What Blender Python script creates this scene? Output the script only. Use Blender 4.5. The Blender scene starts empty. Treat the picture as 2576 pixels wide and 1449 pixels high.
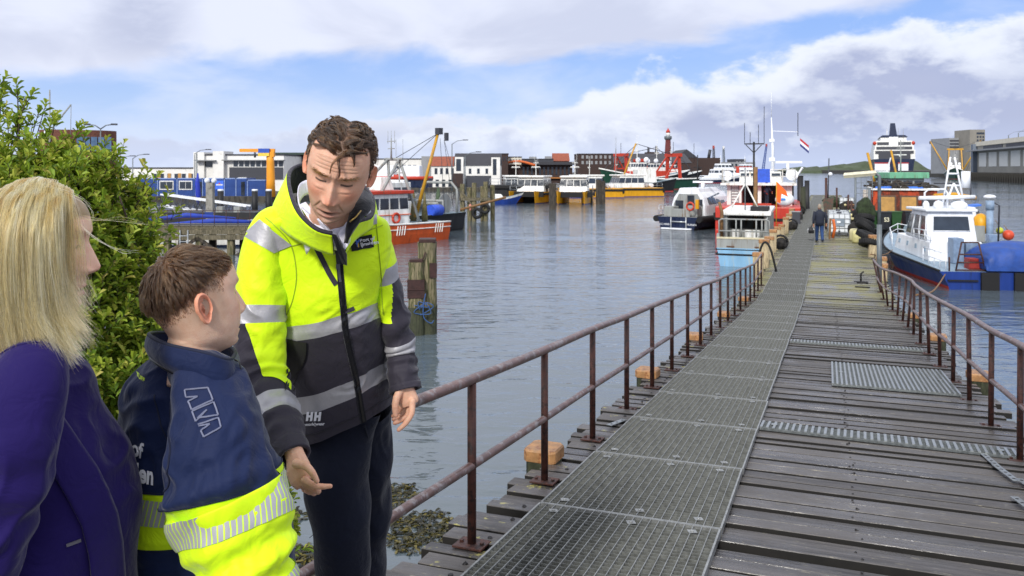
import bpy, math, random
import numpy as np
from mathutils import Vector, Matrix, Euler
R = math.radians
rnd = random.Random(11)
sc = bpy.context.scene
COL = sc.collection
# ------------------------------------------------------------------ camera
FPX, CX, HY, CAMZ = 2100.0, 1288.0, 425.0, 4.5      # focal length, centre and horizon in units of a 2576 px wide frame
cd = bpy.data.cameras.new('camera'); cam = bpy.data.objects.new('camera', cd); COL.objects.link(cam)
cam.location = (0, 0, CAMZ); cam.rotation_euler = (R(90), 0, 0)
cd.sensor_width = 36; cd.lens = 36 * FPX / 2576; cd.shift_y = -(724.5 - HY) / 2576
cd.clip_start = 0.05; cd.clip_end = 9000
sc.camera = cam
cd.dof.use_dof = True; cd.dof.focus_distance = 2.45; cd.dof.aperture_fstop = 13.0
sc.view_settings.view_transform = 'Standard'; sc.view_settings.look = 'None'
sc.view_settings.exposure = 0.12; sc.view_settings.gamma = 1; sc.view_settings.use_curve_mapping = False
sc.cycles.max_bounces = 6; sc.cycles.transparent_max_bounces = 8
# ------------------------------------------------------------------ sky and sun
SUN_EL, SUN_AZ = R(34), R(202)       # azimuth clockwise from +Y: behind the camera, to its left
W = bpy.data.worlds.new('World'); sc.world = W; W.use_nodes = True
nt = W.node_tree; nt.nodes.clear()
class NT:
    def __init__(s, nt): s.nt = nt
    def n(s, typ, **kw):
        nd = s.nt.nodes.new(typ)
        for k, v in kw.items(): setattr(nd, k, v)
        return nd
    def put(s, sock, v):
        if hasattr(v, 'is_linked') or isinstance(v, bpy.types.NodeSocket): s.nt.links.new(v, sock)
        else: sock.default_value = v
    def m(s, op, a, b=None, c=None, clamp=False):
        nd = s.n('ShaderNodeMath', operation=op, use_clamp=clamp)
        for i, v in enumerate((a, b, c)):
            if v is not None: s.put(nd.inputs[i], v)
        return nd.outputs[0]
    def mr(s, v, a, b, c=0.0, d=1.0, smooth=True):
        nd = s.n('ShaderNodeMapRange'); nd.interpolation_type = 'SMOOTHSTEP' if smooth else 'LINEAR'
        s.put(nd.inputs[0], v); s.put(nd.inputs[1], a); s.put(nd.inputs[2], b); s.put(nd.inputs[3], c); s.put(nd.inputs[4], d)
        return nd.outputs[0]
    def mix(s, f, a, b, blend='MIX'):
        nd = s.n('ShaderNodeMix', data_type='RGBA', blend_type=blend)
        s.put(nd.inputs[0], f)
        for sock, v in ((nd.inputs[6], a), (nd.inputs[7], b)):
            if isinstance(v, (tuple, list)): v = tuple(v) + (1.0,) * (4 - len(v))
            s.put(sock, v)
        return nd.outputs[2]
    def noise(s, vec, scale, detail=4, rough=.5, dist=0.0, lac=2.0):
        nd = s.n('ShaderNodeTexNoise'); s.nt.links.new(vec, nd.inputs['Vector'])
        nd.inputs['Scale'].default_value = scale; nd.inputs['Detail'].default_value = detail
        nd.inputs['Roughness'].default_value = rough; nd.inputs['Distortion'].default_value = dist; nd.inputs['Lacunarity'].default_value = lac
        return nd.outputs['Fac']
    def comb(s, x, y, z=0.0):
        nd = s.n('ShaderNodeCombineXYZ')
        for i, v in enumerate((x, y, z)): s.put(nd.inputs[i], v)
        return nd.outputs[0]
    def curve(s, v, pts, lo, hi):     # piecewise curve: v in [lo, hi] -> value
        mm = s.mr(v, lo, hi, 0, 1, False)
        ys = [p[1] for p in pts]; y0, y1 = min(ys), max(ys) + 1e-6
        nd = s.n('ShaderNodeFloatCurve'); c = nd.mapping.curves[0]
        P = [((p[0] - lo) / (hi - lo), (p[1] - y0) / (y1 - y0)) for p in pts]
        c.points[0].location = P[0]; c.points[-1].location = P[-1]
        for p in P[1:-1]: c.points.new(*p)
        nd.mapping.update(); s.put(nd.inputs['Value'], mm)
        return s.mr(nd.outputs[0], 0, 1, y0, y1, False)
w = NT(nt)
tc = w.n('ShaderNodeTexCoord'); sep = w.n('ShaderNodeSeparateXYZ'); nt.links.new(tc.outputs['Generated'], sep.inputs[0])
dx, dy, dz = sep.outputs
az = w.m('ARCTAN2', dx, dy); el = w.m('ARCSINE', dz)
sky = w.n('ShaderNodeTexSky', sky_type='NISHITA', sun_disc=False, sun_elevation=SUN_EL, sun_rotation=SUN_AZ, air_density=1.0, dust_density=.6, ozone_density=2.0)
# coordinates: azimuth and a stretched elevation, so that the clouds flatten towards the horizon
q = w.comb(w.m('MULTIPLY', az, 1.0), w.m('MULTIPLY', el, 2.6), 0.0)
nA = w.noise(q, 5.5, 7, .55, .3); nB = w.noise(w.comb(w.m('MULTIPLY', az, 1.0), w.m('MULTIPLY', el, 3.6), 4.0), 4.0, 6, .5, .6)
nC = w.noise(w.comb(az, w.m('MULTIPLY', el, 1.7), 9.0), 15.0, 8, .56, .15)
A = lambda px: math.atan((px - CX) / FPX)
E = lambda py: math.atan((HY - py) / FPX)
lo, hi = -.62, .62
T = w.curve(az, [(lo, E(215)), (A(300), E(190)), (A(470), E(150)), (A(900), E(150)), (A(1300), E(160)), (A(1700), E(120)), (A(2000), E(70)), (A(2250), E(20)), (A(2576), E(-60)), (hi, E(-70))], lo, hi)
B = w.curve(az, [(lo, E(385)), (A(300), E(372)), (A(700), E(330)), (A(1050), E(300)), (A(1350), E(285)), (A(1500), E(225)), (A(1680), E(165)), (A(1850), E(170)), (A(2050), E(120)), (A(2250), E(85)), (A(2450), E(95)), (hi, E(60))], lo, hi)
up = w.mr(w.m('SUBTRACT', w.m('ADD', el, w.m('ADD', w.m('MULTIPLY', w.m('SUBTRACT', nB, .5), .10), w.m('MULTIPLY', w.m('SUBTRACT', nC, .5), .03))), T), -.010, .016)
lowd = w.m('SUBTRACT', w.m('ADD', B, w.m('ADD', w.m('MULTIPLY', w.m('SUBTRACT', nC, .5), .085), w.m('MULTIPLY', w.m('SUBTRACT', nA, .5), .05))), el)
low = w.mr(lowd, -.004, .014)
veil = w.mr(w.m('ADD', nA, w.m('MULTIPLY', el, -1.3)), .24, .56)
lite = (.80, .835, .965); grey = (.42, .46, .645); white = (.88, .91, .985); hz = (.60, .70, .94)
K = 10.0
def sc_(c): return tuple(v * K for v in c)
blue = w.mix(w.mr(el, .0, .17), sc_((.53, .68, 1.0)), sc_((.29, .47, .95)))
skyc = w.mix(.22, blue, sky.outputs[0])
skyc = w.mix(w.m('MULTIPLY', veil, .6), skyc, sc_((.72, .79, .98)))
# upper deck: pale with large grey folds
gU = w.mr(w.noise(w.comb(az, w.m('MULTIPLY', el, 3.0), 2.0), 4.6, 5, .5, .5), .38, .66)
gaz = w.m('ADD', az, w.m('MULTIPLY', w.m('SUBTRACT', nA, .5), .16))
gl = w.m('MULTIPLY', w.m('MULTIPLY', w.mr(gaz, A(120), A(380)), w.mr(gaz, A(520), A(400))), w.m('MULTIPLY', w.mr(el, E(250), E(110)), w.mr(nA, .3, .55)))
gU = w.m('MAXIMUM', w.m('MULTIPLY', gU, .65), w.m('MULTIPLY', gl, .95))
upc = w.mix(gU, sc_(lite), sc_((.52, .56, .72)))
upc = w.mix(w.mr(el, .22, .5, 0, .8), upc, sc_((1.15, 1.16, 1.2)))  # unseen sky above the frame, brightened to light the scene and the water
skyc = w.mix(w.m('MULTIPLY', up, .93), skyc, upc)
# lower cumulus: white heads, grey bodies to the right
gR = w.m('MULTIPLY', w.mr(az, A(1500), A(1950)), w.mr(lowd, .012, .06))
gN = w.mr(w.m('ADD', nC, w.m('MULTIPLY', nA, .6)), .66, .92)
gL = w.m('MINIMUM', w.m('ADD', w.m('MULTIPLY', gR, w.m('ADD', .55, w.m('MULTIPLY', gN, .6))), w.m('MULTIPLY', gN, w.m('MULTIPLY', w.mr(el, .085, .03), .65))), 1.0)
lowc = w.mix(gL, sc_(white), sc_(grey))
lowc = w.mix(w.mr(el, .06, .0, 0, .6), lowc, sc_(hz))
skyc = w.mix(w.m('MULTIPLY', low, .87), skyc, lowc)
skyc = w.mix(w.mr(el, .0, -.05), skyc, sc_((.3, .33, .36)))
bg = w.n('ShaderNodeBackground'); nt.links.new(skyc, bg.inputs[0]); bg.inputs[1].default_value = 0.1
out = w.n('ShaderNodeOutputWorld'); nt.links.new(bg.outputs[0], out.inputs[0])
sl = bpy.data.lights.new('sun', 'SUN'); so = bpy.data.objects.new('sun', sl); COL.objects.link(so)
sl.energy = 2.8; sl.angle = R(9); sl.color = (1, .965, .9)
sd = Vector((math.sin(SUN_AZ) * math.cos(SUN_EL), math.cos(SUN_AZ) * math.cos(SUN_EL), math.sin(SUN_EL)))
so.rotation_euler = sd.to_track_quat('Z', 'Y').to_euler()
# ------------------------------------------------------------------ helpers
def P(px, py, d): return Vector(((px - CX) / FPX * d, d, CAMZ - (py - HY) / FPX * d))
def L(c):                                        # '#rrggbb' -> linear
    v = [int(c[i:i+2], 16) / 255 for i in (1, 3, 5)]
    return tuple(x / 12.92 if x <= .04045 else ((x + .055) / 1.055) ** 2.4 for x in v)
MATS = {}
def M(name, col, rough=.6, metal=0.0, var=.18, scale=6., bump=0., bscale=60., col2=None, lo=.5, hi=.64, stretch=(1, 1, 1), spec=.5, coat=0., sss=0., c2rough=None):
    if name in MATS: return MATS[name]
    if isinstance(col, str): col = L(col)
    if isinstance(col2, str): col2 = L(col2)
    m = bpy.data.materials.new(name); m.use_nodes = True; g = NT(m.node_tree); nt = m.node_tree
    b = nt.nodes['Principled BSDF']
    t = g.n('ShaderNodeTexCoord'); mp = g.n('ShaderNodeMapping'); nt.links.new(t.outputs['Object'], mp.inputs[0]); mp.inputs['Scale'].default_value = stretch
    vec = mp.outputs[0]
    n1 = g.noise(vec, scale, 5, .6)
    c = g.mix(g.mr(n1, .3, .7), tuple(x * (1 - var) for x in col), tuple(min(1, x * (1 + var)) for x in col))
    r = g.mr(n1, .25, .75, max(.02, rough - .08), min(1, rough + .1))
    if col2 is not None:
        n2 = g.noise(vec, scale * 1.7, 7, .66)
        k = g.mr(n2, lo, hi)
        c = g.mix(k, c, col2)
        if c2rough is not None: r = g.mr(k, 0, 1, r, c2rough)
    nt.links.new(c, b.inputs['Base Color']); nt.links.new(r, b.inputs['Roughness'])
    b.inputs['Metallic'].default_value = metal; b.inputs['Specular IOR Level'].default_value = spec
    b.inputs['Coat Weight'].default_value = coat
    if sss: b.inputs['Subsurface Weight'].default_value = sss; b.inputs['Subsurface Radius'].default_value = (.01, .004, .002); b.inputs['Subsurface Scale'].default_value = 1
    if bump:
        bp = g.n('ShaderNodeBump'); bp.inputs['Strength'].default_value = min(1, bump); bp.inputs['Distance'].default_value = .02
        nt.links.new(g.noise(vec, bscale, 6, .6), bp.inputs['Height']); nt.links.new(bp.outputs[0], b.inputs['Normal'])
    MATS[name] = m
    return m
def tag(o, label=None, cat=None, group=None, kind=None):
    for k, v in (('label', label), ('category', cat), ('group', group), ('kind', kind)):
        if v: o[k] = v
    return o
def empty(name, loc=(0, 0, 0), rz=0., label=None, cat=None, group=None):
    o = bpy.data.objects.new(name, None); COL.objects.link(o); o.location = loc; o.rotation_euler = (0, 0, rz)
    o.empty_display_size = .2
    return tag(o, label, cat, group)
def dup(root, loc=None, rz=None, label=None, group=None, scale=None):
    r = root.copy(); COL.objects.link(r)
    if loc is not None: r.location = loc
    if rz is not None: r.rotation_euler = (0, 0, rz)
    if scale is not None: r.scale = scale
    if label: r['label'] = label
    if group: r['group'] = group
    for ch in list(root.children):
        c = ch.copy(); COL.objects.link(c); c.parent = r
        for g_ in ch.children:
            d = g_.copy(); COL.objects.link(d); d.parent = c
    return r
def V3(p): return Vector(p)
class MB:
    def __init__(s, T=None): s.v = []; s.f = []; s.m = []; s.sm = []; s.T = T
    def add(s, vs, fs, mi=0, smooth=False):
        o = len(s.v)
        s.v += [tuple(s.T @ Vector(p)) for p in vs] if s.T is not None else [tuple(p) for p in vs]
        for f in fs: s.f.append([i + o for i in f]); s.m.append(mi); s.sm.append(smooth)
        return s
    def bx(s, x0, x1, y0, y1, z0, z1, mi=0):
        vs = [(x, y, z) for z in (z0, z1) for y in (y0, y1) for x in (x0, x1)]
        return s.add(vs, [(0, 2, 3, 1), (4, 5, 7, 6), (0, 1, 5, 4), (2, 6, 7, 3), (0, 4, 6, 2), (1, 3, 7, 5)], mi)
    def box(s, c, size, rot=(0, 0, 0), mi=0):
        m = Matrix.Translation(c) @ Euler(rot).to_matrix().to_4x4()
        x, y, z = (k / 2 for k in size)
        vs = [m @ Vector((a, b, d)) for d in (-z, z) for b in (-y, y) for a in (-x, x)]
        return s.add(vs, [(0, 2, 3, 1), (4, 5, 7, 6), (0, 1, 5, 4), (2, 6, 7, 3), (0, 4, 6, 2), (1, 3, 7, 5)], mi)
    def bar(s, a, b, w, h=None, mi=0):           # rectangular beam from a to b
        a, b = V3(a), V3(b); d = b - a; h = h or w
        q = d.to_track_quat('Z', 'Y').to_matrix()
        if abs(d.x) + abs(d.y) < 1e-6: q = Matrix.Identity(3)
        vs = [p + q @ Vector((x * w / 2, y * h / 2, 0)) for p in (a, b) for x, y in ((-1, -1), (1, -1), (1, 1), (-1, 1))]
        return s.add(vs, [(3, 2, 1, 0), (4, 5, 6, 7), (0, 1, 5, 4), (1, 2, 6, 5), (2, 3, 7, 6), (3, 0, 4, 7)], mi)
    def cyl(s, a, b, r0, r1=None, n=10, mi=0, caps=True, smooth=True):
        return s.tube([a, b], [r0, r0 if r1 is None else r1], n, mi, caps, smooth)
    def tube(s, pts, r, n=8, mi=0, caps=True, smooth=True, ax=None):
        pts = [V3(p) for p in pts]; k = len(pts)
        rs = list(r) if hasattr(r, '__len__') else [r] * k
        rings = []; up = None
        for i, p in enumerate(pts):
            t = (pts[min(i + 1, k - 1)] - pts[max(i - 1, 0)]).normalized()
            if up is None:
                up = ax.copy() if ax is not None else (Vector((0, 0, 1)) if abs(t.z) < .9 else Vector((1, 0, 0)))
            x = up.cross(t)
            x = x.normalized() if x.length > 1e-6 else t.orthogonal().normalized()
            up = t.cross(x)
            rr = rs[i] if hasattr(rs[i], '__len__') else (rs[i], rs[i])
            rings.append([p + x * (rr[0] * math.cos(2 * math.pi * j / n)) + up * (rr[1] * math.sin(2 * math.pi * j / n)) for j in range(n)])
        return s.loft(rings, mi, caps, smooth)
    def loft(s, rings, mi=0, caps=True, smooth=True, closed=True, mif=None):
        n = len(rings[0]); k = len(rings); vs = [p for r_ in rings for p in r_]
        o = len(s.v); s.add(vs, [])
        for i in range(k - 1):
            for j in range(n if closed else n - 1):
                a = i * n + j; b = i * n + (j + 1) % n
                s.f.append([o + a, o + b, o + b + n, o + a + n]); s.m.append(mif(i, j) if mif else mi); s.sm.append(smooth)
        if caps is True: caps = (1, 1)
        if caps:
            if caps[0]: s.f.append([o + j for j in range(n)][::-1]); s.m.append(mi); s.sm.append(False)
            if caps[1]: s.f.append([o + (k - 1) * n + j for j in range(n)]); s.m.append(mi); s.sm.append(False)
        return s
    def prism(s, poly, h, mi=0, mi_side=None):   # poly: 3D points of one face; h: extrusion vector
        poly = [V3(p) for p in poly]; h = V3(h); n = len(poly)
        vs = poly + [p + h for p in poly]
        s.add(vs, [list(range(n))[::-1], list(range(n, 2 * n))], mi)
        o = len(s.v) - 2 * n
        for i in range(n):
            j = (i + 1) % n; s.f.append([o + i, o + j, o + j + n, o + i + n]); s.m.append(mi if mi_side is None else mi_side); s.sm.append(False)
        return s
    def ball(s, c, r, n=12, mi=0, m=None):
        rr = r if hasattr(r, '__len__') else (r, r, r); c = V3(c); k = max(4, n // 2 + 1); rings = []
        for i in range(k + 1):
            th = math.pi * min(max(i / k, .004), .996)
            rings.append([c + Vector((rr[0] * math.sin(th) * math.cos(2 * math.pi * j / n), rr[1] * math.sin(th) * math.sin(2 * math.pi * j / n), -rr[2] * math.cos(th))) for j in range(n)])
        return s.loft(rings, mi)
    def torus(s, c, R_, r, axis='z', n=20, k=8, mi=0, arc=(0, 2 * math.pi), mif=None):
        c = V3(c); rings = []
        for i in range(n + 1):
            a = arc[0] + (arc[1] - arc[0]) * i / n; ring = []
            for j in range(k):
                b = 2 * math.pi * j / k; u = (R_ + r * math.cos(b)) * math.cos(a); v = (R_ + r * math.cos(b)) * math.sin(a); h = r * math.sin(b)
                ring.append(c + Vector({'z': (u, v, h), 'y': (u, h, v), 'x': (h, u, v)}[axis]))
            rings.append(ring)
        return s.loft(rings, mi, mif=mif)
    def lathe(s, c, prof, n=16, mi=0, caps=True):
        c = V3(c)
        return s.loft([[c + Vector((r_ * math.cos(2 * math.pi * j / n), r_ * math.sin(2 * math.pi * j / n), z)) for j in range(n)] for r_, z in prof], mi, caps)
    def text(s, body, size, M4, mi=0, ext=.0, shear=0., bold=0., align='CENTER'):
        vs, fs = text_geo(body, size, ext, shear, bold, align)
        return s.add([M4 @ Vector(v) for v in vs], fs, mi)
    def build(s, name, mats, parent=None, bevel=0., loc=None, rz=None):
        me = bpy.data.meshes.new(name); me.from_pydata(s.v, [], s.f)
        mats = mats if isinstance(mats, (list, tuple)) else [mats]
        for m in mats: me.materials.append(m)
        me.polygons.foreach_set('material_index', s.m); me.polygons.foreach_set('use_smooth', s.sm)
        me.update()
        o = bpy.data.objects.new(name, me); COL.objects.link(o)
        if parent: o.parent = parent
        if loc is not None: o.location = loc
        if rz is not None: o.rotation_euler = (0, 0, rz)
        if bevel:
            b = o.modifiers.new('bevel', 'BEVEL'); b.width = bevel; b.segments = 2; b.limit_method = 'ANGLE'; b.angle_limit = R(40)
        return o
_TX = {}
def text_geo(body, size, ext=0., shear=0., bold=0., align='CENTER'):
    key = (body, size, ext, shear, bold, align)
    if key in _TX: return _TX[key]
    c = bpy.data.curves.new('t', 'FONT'); c.body = body; c.size = size; c.extrude = ext; c.shear = shear; c.offset = bold
    c.align_x = align; c.align_y = 'CENTER'; c.resolution_u = 3
    o = bpy.data.objects.new('t', c); COL.objects.link(o)
    dg = bpy.context.evaluated_depsgraph_get(); dg.update()
    me = bpy.data.meshes.new_from_object(o.evaluated_get(dg))
    vs = [tuple(v.co) for v in me.vertices]; fs = [list(p.vertices) for p in me.polygons]
    bpy.data.objects.remove(o); bpy.data.curves.remove(c); bpy.data.meshes.remove(me)
    _TX[key] = (vs, fs)
    return vs, fs
def frame4(o, x, y):                              # matrix with origin o, x axis, y axis
    x = V3(x).normalized(); y = V3(y); z = x.cross(y).normalized(); y = z.cross(x)
    return Matrix(((x.x, y.x, z.x, o[0]), (x.y, y.y, z.y, o[1]), (x.z, y.z, z.z, o[2]), (0, 0, 0, 1)))
def spl(pts, n):                                  # Catmull-Rom through rows of numbers, n samples
    a = np.array(pts, float); k = len(a); out = []
    for t in np.linspace(0, k - 1, n):
        i = min(int(t), k - 2); f = t - i
        p0, p1, p2, p3 = a[max(i - 1, 0)], a[i], a[i + 1], a[min(i + 2, k - 1)]
        out.append(.5 * (2 * p1 + (p2 - p0) * f + (2 * p0 - 5 * p1 + 4 * p2 - p3) * f * f + (3 * p1 - p0 - 3 * p2 + p3) * f ** 3))
    return np.array(out)
# ------------------------------------------------------------------ water
def water_mat():
    m = bpy.data.materials.new('harbour_water'); m.use_nodes = True; g = NT(m.node_tree); nt = m.node_tree; b = nt.nodes['Principled BSDF']
    geo = g.n('ShaderNodeNewGeometry'); mp = g.n('ShaderNodeMapping'); nt.links.new(geo.outputs['Position'], mp.inputs[0])
    mp.inputs['Rotation'].default_value = (0, 0, R(8)); mp.inputs['Scale'].default_value = (.45, 1.0, 1)
    v = mp.outputs[0]
    n1 = g.noise(v, 1.5, 3, .5, .6); n2 = g.noise(v, 5.0, 3, .55, .3); n3 = g.noise(v, .35, 2, .5)
    big = g.noise(geo.outputs['Position'], .045, 4, .6, 1.0)
    h = g.m('ADD', g.m('MULTIPLY', n1, .55), g.m('ADD', g.m('MULTIPLY', n2, .13), g.m('MULTIPLY', n3, .6)))
    bp = g.n('ShaderNodeBump'); nt.links.new(g.mr(big, .3, .7, .10, .80), bp.inputs['Strength']); bp.inputs['Distance'].default_value = .22
    nt.links.new(h, bp.inputs['Height']); nt.links.new(bp.outputs[0], b.inputs['Normal'])
    nt.links.new(g.mix(big, (.075, .100, .118), (.10, .128, .15)), b.inputs['Base Color'])
    b.inputs['Roughness'].default_value = .07; b.inputs['IOR'].default_value = 1.45; b.inputs['Specular IOR Level'].default_value = .6
    return m
wm = MB(); wm.add([(-1500, -40, 0), (1800, -40, 0), (1800, 4000, 0), (-1500, 4000, 0)], [(0, 1, 2, 3)])
tag(wm.build('water', water_mat()), kind='structure')
# ------------------------------------------------------------------ the timber pier: local x = across, y = along
JO = Vector((-.219, 4.55, 0)); JU = Vector((.3536, .9354, 0)); JV = Vector((.9354, -.3536, 0)); JRZ = -math.atan2(.3536, .9354)
S_FLAT, Z0, SLOPE, ZF = 18.5, 2.45, .073, 1.1
def jz(s): return Z0 - SLOPE * s if s < S_FLAT else ZF
def J(s, t, z=0.): p = JO + JU * s + JV * t; return Vector((p.x, p.y, jz(s) + z))
def to_st(p): q = V3(p) - JO; return q.dot(JU), q.dot(JV)
def plank_mat():
    m = bpy.data.materials.new('wet_planks'); m.use_nodes = True; g = NT(m.node_tree); nt = m.node_tree; b = nt.nodes['Principled BSDF']
    t = g.n('ShaderNodeTexCoord'); o = t.outputs['Object']; sp = g.n('ShaderNodeSeparateXYZ'); nt.links.new(o, sp.inputs[0])
    at = g.n('ShaderNodeAttribute', attribute_name='rv'); rv = at.outputs['Fac']
    v = g.comb(g.m('ADD', g.m('MULTIPLY', sp.outputs[0], 1.6), g.m('MULTIPLY', rv, 40)), g.m('MULTIPLY', sp.outputs[1], 28), sp.outputs[2])
    gr = g.noise(v, 1.0, 6, .65, .6); pat = g.noise(o, 1.3, 5, .6)
    c = g.mix(g.mr(gr, .3, .72), (.011, .010, .0105), (.088, .080, .079))
    c = g.mix(g.m('MULTIPLY', g.m('POWER', rv, 1.6), .75), c, (.105, .095, .09), 'MIX')
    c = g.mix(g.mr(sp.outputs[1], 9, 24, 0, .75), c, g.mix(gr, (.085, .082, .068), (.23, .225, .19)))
    fl = g.noise(g.comb(g.m('MULTIPLY', sp.outputs[0], 9), g.m('MULTIPLY', sp.outputs[1], 45), rv), 1.0, 5, .7)   # pale flakes of wear
    c = g.mix(g.mr(fl, .615, .66, 0, .7), c, (.24, .215, .15))
    li = g.m('MULTIPLY', g.mr(g.noise(o, 7, 5, .7), .60, .66), g.mr(sp.outputs[0], .55, .1))                     # lichen on the open edge
    c = g.mix(g.m('MULTIPLY', li, .9), c, (.36, .33, .10))
    al = g.m('MULTIPLY', g.mr(pat, .40, .60), g.mr(sp.outputs[1], 13, 22))
    c = g.mix(g.m('MULTIPLY', al, .45), c, (.27, .25, .03))
    nt.links.new(c, b.inputs['Base Color'])
    wet = g.mr(pat, .38, .60, .16, .5)
    nt.links.new(g.m('ADD', wet, g.m('MULTIPLY', gr, .12)), b.inputs['Roughness']); b.inputs['Specular IOR Level'].default_value = .5
    bp = g.n('ShaderNodeBump'); bp.inputs['Strength'].default_value = .5; bp.inputs['Distance'].default_value = .012
    nt.links.new(g.m('ADD', gr, g.m('MULTIPLY', fl, .4)), bp.inputs['Height']); nt.links.new(bp.outputs[0], b.inputs['Normal'])
    return m
M_WOOD = M('old_timber', '#6b6350', .8, var=.35, scale=3, col2='#3c3a26', lo=.45, hi=.62, stretch=(4, 4, .7), bump=.6, bscale=20)
M_GREEN = M('tide_timber', '#3a3d2a', .7, var=.4, scale=4, col2='#232a14', stretch=(4, 4, .8), bump=.6, bscale=20)
M_COPPER = M('cut_pile_top', '#a0764c', .5, var=.3, scale=11, col2='#7a4a26', lo=.5, hi=.66, bump=.3, bscale=30)
M_RUST = M('rusty_steel', '#4a2a22', .55, .1, var=.35, scale=14, col2='#2a1c1a', lo=.5, hi=.6, bump=.25, bscale=90)
M_PIPE = M('worn_pipe', '#6d5550', .36, .25, var=.3, scale=9, col2='#8d8686', lo=.5, hi=.64, bump=.1, bscale=80)
M_GALV = M('galvanised_bar', '#8f9496', .32, .55, var=.18, scale=30)
M_GALVD = M('galvanised_dull', '#6d7273', .38, .5, var=.2, scale=30)
M_DARK = M('nail_dark', '#1c1a1c', .5, .3)
pier = empty('pier', JO, JRZ, 'long grey timber pier sloping down from the quay and running out between the moored boats', 'pier')
mb = MB(); rvs = []; s = -4.6; PLANKS = []
while s < 112:
    wd = rnd.uniform(.115, .165) if s < 20 else rnd.uniform(.17, .22); gap = rnd.choice([.022, .026, .030, .036, .048]) if s < 20 else .018
    if s < 12 and rnd.random() < .10: gap = .075
    t0 = -.17 + rnd.uniform(-.09, .05); t1 = 3.42 + rnd.uniform(-.06, .12)
    z = jz(s + wd / 2) - .03 + rnd.uniform(-.012, .012); rz = rnd.uniform(-.0035, .0035)
    n0 = len(mb.v)
    c = .012; y0, y1 = s, s + wd; dz_ = (jz(s + wd) - jz(s)) / 2 + rnd.uniform(-.004, .004); zb, zt = z - .03, z + .03
    rings = []
    for x in (t0, t1):
        k = -rz * 1.7 if x == t0 else rz * 1.7
        rings.append([(x, y0 + k, zb - dz_), (x, y1 + k, zb + dz_), (x, y1 + k, zt - c + dz_), (x, y1 + k - c * .7, zt + dz_), (x, y0 + k + .003, zt - dz_), (x, y0 + k, zt - .004 - dz_)])
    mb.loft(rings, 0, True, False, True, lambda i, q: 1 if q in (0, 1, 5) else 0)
    rvs += [rnd.random()] * (len(mb.v) - n0); PLANKS.append((s, wd, z + .03)); s += wd + gap
deck = mb.build('deck', [plank_mat(), M('plank_side_shade', '#171513', .8, var=.4, scale=12)], pier)  # shade of the deck gaps painted into the near-black, wet plank sides
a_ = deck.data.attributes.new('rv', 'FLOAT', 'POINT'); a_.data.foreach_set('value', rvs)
mb = MB()
for t in (.15, 1.7, 3.2):
    mb.bar((t, -4.6, jz(-4.6) - .2), (t, S_FLAT, ZF - .2), .18, .22); mb.bar((t, S_FLAT, ZF - .2), (t, 112, ZF - .2), .18, .22)
mb.build('beam', M_WOOD, pier)
mb = MB(); k = 0
for (s, wd, zt) in PLANKS:
    if s > 16: break
    for j in range(1 if rnd.random() < .75 else 2):
        mb.cyl((1.98 + rnd.uniform(-.03, .03), s + wd * (.3 + .4 * j), zt - .01), (1.98 + rnd.uniform(-.03, .03), s + wd * (.3 + .4 * j), zt + .006), .0065, n=7)
    if rnd.random() < .7:
        mb.cyl((.06 + rnd.uniform(-.02, .02), s + wd * .5, zt - .01), (.06, s + wd * .5, zt + .005), .014, n=7)
nl = mb.build('nail', M_DARK, pier); nl['kind'] = 'stuff'
for s in list(np.arange(.2, 19, 3.75)) + list(np.arange(21, 111, 7.5)):
    for t in (.3, 3.0): MB().cyl((t, s, -1.5), (t, s, jz(s) - .32), .15, .14, 10).build('pile', M_GREEN, pier)
# perforated mounting straps on the right edge
for (sx, tx, an) in ((3.18, 3.0, .1), (2.86, 3.04, .16), (2.52, 3.14, .2), (2.02, 3.02, .2)):
    mb = MB(); mb.box((0, 0, 0), (.05, .42, .005)); [mb.cyl((0, y, .001), (0, y, .004), .012, n=8, mi=1) for y in (-.16, -.08, 0, .08, .16)]
    o = mb.build('strap', [M_GALV, M_DARK], pier); o.location = (tx, sx, jz(sx) + .022); o.rotation_euler = (-math.atan(SLOPE), 0, an)
mb = MB(); mb.box((0, 0, 0), (.05, .3, .005)); [mb.cyl((0, y, .001), (0, y, .004), .012, n=8, mi=1) for y in (-.1, 0, .1)]
o = mb.build('strap', [M_GALV, M_DARK], pier); o.location = (.06, 3.1, jz(3.1) + .022); o.rotation_euler = (-math.atan(SLOPE), 0, -.25)
# ------------------------------------------------------------------ grating walkway
gw = empty('grating_walkway', JO, JRZ, 'narrow walkway of square-mesh steel grating panels along the left of the pier', 'walkway')
PW, PL = 1.08, 1.3
def panel(wd, ln, nx, ny, hb=.042, tb=.0038, tx=.0034, edge=.011):
    mb = MB()
    for i in range(nx + 1):
        x = -wd / 2 + wd * i / nx; t_ = edge if i in (0, nx) else tb
        mb.bx(x - t_ / 2, x + t_ / 2, 0, ln, 0, hb)
    for j in range(ny + 1):
        y = ln * j / ny; t_ = edge if j in (0, ny) else tx
        mb.bx(-wd / 2, wd / 2, y - t_ / 2, y + t_ / 2, hb * (.1 if 0 < j < ny else 0), hb - (.004 if 0 < j < ny else .001), 1 if 0 < j < ny else 0)
    return mb
pm = panel(PW, PL - .012, 22, 28)
for x in (-.42, .05, .40):
    for y in (.10, PL - .12): pm.box((x, y, .042), (.05, .05, .003), (0, 0, .4)); pm.cyl((x, y, .042), (x, y, .048), .011, n=6)
p0 = pm.build('grating_panel', [M('walkway_steel', '#8f9190', .4, .5, var=.25, scale=25), M('walkway_crossbar', '#6c6e6b', .55, .4, var=.25, scale=25)], gw)
s = -1.9; i = 0
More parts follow.
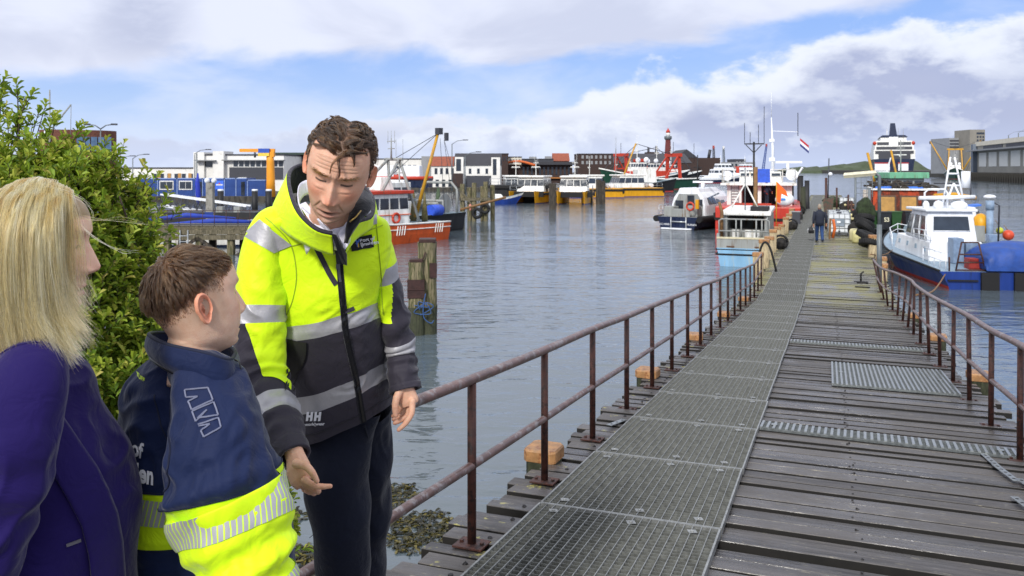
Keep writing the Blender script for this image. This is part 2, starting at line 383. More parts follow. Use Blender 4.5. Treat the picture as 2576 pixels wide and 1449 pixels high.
while s < 108 and i < 86:
    o = p0 if i == 0 else p0.copy()
    if i: COL.objects.link(o); o.parent = gw
    o.location = (.16 + PW / 2 + rnd.uniform(-.006, .006), s, jz(s) + .008); o.rotation_euler = (-math.atan(SLOPE) if s < S_FLAT - PL else 0, 0, rnd.uniform(-.004, .004))
    s += PL; i += 1
# anti-slip strips and a big ribbed grid lying on the planks
def strip(name, s, t0, t1, ln, rz, label, nb, ribs=True):
    o = empty(name, J(s, (t0 + t1) / 2, .008), JRZ + rz, label, 'grating')
    wd = t1 - t0; mb = MB()
    for i in range(nb + 1):
        x = -wd / 2 + wd * i / nb; mb.bx(x - .011, x + .011, -ln / 2, ln / 2, 0, .03)
    mb.build('rib', M_GALV, o).rotation_euler = (-math.atan(SLOPE), 0, 0)
    mb = MB(); n2 = max(3, int(ln / .045))
    for j in range(n2 + 1):
        y = -ln / 2 + ln * j / n2; mb.bx(-wd / 2, wd / 2, y - .005, y + .005, .002, .022)
    mb.bx(-wd / 2, wd / 2, -ln / 2, ln / 2, -.002, .004)
    mb.build('mesh_frame', M_GALVD, o).rotation_euler = (-math.atan(SLOPE), 0, 0)
    for x in (-wd / 2 + .1, wd / 2 - .1):
        MB().box((x, 0, .033), (.05, .05, .004)).build('clip', M_GALV, o).rotation_euler = (-math.atan(SLOPE), 0, 0)
strip('grating_strip', 3.55, 1.27, 3.22, .26, -.035, 'short galvanised grating strip across the near planks, right beside the walkway', 37)
strip('grating_strip', 9.9, 1.27, 3.15, .26, -.0, 'galvanised grating strip across the pier beyond the big ribbed grid', 37)
strip('grating_sheet', 6.95, 1.87, 3.17, 1.75, .0, 'large square galvanised grid with long ribs lying on the pier planks', 26)
# ------------------------------------------------------------------ railings
def rail(name, label, t, s0, s1, sp, h, off, bend=None, jit=.0):
    o = empty(name, (JO.x, JO.y, 0), JRZ, label, 'railing')
    n = int(round((s1 - s0) / sp)); top = []; mid = []
    for i in range(n + 1):
        s = s0 + sp * i; b = bend(s) if bend else 0; z = jz(s)
        hh = h + rnd.uniform(-.012, .012); sx = rnd.uniform(-jit, jit)
        top.append((t + b + sx, s, z + hh)); mid.append((t + b * .7 + sx, s, z + hh * .48))
        if s > -1.0 or t > 1:
            mb = MB(); mb.cyl((t + b * .2, s, z), (t + b + sx, s, z + hh - .02), .0245, n=10)
            po = mb.build('post', M_RUST, o)
            mb = MB(); mb.box((0, 0, .006), (.17, .15, .012), (-math.atan(SLOPE) if s < S_FLAT else 0, 0, 0))
            for a in (-.06, .06): mb.cyl((a, 0, .01), (a, 0, .024), .012, n=6)
            bp = mb.build('base_plate', M_RUST, po, .002); bp.location = (t + b * .2, s, z)
    for nm, pts, r_ in (('top_rail', top, .0275), ('middle_rail', mid, .0235)):
        q = spl([tuple(p) for p in pts], len(pts) * 3); MB().tube([Vector(p) for p in q], r_, 12).build(nm, M_PIPE, o)
    return o
rail('railing', 'long rusty pipe railing on the left of the pier, behind the man in yellow', 0., -3.75, 21.25, 1.25, .90, 0)
rail('railing', 'bent rusty pipe railing on the right edge of the pier, ending at the lamp post', 3.23, -.37, 20.9, 1.25, .90, 0, lambda s: .10 * math.sin(s * .55) * min(1, max(0, (s - 8) / 6)) - .16 * max(0, (s - 17) / 4), .012)
# ------------------------------------------------------------------ mooring posts along both edges
def mpost(name, loc, h0, h1, w_, cap, label, group, rz=0., lean=(0, 0), white=False):
    o = empty(name, loc, JRZ + rz, label, 'mooring post', group)
    z0 = -loc[2] - 1.5; hw = w_ / 2
    def ring(z, k, c=.3):
        a = hw * k; b = a * (1 - c); lx, ly = lean[0] * z, lean[1] * z
        return [(x + lx, y + ly, z) for x, y in ((-a, -b), (-b, -a), (b, -a), (a, -b), (a, b), (b, a), (-b, a), (-a, b))]
    MB().loft([ring(z0, .86), ring(0, .9), ring(h1 - cap, .92)]).build('pile', M_PALE if white else M_GREEN, o)
    mb = MB(); mb.loft([ring(h1 - cap + .002, 1.0, .25), ring(h1 - .015, 1.0, .25), ring(h1, .93, .25)], 0, True, False); mb.build('pile_cap', M_COPPER, o)
    return o
M_PALE = M('bleached_timber', '#a89878', .8, var=.3, scale=5, col2='#5a4a34', lo=.52, hi=.66, stretch=(5, 5, .5), bump=.5, bscale=25)
ordi = ['nearest', 'second', 'third', 'fourth', 'fifth', 'sixth']
for i, s in enumerate((1.75, 5.6, 9.35, 13.3, 17.6)):
    mpost('mooring_post', J(s, -.17, 0), 0, .105, .25, .09, ordi[i] + ' squat post with orange cut top outside the left railing', 'squat posts outside the left railing', rnd.uniform(-.1, .1))
for i, s in enumerate((3.95, 7.4, 11.5, 15.5)):
    mpost('mooring_post', J(s, 3.55, 0), 0, .105, .27, .09, ordi[i] + ' squat post with orange cut top outside the right railing', 'squat posts outside the right railing', rnd.uniform(-.1, .1))
# ------------------------------------------------------------------ people: shared tools
def wob(p, seed, freq, n=9, st=(1, 1, 1)):
    g = np.random.RandomState(seed); p = np.asarray(p) * np.array(st); r = np.zeros(p.shape[:-1])
    for i in range(n):
        k = g.normal(size=3); k /= np.linalg.norm(k); r += np.sin(2 * np.pi * freq * g.uniform(.6, 1.5) * (p @ k) + g.uniform(0, 6.28))
    return r / math.sqrt(n)
def gs(x, s): return np.exp(-(x / s) ** 2)
def skin_mat(name, rough=.5):
    m = bpy.data.materials.new(name); m.use_nodes = True; g = NT(m.node_tree); nt = m.node_tree; b = nt.nodes['Principled BSDF']
    at = g.n('ShaderNodeAttribute', attribute_name='Col'); t = g.n('ShaderNodeTexCoord')
    n = g.noise(t.outputs['Object'], 60, 5, .65); n2 = g.noise(t.outputs['Object'], 420, 3, .6)
    c = g.mix(g.mr(n, .35, .7, 0, .30), at.outputs['Color'], (.78, .50, .40), 'MULTIPLY')
    c = g.mix(.10, c, at.outputs['Color'])
    nt.links.new(c, b.inputs['Base Color']); b.inputs['Roughness'].default_value = rough
    b.inputs['Subsurface Weight'].default_value = .12; b.inputs['Subsurface Radius'].default_value = (.012, .004, .002); b.inputs['Subsurface Scale'].default_value = .6
    bp = g.n('ShaderNodeBump'); bp.inputs['Strength'].default_value = .45; bp.inputs['Distance'].default_value = .002
    nt.links.new(n2, bp.inputs['Height']); nt.links.new(bp.outputs[0], b.inputs['Normal'])
    return m
def cloth_mat(name, col, rough=.75, sheen=.2, weave=900, bump=.15, var=.10, fold=0.):
    m = bpy.data.materials.new(name); m.use_nodes = True; g = NT(m.node_tree); nt = m.node_tree; b = nt.nodes['Principled BSDF']
    if isinstance(col, str): col = L(col)
    t = g.n('ShaderNodeTexCoord'); o = t.outputs['Object']
    n = g.noise(o, 14, 5, .6); n2 = g.noise(o, weave, 2, .5); n3 = g.noise(o, 15, 3, .5, 2.0)
    nt.links.new(g.mix(g.m('ADD', g.m('MULTIPLY', n, .6), g.m('MULTIPLY', n2, .4)), tuple(x * (1 - var) for x in col), tuple(min(1, x * (1 + var)) for x in col)), b.inputs['Base Color'])
    b.inputs['Roughness'].default_value = rough; b.inputs['Sheen Weight'].default_value = sheen; b.inputs['Sheen Roughness'].default_value = .4; b.inputs['Specular IOR Level'].default_value = .18
    bp = g.n('ShaderNodeBump'); bp.inputs['Strength'].default_value = bump; bp.inputs['Distance'].default_value = .002
    nt.links.new(n2, bp.inputs['Height'])
    b2 = g.n('ShaderNodeBump'); b2.inputs['Strength'].default_value = .3; b2.inputs['Distance'].default_value = .014
    nt.links.new(n3, b2.inputs['Height']); nt.links.new(bp.outputs[0], b2.inputs['Normal']); nt.links.new(b2.outputs[0], b.inputs['Normal'])
    return m
def hair_mat(name, cols, rough=.38):
    m = bpy.data.materials.new(name); m.use_nodes = True; g = NT(m.node_tree); nt = m.node_tree; nt.nodes.remove(nt.nodes['Principled BSDF'])
    hi = g.n('ShaderNodeHairInfo'); at = g.n('ShaderNodeAttribute', attribute_name='tone'); cr = g.n('ShaderNodeValToRGB'); e = cr.color_ramp.elements
    for i, c in enumerate(cols):
        x = i / (len(cols) - 1); el_ = e[i] if i < 2 else e.new(x)
        el_.position = x; el_.color = (*L(c), 1)
    e[0].position = 0
    nt.links.new(g.m('ADD', g.m('MULTIPLY', at.outputs['Fac'], .72), g.m('MULTIPLY', hi.outputs['Random'], .28)), cr.inputs[0])
    h = g.n('ShaderNodeBsdfHairPrincipled'); h.model = 'CHIANG'; h.parametrization = 'COLOR'
    nt.links.new(cr.outputs[0], h.inputs['Color']); h.inputs['Roughness'].default_value = rough; h.inputs['Radial Roughness'].default_value = .5; h.inputs['Random Roughness'].default_value = .3
    nt.links.new(h.outputs[0], nt.nodes['Material Output'].inputs[0])
    return m
def hair(name, paths, r0, r1, mat, parent, tone=None):
    n, k = paths.shape[:2]
    h = bpy.data.hair_curves.new(name); h.add_curves([k] * n)
    h.attributes['position'].data.foreach_set('vector', np.ascontiguousarray(paths, dtype=np.float32).ravel())
    a = h.attributes.get('radius') or h.attributes.new('radius', 'FLOAT', 'POINT')
    a.data.foreach_set('value', np.tile(np.linspace(r0, r1, k), n).astype(np.float32))
    tn = np.clip(.5 + .30 * wob(paths[:, 0], 7, 45, 9) + .12 * np.random.RandomState(1).normal(size=n), 0, 1) if tone is None else tone
    h.attributes.new('tone', 'FLOAT', 'CURVE').data.foreach_set('value', tn.astype(np.float32))
    h.materials.append(mat); o = bpy.data.objects.new(name, h); COL.objects.link(o); o.parent = parent
    return o
NA = 168
def head_angles():
    u = np.linspace(-1, 1, NA + 1)[:-1]; return np.pi * (np.sign(u) * (.35 * np.abs(u) + .65 * np.abs(u) ** 2.1))
def interp(z, tab):
    t = sorted(tab); return np.interp(z, [a for a, _ in t], [b for _, b in t])
def smooth_tab(tab, z):                         # monotone-ish smooth interpolation
    t = sorted(tab); xs = np.array([a for a, _ in t]); ys = np.array([b for _, b in t])
    d = np.gradient(ys, xs); i = np.clip(np.searchsorted(xs, z) - 1, 0, len(xs) - 2); h = xs[i + 1] - xs[i]; s = np.clip((z - xs[i]) / h, 0, 1)
    return (2 * s**3 - 3 * s**2 + 1) * ys[i] + (s**3 - 2 * s**2 + s) * h * d[i] + (-2 * s**3 + 3 * s**2) * ys[i + 1] + (s**3 - s**2) * h * d[i + 1]
def head_rows(female=0., young=0., mouth=.35, nose=1., chin=1., jaw=1., age=0.):
    """rows of points from the top of the skull down to the neck: x = the person's left, -y = face, z = up, origin between the ears"""
    zs = np.concatenate([.1335 - .0335 * (1 - np.cos(np.linspace(0.06, np.pi / 2, 26))), np.linspace(.099, -.112, 118), np.linspace(-.115, -.165, 10)])
    w_ = smooth_tab([(.1335, .004), (.131, .022), (.125, .041), (.115, .056), (.10, .067), (.07, .0765), (.03, .0785), (0, .0765), (-.03, .071 - .003 * female), (-.055, .064 * jaw), (-.08, .054 * jaw), (-.1, .036), (-.112, .02), (-.165, .015)], zs)
    f_ = smooth_tab([(.1335, .004), (.131, .028), (.125, .048), (.115, .065), (.10, .080), (.075, .091), (.05, .0945), (.03, .088), (.01, .089), (-.03, .091), (-.06, .0895), (-.078, .086), (-.095, .083), (-.105, .070), (-.112, .045), (-.125, .03), (-.165, .02)], zs)
    b_ = smooth_tab([(.1335, .004), (.131, .03), (.125, .054), (.115, .074), (.10, .091), (.07, .104), (.03, .106), (0, .098), (-.03, .083), (-.06, .066), (-.165, .05)], zs)
    a = head_angles(); rows = []
    nr = (.058 - .010 * female - .010 * young)
    for i, z in enumerate(zs):
        sa, ca = np.sin(a), np.cos(a); fr = ca > 0
        p = np.where(fr, 2.25, 2.1)
        r1 = 1 / ((np.abs(sa) / w_[i]) ** p + (np.abs(ca) / np.where(fr, f_[i], b_[i])) ** p) ** (1 / p)
        if z < -.02:                              # neck, an ellipse behind the jaw
            k = min(1, (-.02 - z) / .05); cy = .020 + max(0, -.1 - z) * .1; A_, B_ = nr * (.55 + .45 * k) * (1 + max(0, -.12 - z) * 2.2), (nr + .006) * (.5 + .5 * k) * (1 + max(0, -.12 - z) * 1.5)
            # ray from the origin (0,0) along (sa,-ca) to ellipse centred (0,cy)
            qa = (sa / A_) ** 2 + (ca / B_) ** 2; qb = 2 * (ca * cy) / B_ ** 2; qc = (cy / B_) ** 2 - 1
            disc = np.maximum(qb * qb - 4 * qa * qc, 0); r2 = np.maximum((-qb + np.sqrt(disc)) / (2 * qa), 0.002)
            m_ = .006; r1 = np.maximum(r1, r2) + m_ * np.exp(-np.abs(r1 - r2) / m_) * .35
        x = r1 * sa; y = -r1 * ca; ax = np.abs(x)
        d = np.zeros_like(x)
        if z > -.125:
            front = np.clip((ca - .15) / .35, 0, 1)
            nh = nose * interp(z, [(.058, 0), (.045, .002), (.033, .0055), (.01, .016), (-.008, .0245), (-.017, .028), (-.024, .0255), (-.030, .017), (-.035, .007), (-.041, .001), (-.05, 0)])
            ns = interp(z, [(.05, .008), (.03, .0075), (.0, .010), (-.02, .0125), (-.04, .014)])
            d += nh * gs(ax, ns)
            d += .010 * gs(ax - .0145, .0065) * gs(z + .026, .0075) * nose
            d -= .0045 * gs(ax - .008, .0045) * gs(z + .035, .003)
            d -= (.0125 + .003 * age) * gs(ax - .031, .016) * gs(z - .027, .0125)
            d += .0095 * gs(ax - .0325, .0115) * gs(z - .026, .0095)
            d -= .0022 * gs(ax - .0325, .016) * gs(z - .0375 - .06 * (ax - .0325) ** 2 / .02, .0022)
            d += (.0052 + .0026 * age) * (1 - .6 * female - .4 * young) * gs(ax - .030, .022) * gs(z - .049, .0075) * 1
            d += .0045 * gs(ax - .047, .02) * gs(z + .006, .018) + .004 * young * gs(ax - .045, .022) * gs(z + .035, .02)
            d -= .0026 * (1 - .7 * young) * gs(ax - (.019 + (-.03 - z) * .45), .0035) * gs(z + .05, .018)
            up_ = -.0575; lo_ = -.0685 - mouth * .008
            d += .0048 * gs(ax, .021) * gs(z - up_, .0048) + .0058 * gs(ax, .019) * gs(z - lo_, .005)
            md = (up_ + lo_) / 2
            d -= (.0055 + .007 * mouth) * gs(ax, .020) ** 1 * gs(z - md, .0022 + .0028 * mouth)
            d -= .0035 * gs(ax, .02) * gs(z + .083, .005) + .003 * gs(ax - .0255, .005) * gs(z - md, .005)
            d += .007 * chin * gs(ax, .017) * gs(z + .098, .011)
            if age:
                for zz, cu in ((.064, 3), (.073, 4), (.083, 3), (.092, 5)): d -= age * .0011 * gs(z - (zz - cu * (ax - .02) ** 2), .0014) * np.clip((.058 - ax) / .01, 0, 1)
                d -= age * .0016 * gs(ax - .0075, .0016) * gs(z - .050, .008); d -= age * .0026 * gs(ax - (.020 + (-.03 - z) * .5), .0026) * gs(z + .05, .017)
                d -= age * .0030 * gs(ax - .047, .012) * gs(z + .048, .02); d += age * .0022 * gs(ax - .033, .013) * gs(z - .007, .0045); d -= age * .0012 * gs(ax - .032, .015) * gs(z - .000, .0022)
                d -= age * .0014 * gs(z - .0295 - .25 * np.abs(ax - .056), .0011) * gs(ax - .053, .008)
            d *= front
        rows.append(np.stack([x, y - d, np.full_like(x, z)], -1))
    return np.array(rows)
def ear_geo(sx):                                  # sx = -1 / +1 side; returns grid in head space
    n, k = 36, 12; g = np.zeros((k, n, 3))
    for i in range(k):
        q = i / (k - 1)
        for j in range(n):
            t = 2 * math.pi * j / n
            oy, oz = .0185 * (1 + .10 * math.sin(t)) * math.cos(t) + .004 * math.sin(t), .0325 * math.sin(t) + .001
            if math.sin(t) < -.2: oy *= .86
            rr = 1 - q * .92
            out = .014 + .008 * math.cos(t)                       # back edge stands further out
            rim = out * (.55 + .45 * math.sin(math.pi * min(1, q / .22) / 1.0) * (q < .22)) if q < .22 else out * .55 - .009 * math.sin(math.pi * (q - .22) / .78) + .006 * gs(q - .48, .10) * (math.cos(t) > -.3)
            if q == 0: rim = out * .2
            g[i, j] = (sx * (.071 + rim + .004), .012 + oy * rr + .004, .002 + oz * rr)
    return g
class Head:
    def __init__(s, loc, pitch, roll, yaw, scale=1., **kw):
        # yaw: + turns the face towards -x (image left) seen from the front
        s.M = Matrix.Translation(loc) @ Euler((0, 0, 0)).to_matrix().to_4x4() @ Matrix.Rotation(yaw, 4, 'Z') @ Matrix.Rotation(roll, 4, 'Y') @ Matrix.Rotation(pitch, 4, 'X') @ Matrix.Scale(scale, 4)
        s.A = np.array(s.M); s.rows = head_rows(**kw)
    def w(s, p): p = np.asarray(p, float); return p @ s.A[:3, :3].T + s.A[:3, 3]
    def wn(s, n): n = np.asarray(n, float) @ s.A[:3, :3].T; return n / np.linalg.norm(n, axis=-1, keepdims=True)
def fold_disp(G, fn):
    dr = np.gradient(G, axis=0); da = np.roll(G, -1, 1) - np.roll(G, 1, 1)
    n = np.cross(da, dr); n /= np.linalg.norm(n, axis=-1, keepdims=True) + 1e-9
    return n
class Cloth:                                      # a lofted garment piece with a surface one can sit patches on
    def __init__(s, rings, na=112, per=9, pw=2.3, disp=None, path=None):
        """rings: (pxL,pyL,pxR,pyR,d,th) silhouettes or (cx,cy,d,rx,rz,tilt)"""
        n = (len(rings) - 1) * per + 1; C_ = []
        for (xl, yl, xr, yr, d, th) in rings:
            a, b = P(xl, yl, d), P(xr, yr, d); c = (a + b) / 2; h = (b - a) / 2
            C_.append((*c, *h, th))
        q = spl(C_, n); s.tv = np.linspace(0, len(rings) - 1, n); s.a = np.linspace(-np.pi, np.pi, na + 1)[:-1]; s.na = na
        ca, sa = np.cos(s.a), np.sin(s.a); e = 2 / pw
        X = np.sign(sa) * np.abs(sa) ** e; Y = -np.sign(ca) * np.abs(ca) ** e
        G = q[:, None, 0:3] + q[:, None, 3:6] * X[None, :, None] + np.stack([q[:, 6:7] * 0, q[:, 6:7], q[:, 6:7] * 0], -1) * Y[None, :, None]
        s.finish(G, disp)
    @classmethod
    def along(c, pts, na=72, per=10, disp=None, end=None):
        """pts: (px,py,d,r_across,r_depth): a sleeve or leg along a path"""
        s = c.__new__(c); n = (len(pts) - 1) * per + 1
        q = spl([(*P(x, y, d), ra, rb) for x, y, d, ra, rb in pts], n); s.tv = np.linspace(0, len(pts) - 1, n); s.na = na; s.a = np.linspace(-np.pi, np.pi, na + 1)[:-1]
        T = np.gradient(q[:, :3], axis=0); T /= np.linalg.norm(T, axis=1, keepdims=True)
        dep = np.array([0, 1., 0]) - T * T[:, 1:2]; dep /= np.linalg.norm(dep, axis=1, keepdims=True)
        acr = np.cross(dep, T); acr *= np.sign(acr[:, :1] + 1e-9) if abs(acr[:, 0].mean()) > .3 else 1
        ca, sa = np.cos(s.a), np.sin(s.a)
        G = q[:, None, :3] + acr[:, None] * (sa[None, :, None] * q[:, 3][:, None, None]) - dep[:, None] * (ca[None, :, None] * q[:, 4][:, None, None])
        s.finish(G, disp); return s
    def finish(s, G, disp):
        if disp is not None:
            n = fold_disp(G, None); c = G.mean(axis=1, keepdims=True); n *= np.sign(((G - c) * n).sum(-1, keepdims=True))
            G = G + n * disp(G, s.tv[:, None] * np.ones((1, s.na)), np.ones((len(s.tv), 1)) * s.a[None])[..., None]
        n = fold_disp(G, None); c = G.mean(axis=1, keepdims=True); n *= np.sign(((G - c) * n).sum(-1, keepdims=True).mean())
        s.G, s.N = G, n
    def at(s, tv, a, off=0.):
        i = np.clip((tv - s.tv[0]) / (s.tv[1] - s.tv[0]), 0, len(s.tv) - 1.001); i0 = int(i); f = i - i0
        j = ((a + np.pi) / (2 * np.pi) * s.na) % s.na; j0 = int(j); g = j - j0; j1 = (j0 + 1) % s.na
        def bl(A_): return (A_[i0, j0] * (1 - f) * (1 - g) + A_[i0 + 1, j0] * f * (1 - g) + A_[i0, j1] * (1 - f) * g + A_[i0 + 1, j1] * f * g)
        return Vector(bl(s.G) + bl(s.N) * off)
    def mesh(s, mb, mif=None, smooth=True):
        mb.loft([[tuple(p) for p in r] for r in s.G], 0, False, smooth, True, (lambda i, j: mif((s.tv[i] + s.tv[i + 1]) / 2, s.a[j] + np.pi / s.na)) if mif else None)
    def band(s, mb, path, wd, off=.003, mi=0, n=None):      # strip of width wd (metres) along a path of (tv,a)
        n = n or len(path) * 8; q = spl(path, n); pts = [s.at(t, a, off) for t, a in q]; nr = [(s.at(t, a, off + .01) - p).normalized() for (t, a), p in zip(q, pts)]
        rows = []
        for i, p in enumerate(pts):
            t = (pts[min(i + 1, n - 1)] - pts[max(0, i - 1)]).normalized(); x = t.cross(nr[i]).normalized()
            h = wd / 2; rows.append([p - x * h - nr[i] * .0025, p - x * h * .96, p + x * h * .96, p + x * h - nr[i] * .0025])
        mb.loft(rows, mi, False, False, False)
    def quad(s, mb, t0, t1, a0, a1, off=.003, mi=0, n=8):   # patch between tv and angle limits (a as function of corner)
        rows = [[s.at(t0 + (t1 - t0) * i / n, a0 + (a1 - a0) * j / n, off) for j in range(n + 1)] for i in range(n + 1)]
        mb.loft(rows, mi, False, True, False)
    def poly(s, mb, corners, off=.003, mi=0, n=10):         # 4 corners (tv,a), bilinear
        (c00, c01, c11, c10) = [np.array(c, float) for c in corners]
        rows = [[s.at(*((c00 * (1 - u) + c10 * u) * (1 - v) + (c01 * (1 - u) + c11 * u) * v), off) for v in np.linspace(0, 1, n + 1)] for u in np.linspace(0, 1, n + 1)]
        mb.loft(rows, mi, False, True, False)
    def text(s, mb, body, size, t0, a0, st, sa, rot=0., off=.004, mi=0, shear=0., bold=0., align='LEFT'):
        vs, fs = text_geo(body, size, 0, shear, bold, align); c, d = math.cos(rot), math.sin(rot)
        mb.add([s.at(t0 - (x * d + y * c) * st, a0 + (x * c - y * d) * sa, off) for x, y, _ in vs], fs, mi)
def hand_mesh(palm, fingers, col):
    fingers = [(a, [r * .93 for r in b]) for a, b in fingers]
    """palm: list of (point, (rx, ry), ax) sections; fingers: list of (points, radii). Welded by a voxel remesh."""
    mb = MB()
    for pts, rs, ax in palm: mb.tube([Vector(p) for p in pts], rs, 14, ax=Vector(ax))
    for pts, rs in fingers:
        q = spl([(*p, r_) for p, r_ in zip(pts, rs)], len(pts) * 4)
        mb.tube([Vector(p[:3]) for p in q], [p[3] for p in q], 10)
        mb.ball(q[-1][:3], q[-1][3] * 1.0, 10); 
        for p, r_ in list(zip(pts, rs))[:-1]: mb.ball(p, r_ * 1.07, 10)
    o = mb.build('tmp', [])
    r_ = o.modifiers.new('r', 'REMESH'); r_.mode = 'VOXEL'; r_.voxel_size = .0019
    sm = o.modifiers.new('s', 'SMOOTH'); sm.factor = .5; sm.iterations = 3
    dg = bpy.context.evaluated_depsgraph_get(); dg.update(); me = bpy.data.meshes.new_from_object(o.evaluated_get(dg))
    v = np.zeros(len(me.vertices) * 3); me.vertices.foreach_get('co', v); v = v.reshape(-1, 3); fs = [list(p.vertices) for p in me.polygons]
    bpy.data.objects.remove(o); bpy.data.meshes.remove(me)
    c = np.tile(np.array(col), (len(v), 1)); tips = np.array([f[0][-1] for f in fingers]); kn = np.array([p for f in fingers for p in f[0][1:-1]])
    dk = np.min(np.linalg.norm(v[:, None] - kn[None], axis=2), axis=1); c *= (1 - np.array([.06, .22, .26]) * gs(dk, .009)[:, None])
    dt = np.min(np.linalg.norm(v[:, None] - tips[None], axis=2), axis=1); c *= (1 - np.array([.0, .12, .12]) * gs(dt, .01)[:, None])
    return v, fs, c
class Body:                                        # gathers the single skin mesh of a person with vertex colours
    def __init__(s): s.mb = MB(); s.c = []
    def add(s, vs, fs, cols): s.mb.add([tuple(v) for v in vs], fs, 0, True); s.c += [tuple(c) for c in cols]
    def grid(s, G, C_, closed=True, caps=(0, 0)):
        n0 = len(s.mb.v); s.mb.loft([[tuple(p) for p in r] for r in G], 0, caps, True, closed); s.c += [tuple(c) for c in C_.reshape(-1, 3)]
    def tube(s, pts, rs, col, n=14):
        n0 = len(s.mb.v); s.mb.tube(pts, rs, n); s.c += [tuple(col)] * (len(s.mb.v) - n0)
    def build(s, name, mat):
        o = s.mb.build(name, mat); a = o.data.attributes.new('Col', 'FLOAT_COLOR', 'POINT')
        a.data.foreach_set('color', np.concatenate([np.array(s.c), np.ones((len(s.c), 1))], 1).astype(np.float32).ravel()); return o
def face_colors(rows, skin, lip, hairf, stub=0., mouth=.35, blush=.25, brow=None, lash=(.03, .018, .012), stubc=(.16, .11, .08), wr=0.):
    x, y, z = rows[..., 0], rows[..., 1], rows[..., 2]; ax = np.abs(x); fr = np.clip((-y - .02) / .03, 0, 1)
    C_ = np.tile(np.array(skin), rows.shape[:2] + (1,))
    def lerp(k, col): nonlocal C_; k = np.clip(k, 0, 1)[..., None]; C_ = C_ * (1 - k) + np.array(col) * k
    red = np.array(skin) * np.array([.98, .70, .64])
    lerp(blush * gs(ax - .045, .02) * gs(z + .012, .02) * fr, red); lerp(.55 * blush * 2 * gs(ax, .015) * gs(z + .02, .014) * fr, red)
    if stub: lerp(stub * np.clip((-.028 - z) / .02, 0, 1) * np.clip((-y + .03) / .05, 0, 1) * np.clip((z + .125) / .02, 0, 1) * (1 - gs(ax - .045, .02) * gs(z + .035, .015)), stubc)
    up_, lo_ = -.0575, -.0685 - mouth * .008; md = (up_ + lo_) / 2
    lerp(1.0 * (gs(ax, .0235) > .33) * gs(z - up_ + .001, .0038) * fr * .8, lip); lerp(gs(ax, .022) * gs(z - lo_, .0052) * fr * .85, lip)
    lerp(gs(ax, .0215) ** 2 * gs(z - md, .0016 + .0024 * mouth) * fr * 1.3, (.03, .012, .01))
    lerp(.8 * gs(ax - .0085, .0032) * gs(z + .0355, .0022) * fr, (.08, .03, .02))
    lerp(.35 * gs(ax - .032, .014) * gs(z - .014, .004) * fr, red * .8)
    le = .0205 + 10 * (ax - .0325) ** 2
    lerp(1.2 * (np.abs(ax - .0325) < .0145) * gs(z - le, .0022) * fr, lash)
    if brow is not None: lerp(.42 * (np.abs(ax - .033) < .021) * gs(z - (.0515 - 5 * (ax - .036) ** 2), .0042) * fr, brow)
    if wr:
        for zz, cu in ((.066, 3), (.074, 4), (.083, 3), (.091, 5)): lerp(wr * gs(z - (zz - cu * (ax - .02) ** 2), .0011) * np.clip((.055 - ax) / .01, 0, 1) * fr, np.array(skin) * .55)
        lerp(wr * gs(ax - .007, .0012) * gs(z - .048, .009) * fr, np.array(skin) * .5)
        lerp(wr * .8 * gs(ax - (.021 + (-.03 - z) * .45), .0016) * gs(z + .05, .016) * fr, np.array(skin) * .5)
    if hairf is not None: k, col = hairf(x, y, z); lerp(k, col)
    return C_

from mathutils.bvhtree import BVHTree
class Drape:                                       # sews flat pieces onto the outside of a garment, found by a line of sight
    def __init__(s, mb): s.t = BVHTree.FromPolygons(mb.v, mb.f)
    def pt(s, px, py, off=.003):
        o = Vector((0, 0, CAMZ)); d = (P(px, py, 1.) - o).normalized(); h = s.t.ray_cast(o, d)
        if h[0] is None: return None
        n = h[1] if h[1].dot(d) < 0 else -h[1]
        return h[0] + n * off
    def patch(s, mb, c, off=.003, mi=0, n=10):     # 4 pixel corners
        (a, b, c2, d) = [np.array(k, float) for k in c]; G = {}; vs = []; fs = []
        for i in range(n + 1):
            for j in range(n + 1):
                u, v = i / n, j / n; q = s.pt(*((a * (1 - u) + d * u) * (1 - v) + (b * (1 - u) + c2 * u) * v), off)
                if q is not None: G[i, j] = len(vs); vs.append(q)
        for i in range(n):
            for j in range(n):
                k = [(i, j), (i, j + 1), (i + 1, j + 1), (i + 1, j)]
                if all(x in G for x in k):
                    z = [vs[G[x]].y for x in k]
                    if max(z) - min(z) < .05: fs.append([G[x] for x in k])
        mb.add(vs, fs, mi, True)
    def line(s, mb, pts, wd, off=.003, mi=0, n=None):
        q = spl(pts, n or len(pts) * 6); P_ = [s.pt(x, y, off) for x, y in q]; P_ = [x for x in P_ if x is not None]; rows = []
        for i, x in enumerate(P_):
            t = (P_[min(i + 1, len(P_) - 1)] - P_[max(i - 1, 0)]); v = (x - Vector((0, 0, CAMZ))).normalized(); e = t.cross(v).normalized() * wd / 2
            rows.append([x - e + v * .003, x - e * .95, x + e * .95, x + e + v * .003])
        mb.loft(rows, mi, False, False, False)
    def text(s, mb, body, size, o, ex, ey, off=.0035, mi=0, bold=0., align='LEFT', shear=0.):
        """size 1 text: pixel = o + x*ex + y*ey"""
        vs, fs = text_geo(body, 1., 0, shear, bold, align); pts = [s.pt(o[0] + size * (x * ex[0] + y * ey[0]), o[1] + size * (x * ex[1] + y * ey[1]), off) for x, y, _ in vs]
        fs = [f for f in fs if all(pts[i] is not None for i in f)]; ok_ = next((q for q in pts if q is not None), Vector((0, 2, 3))); mb.add([q if q is not None else ok_ for q in pts], fs, mi)
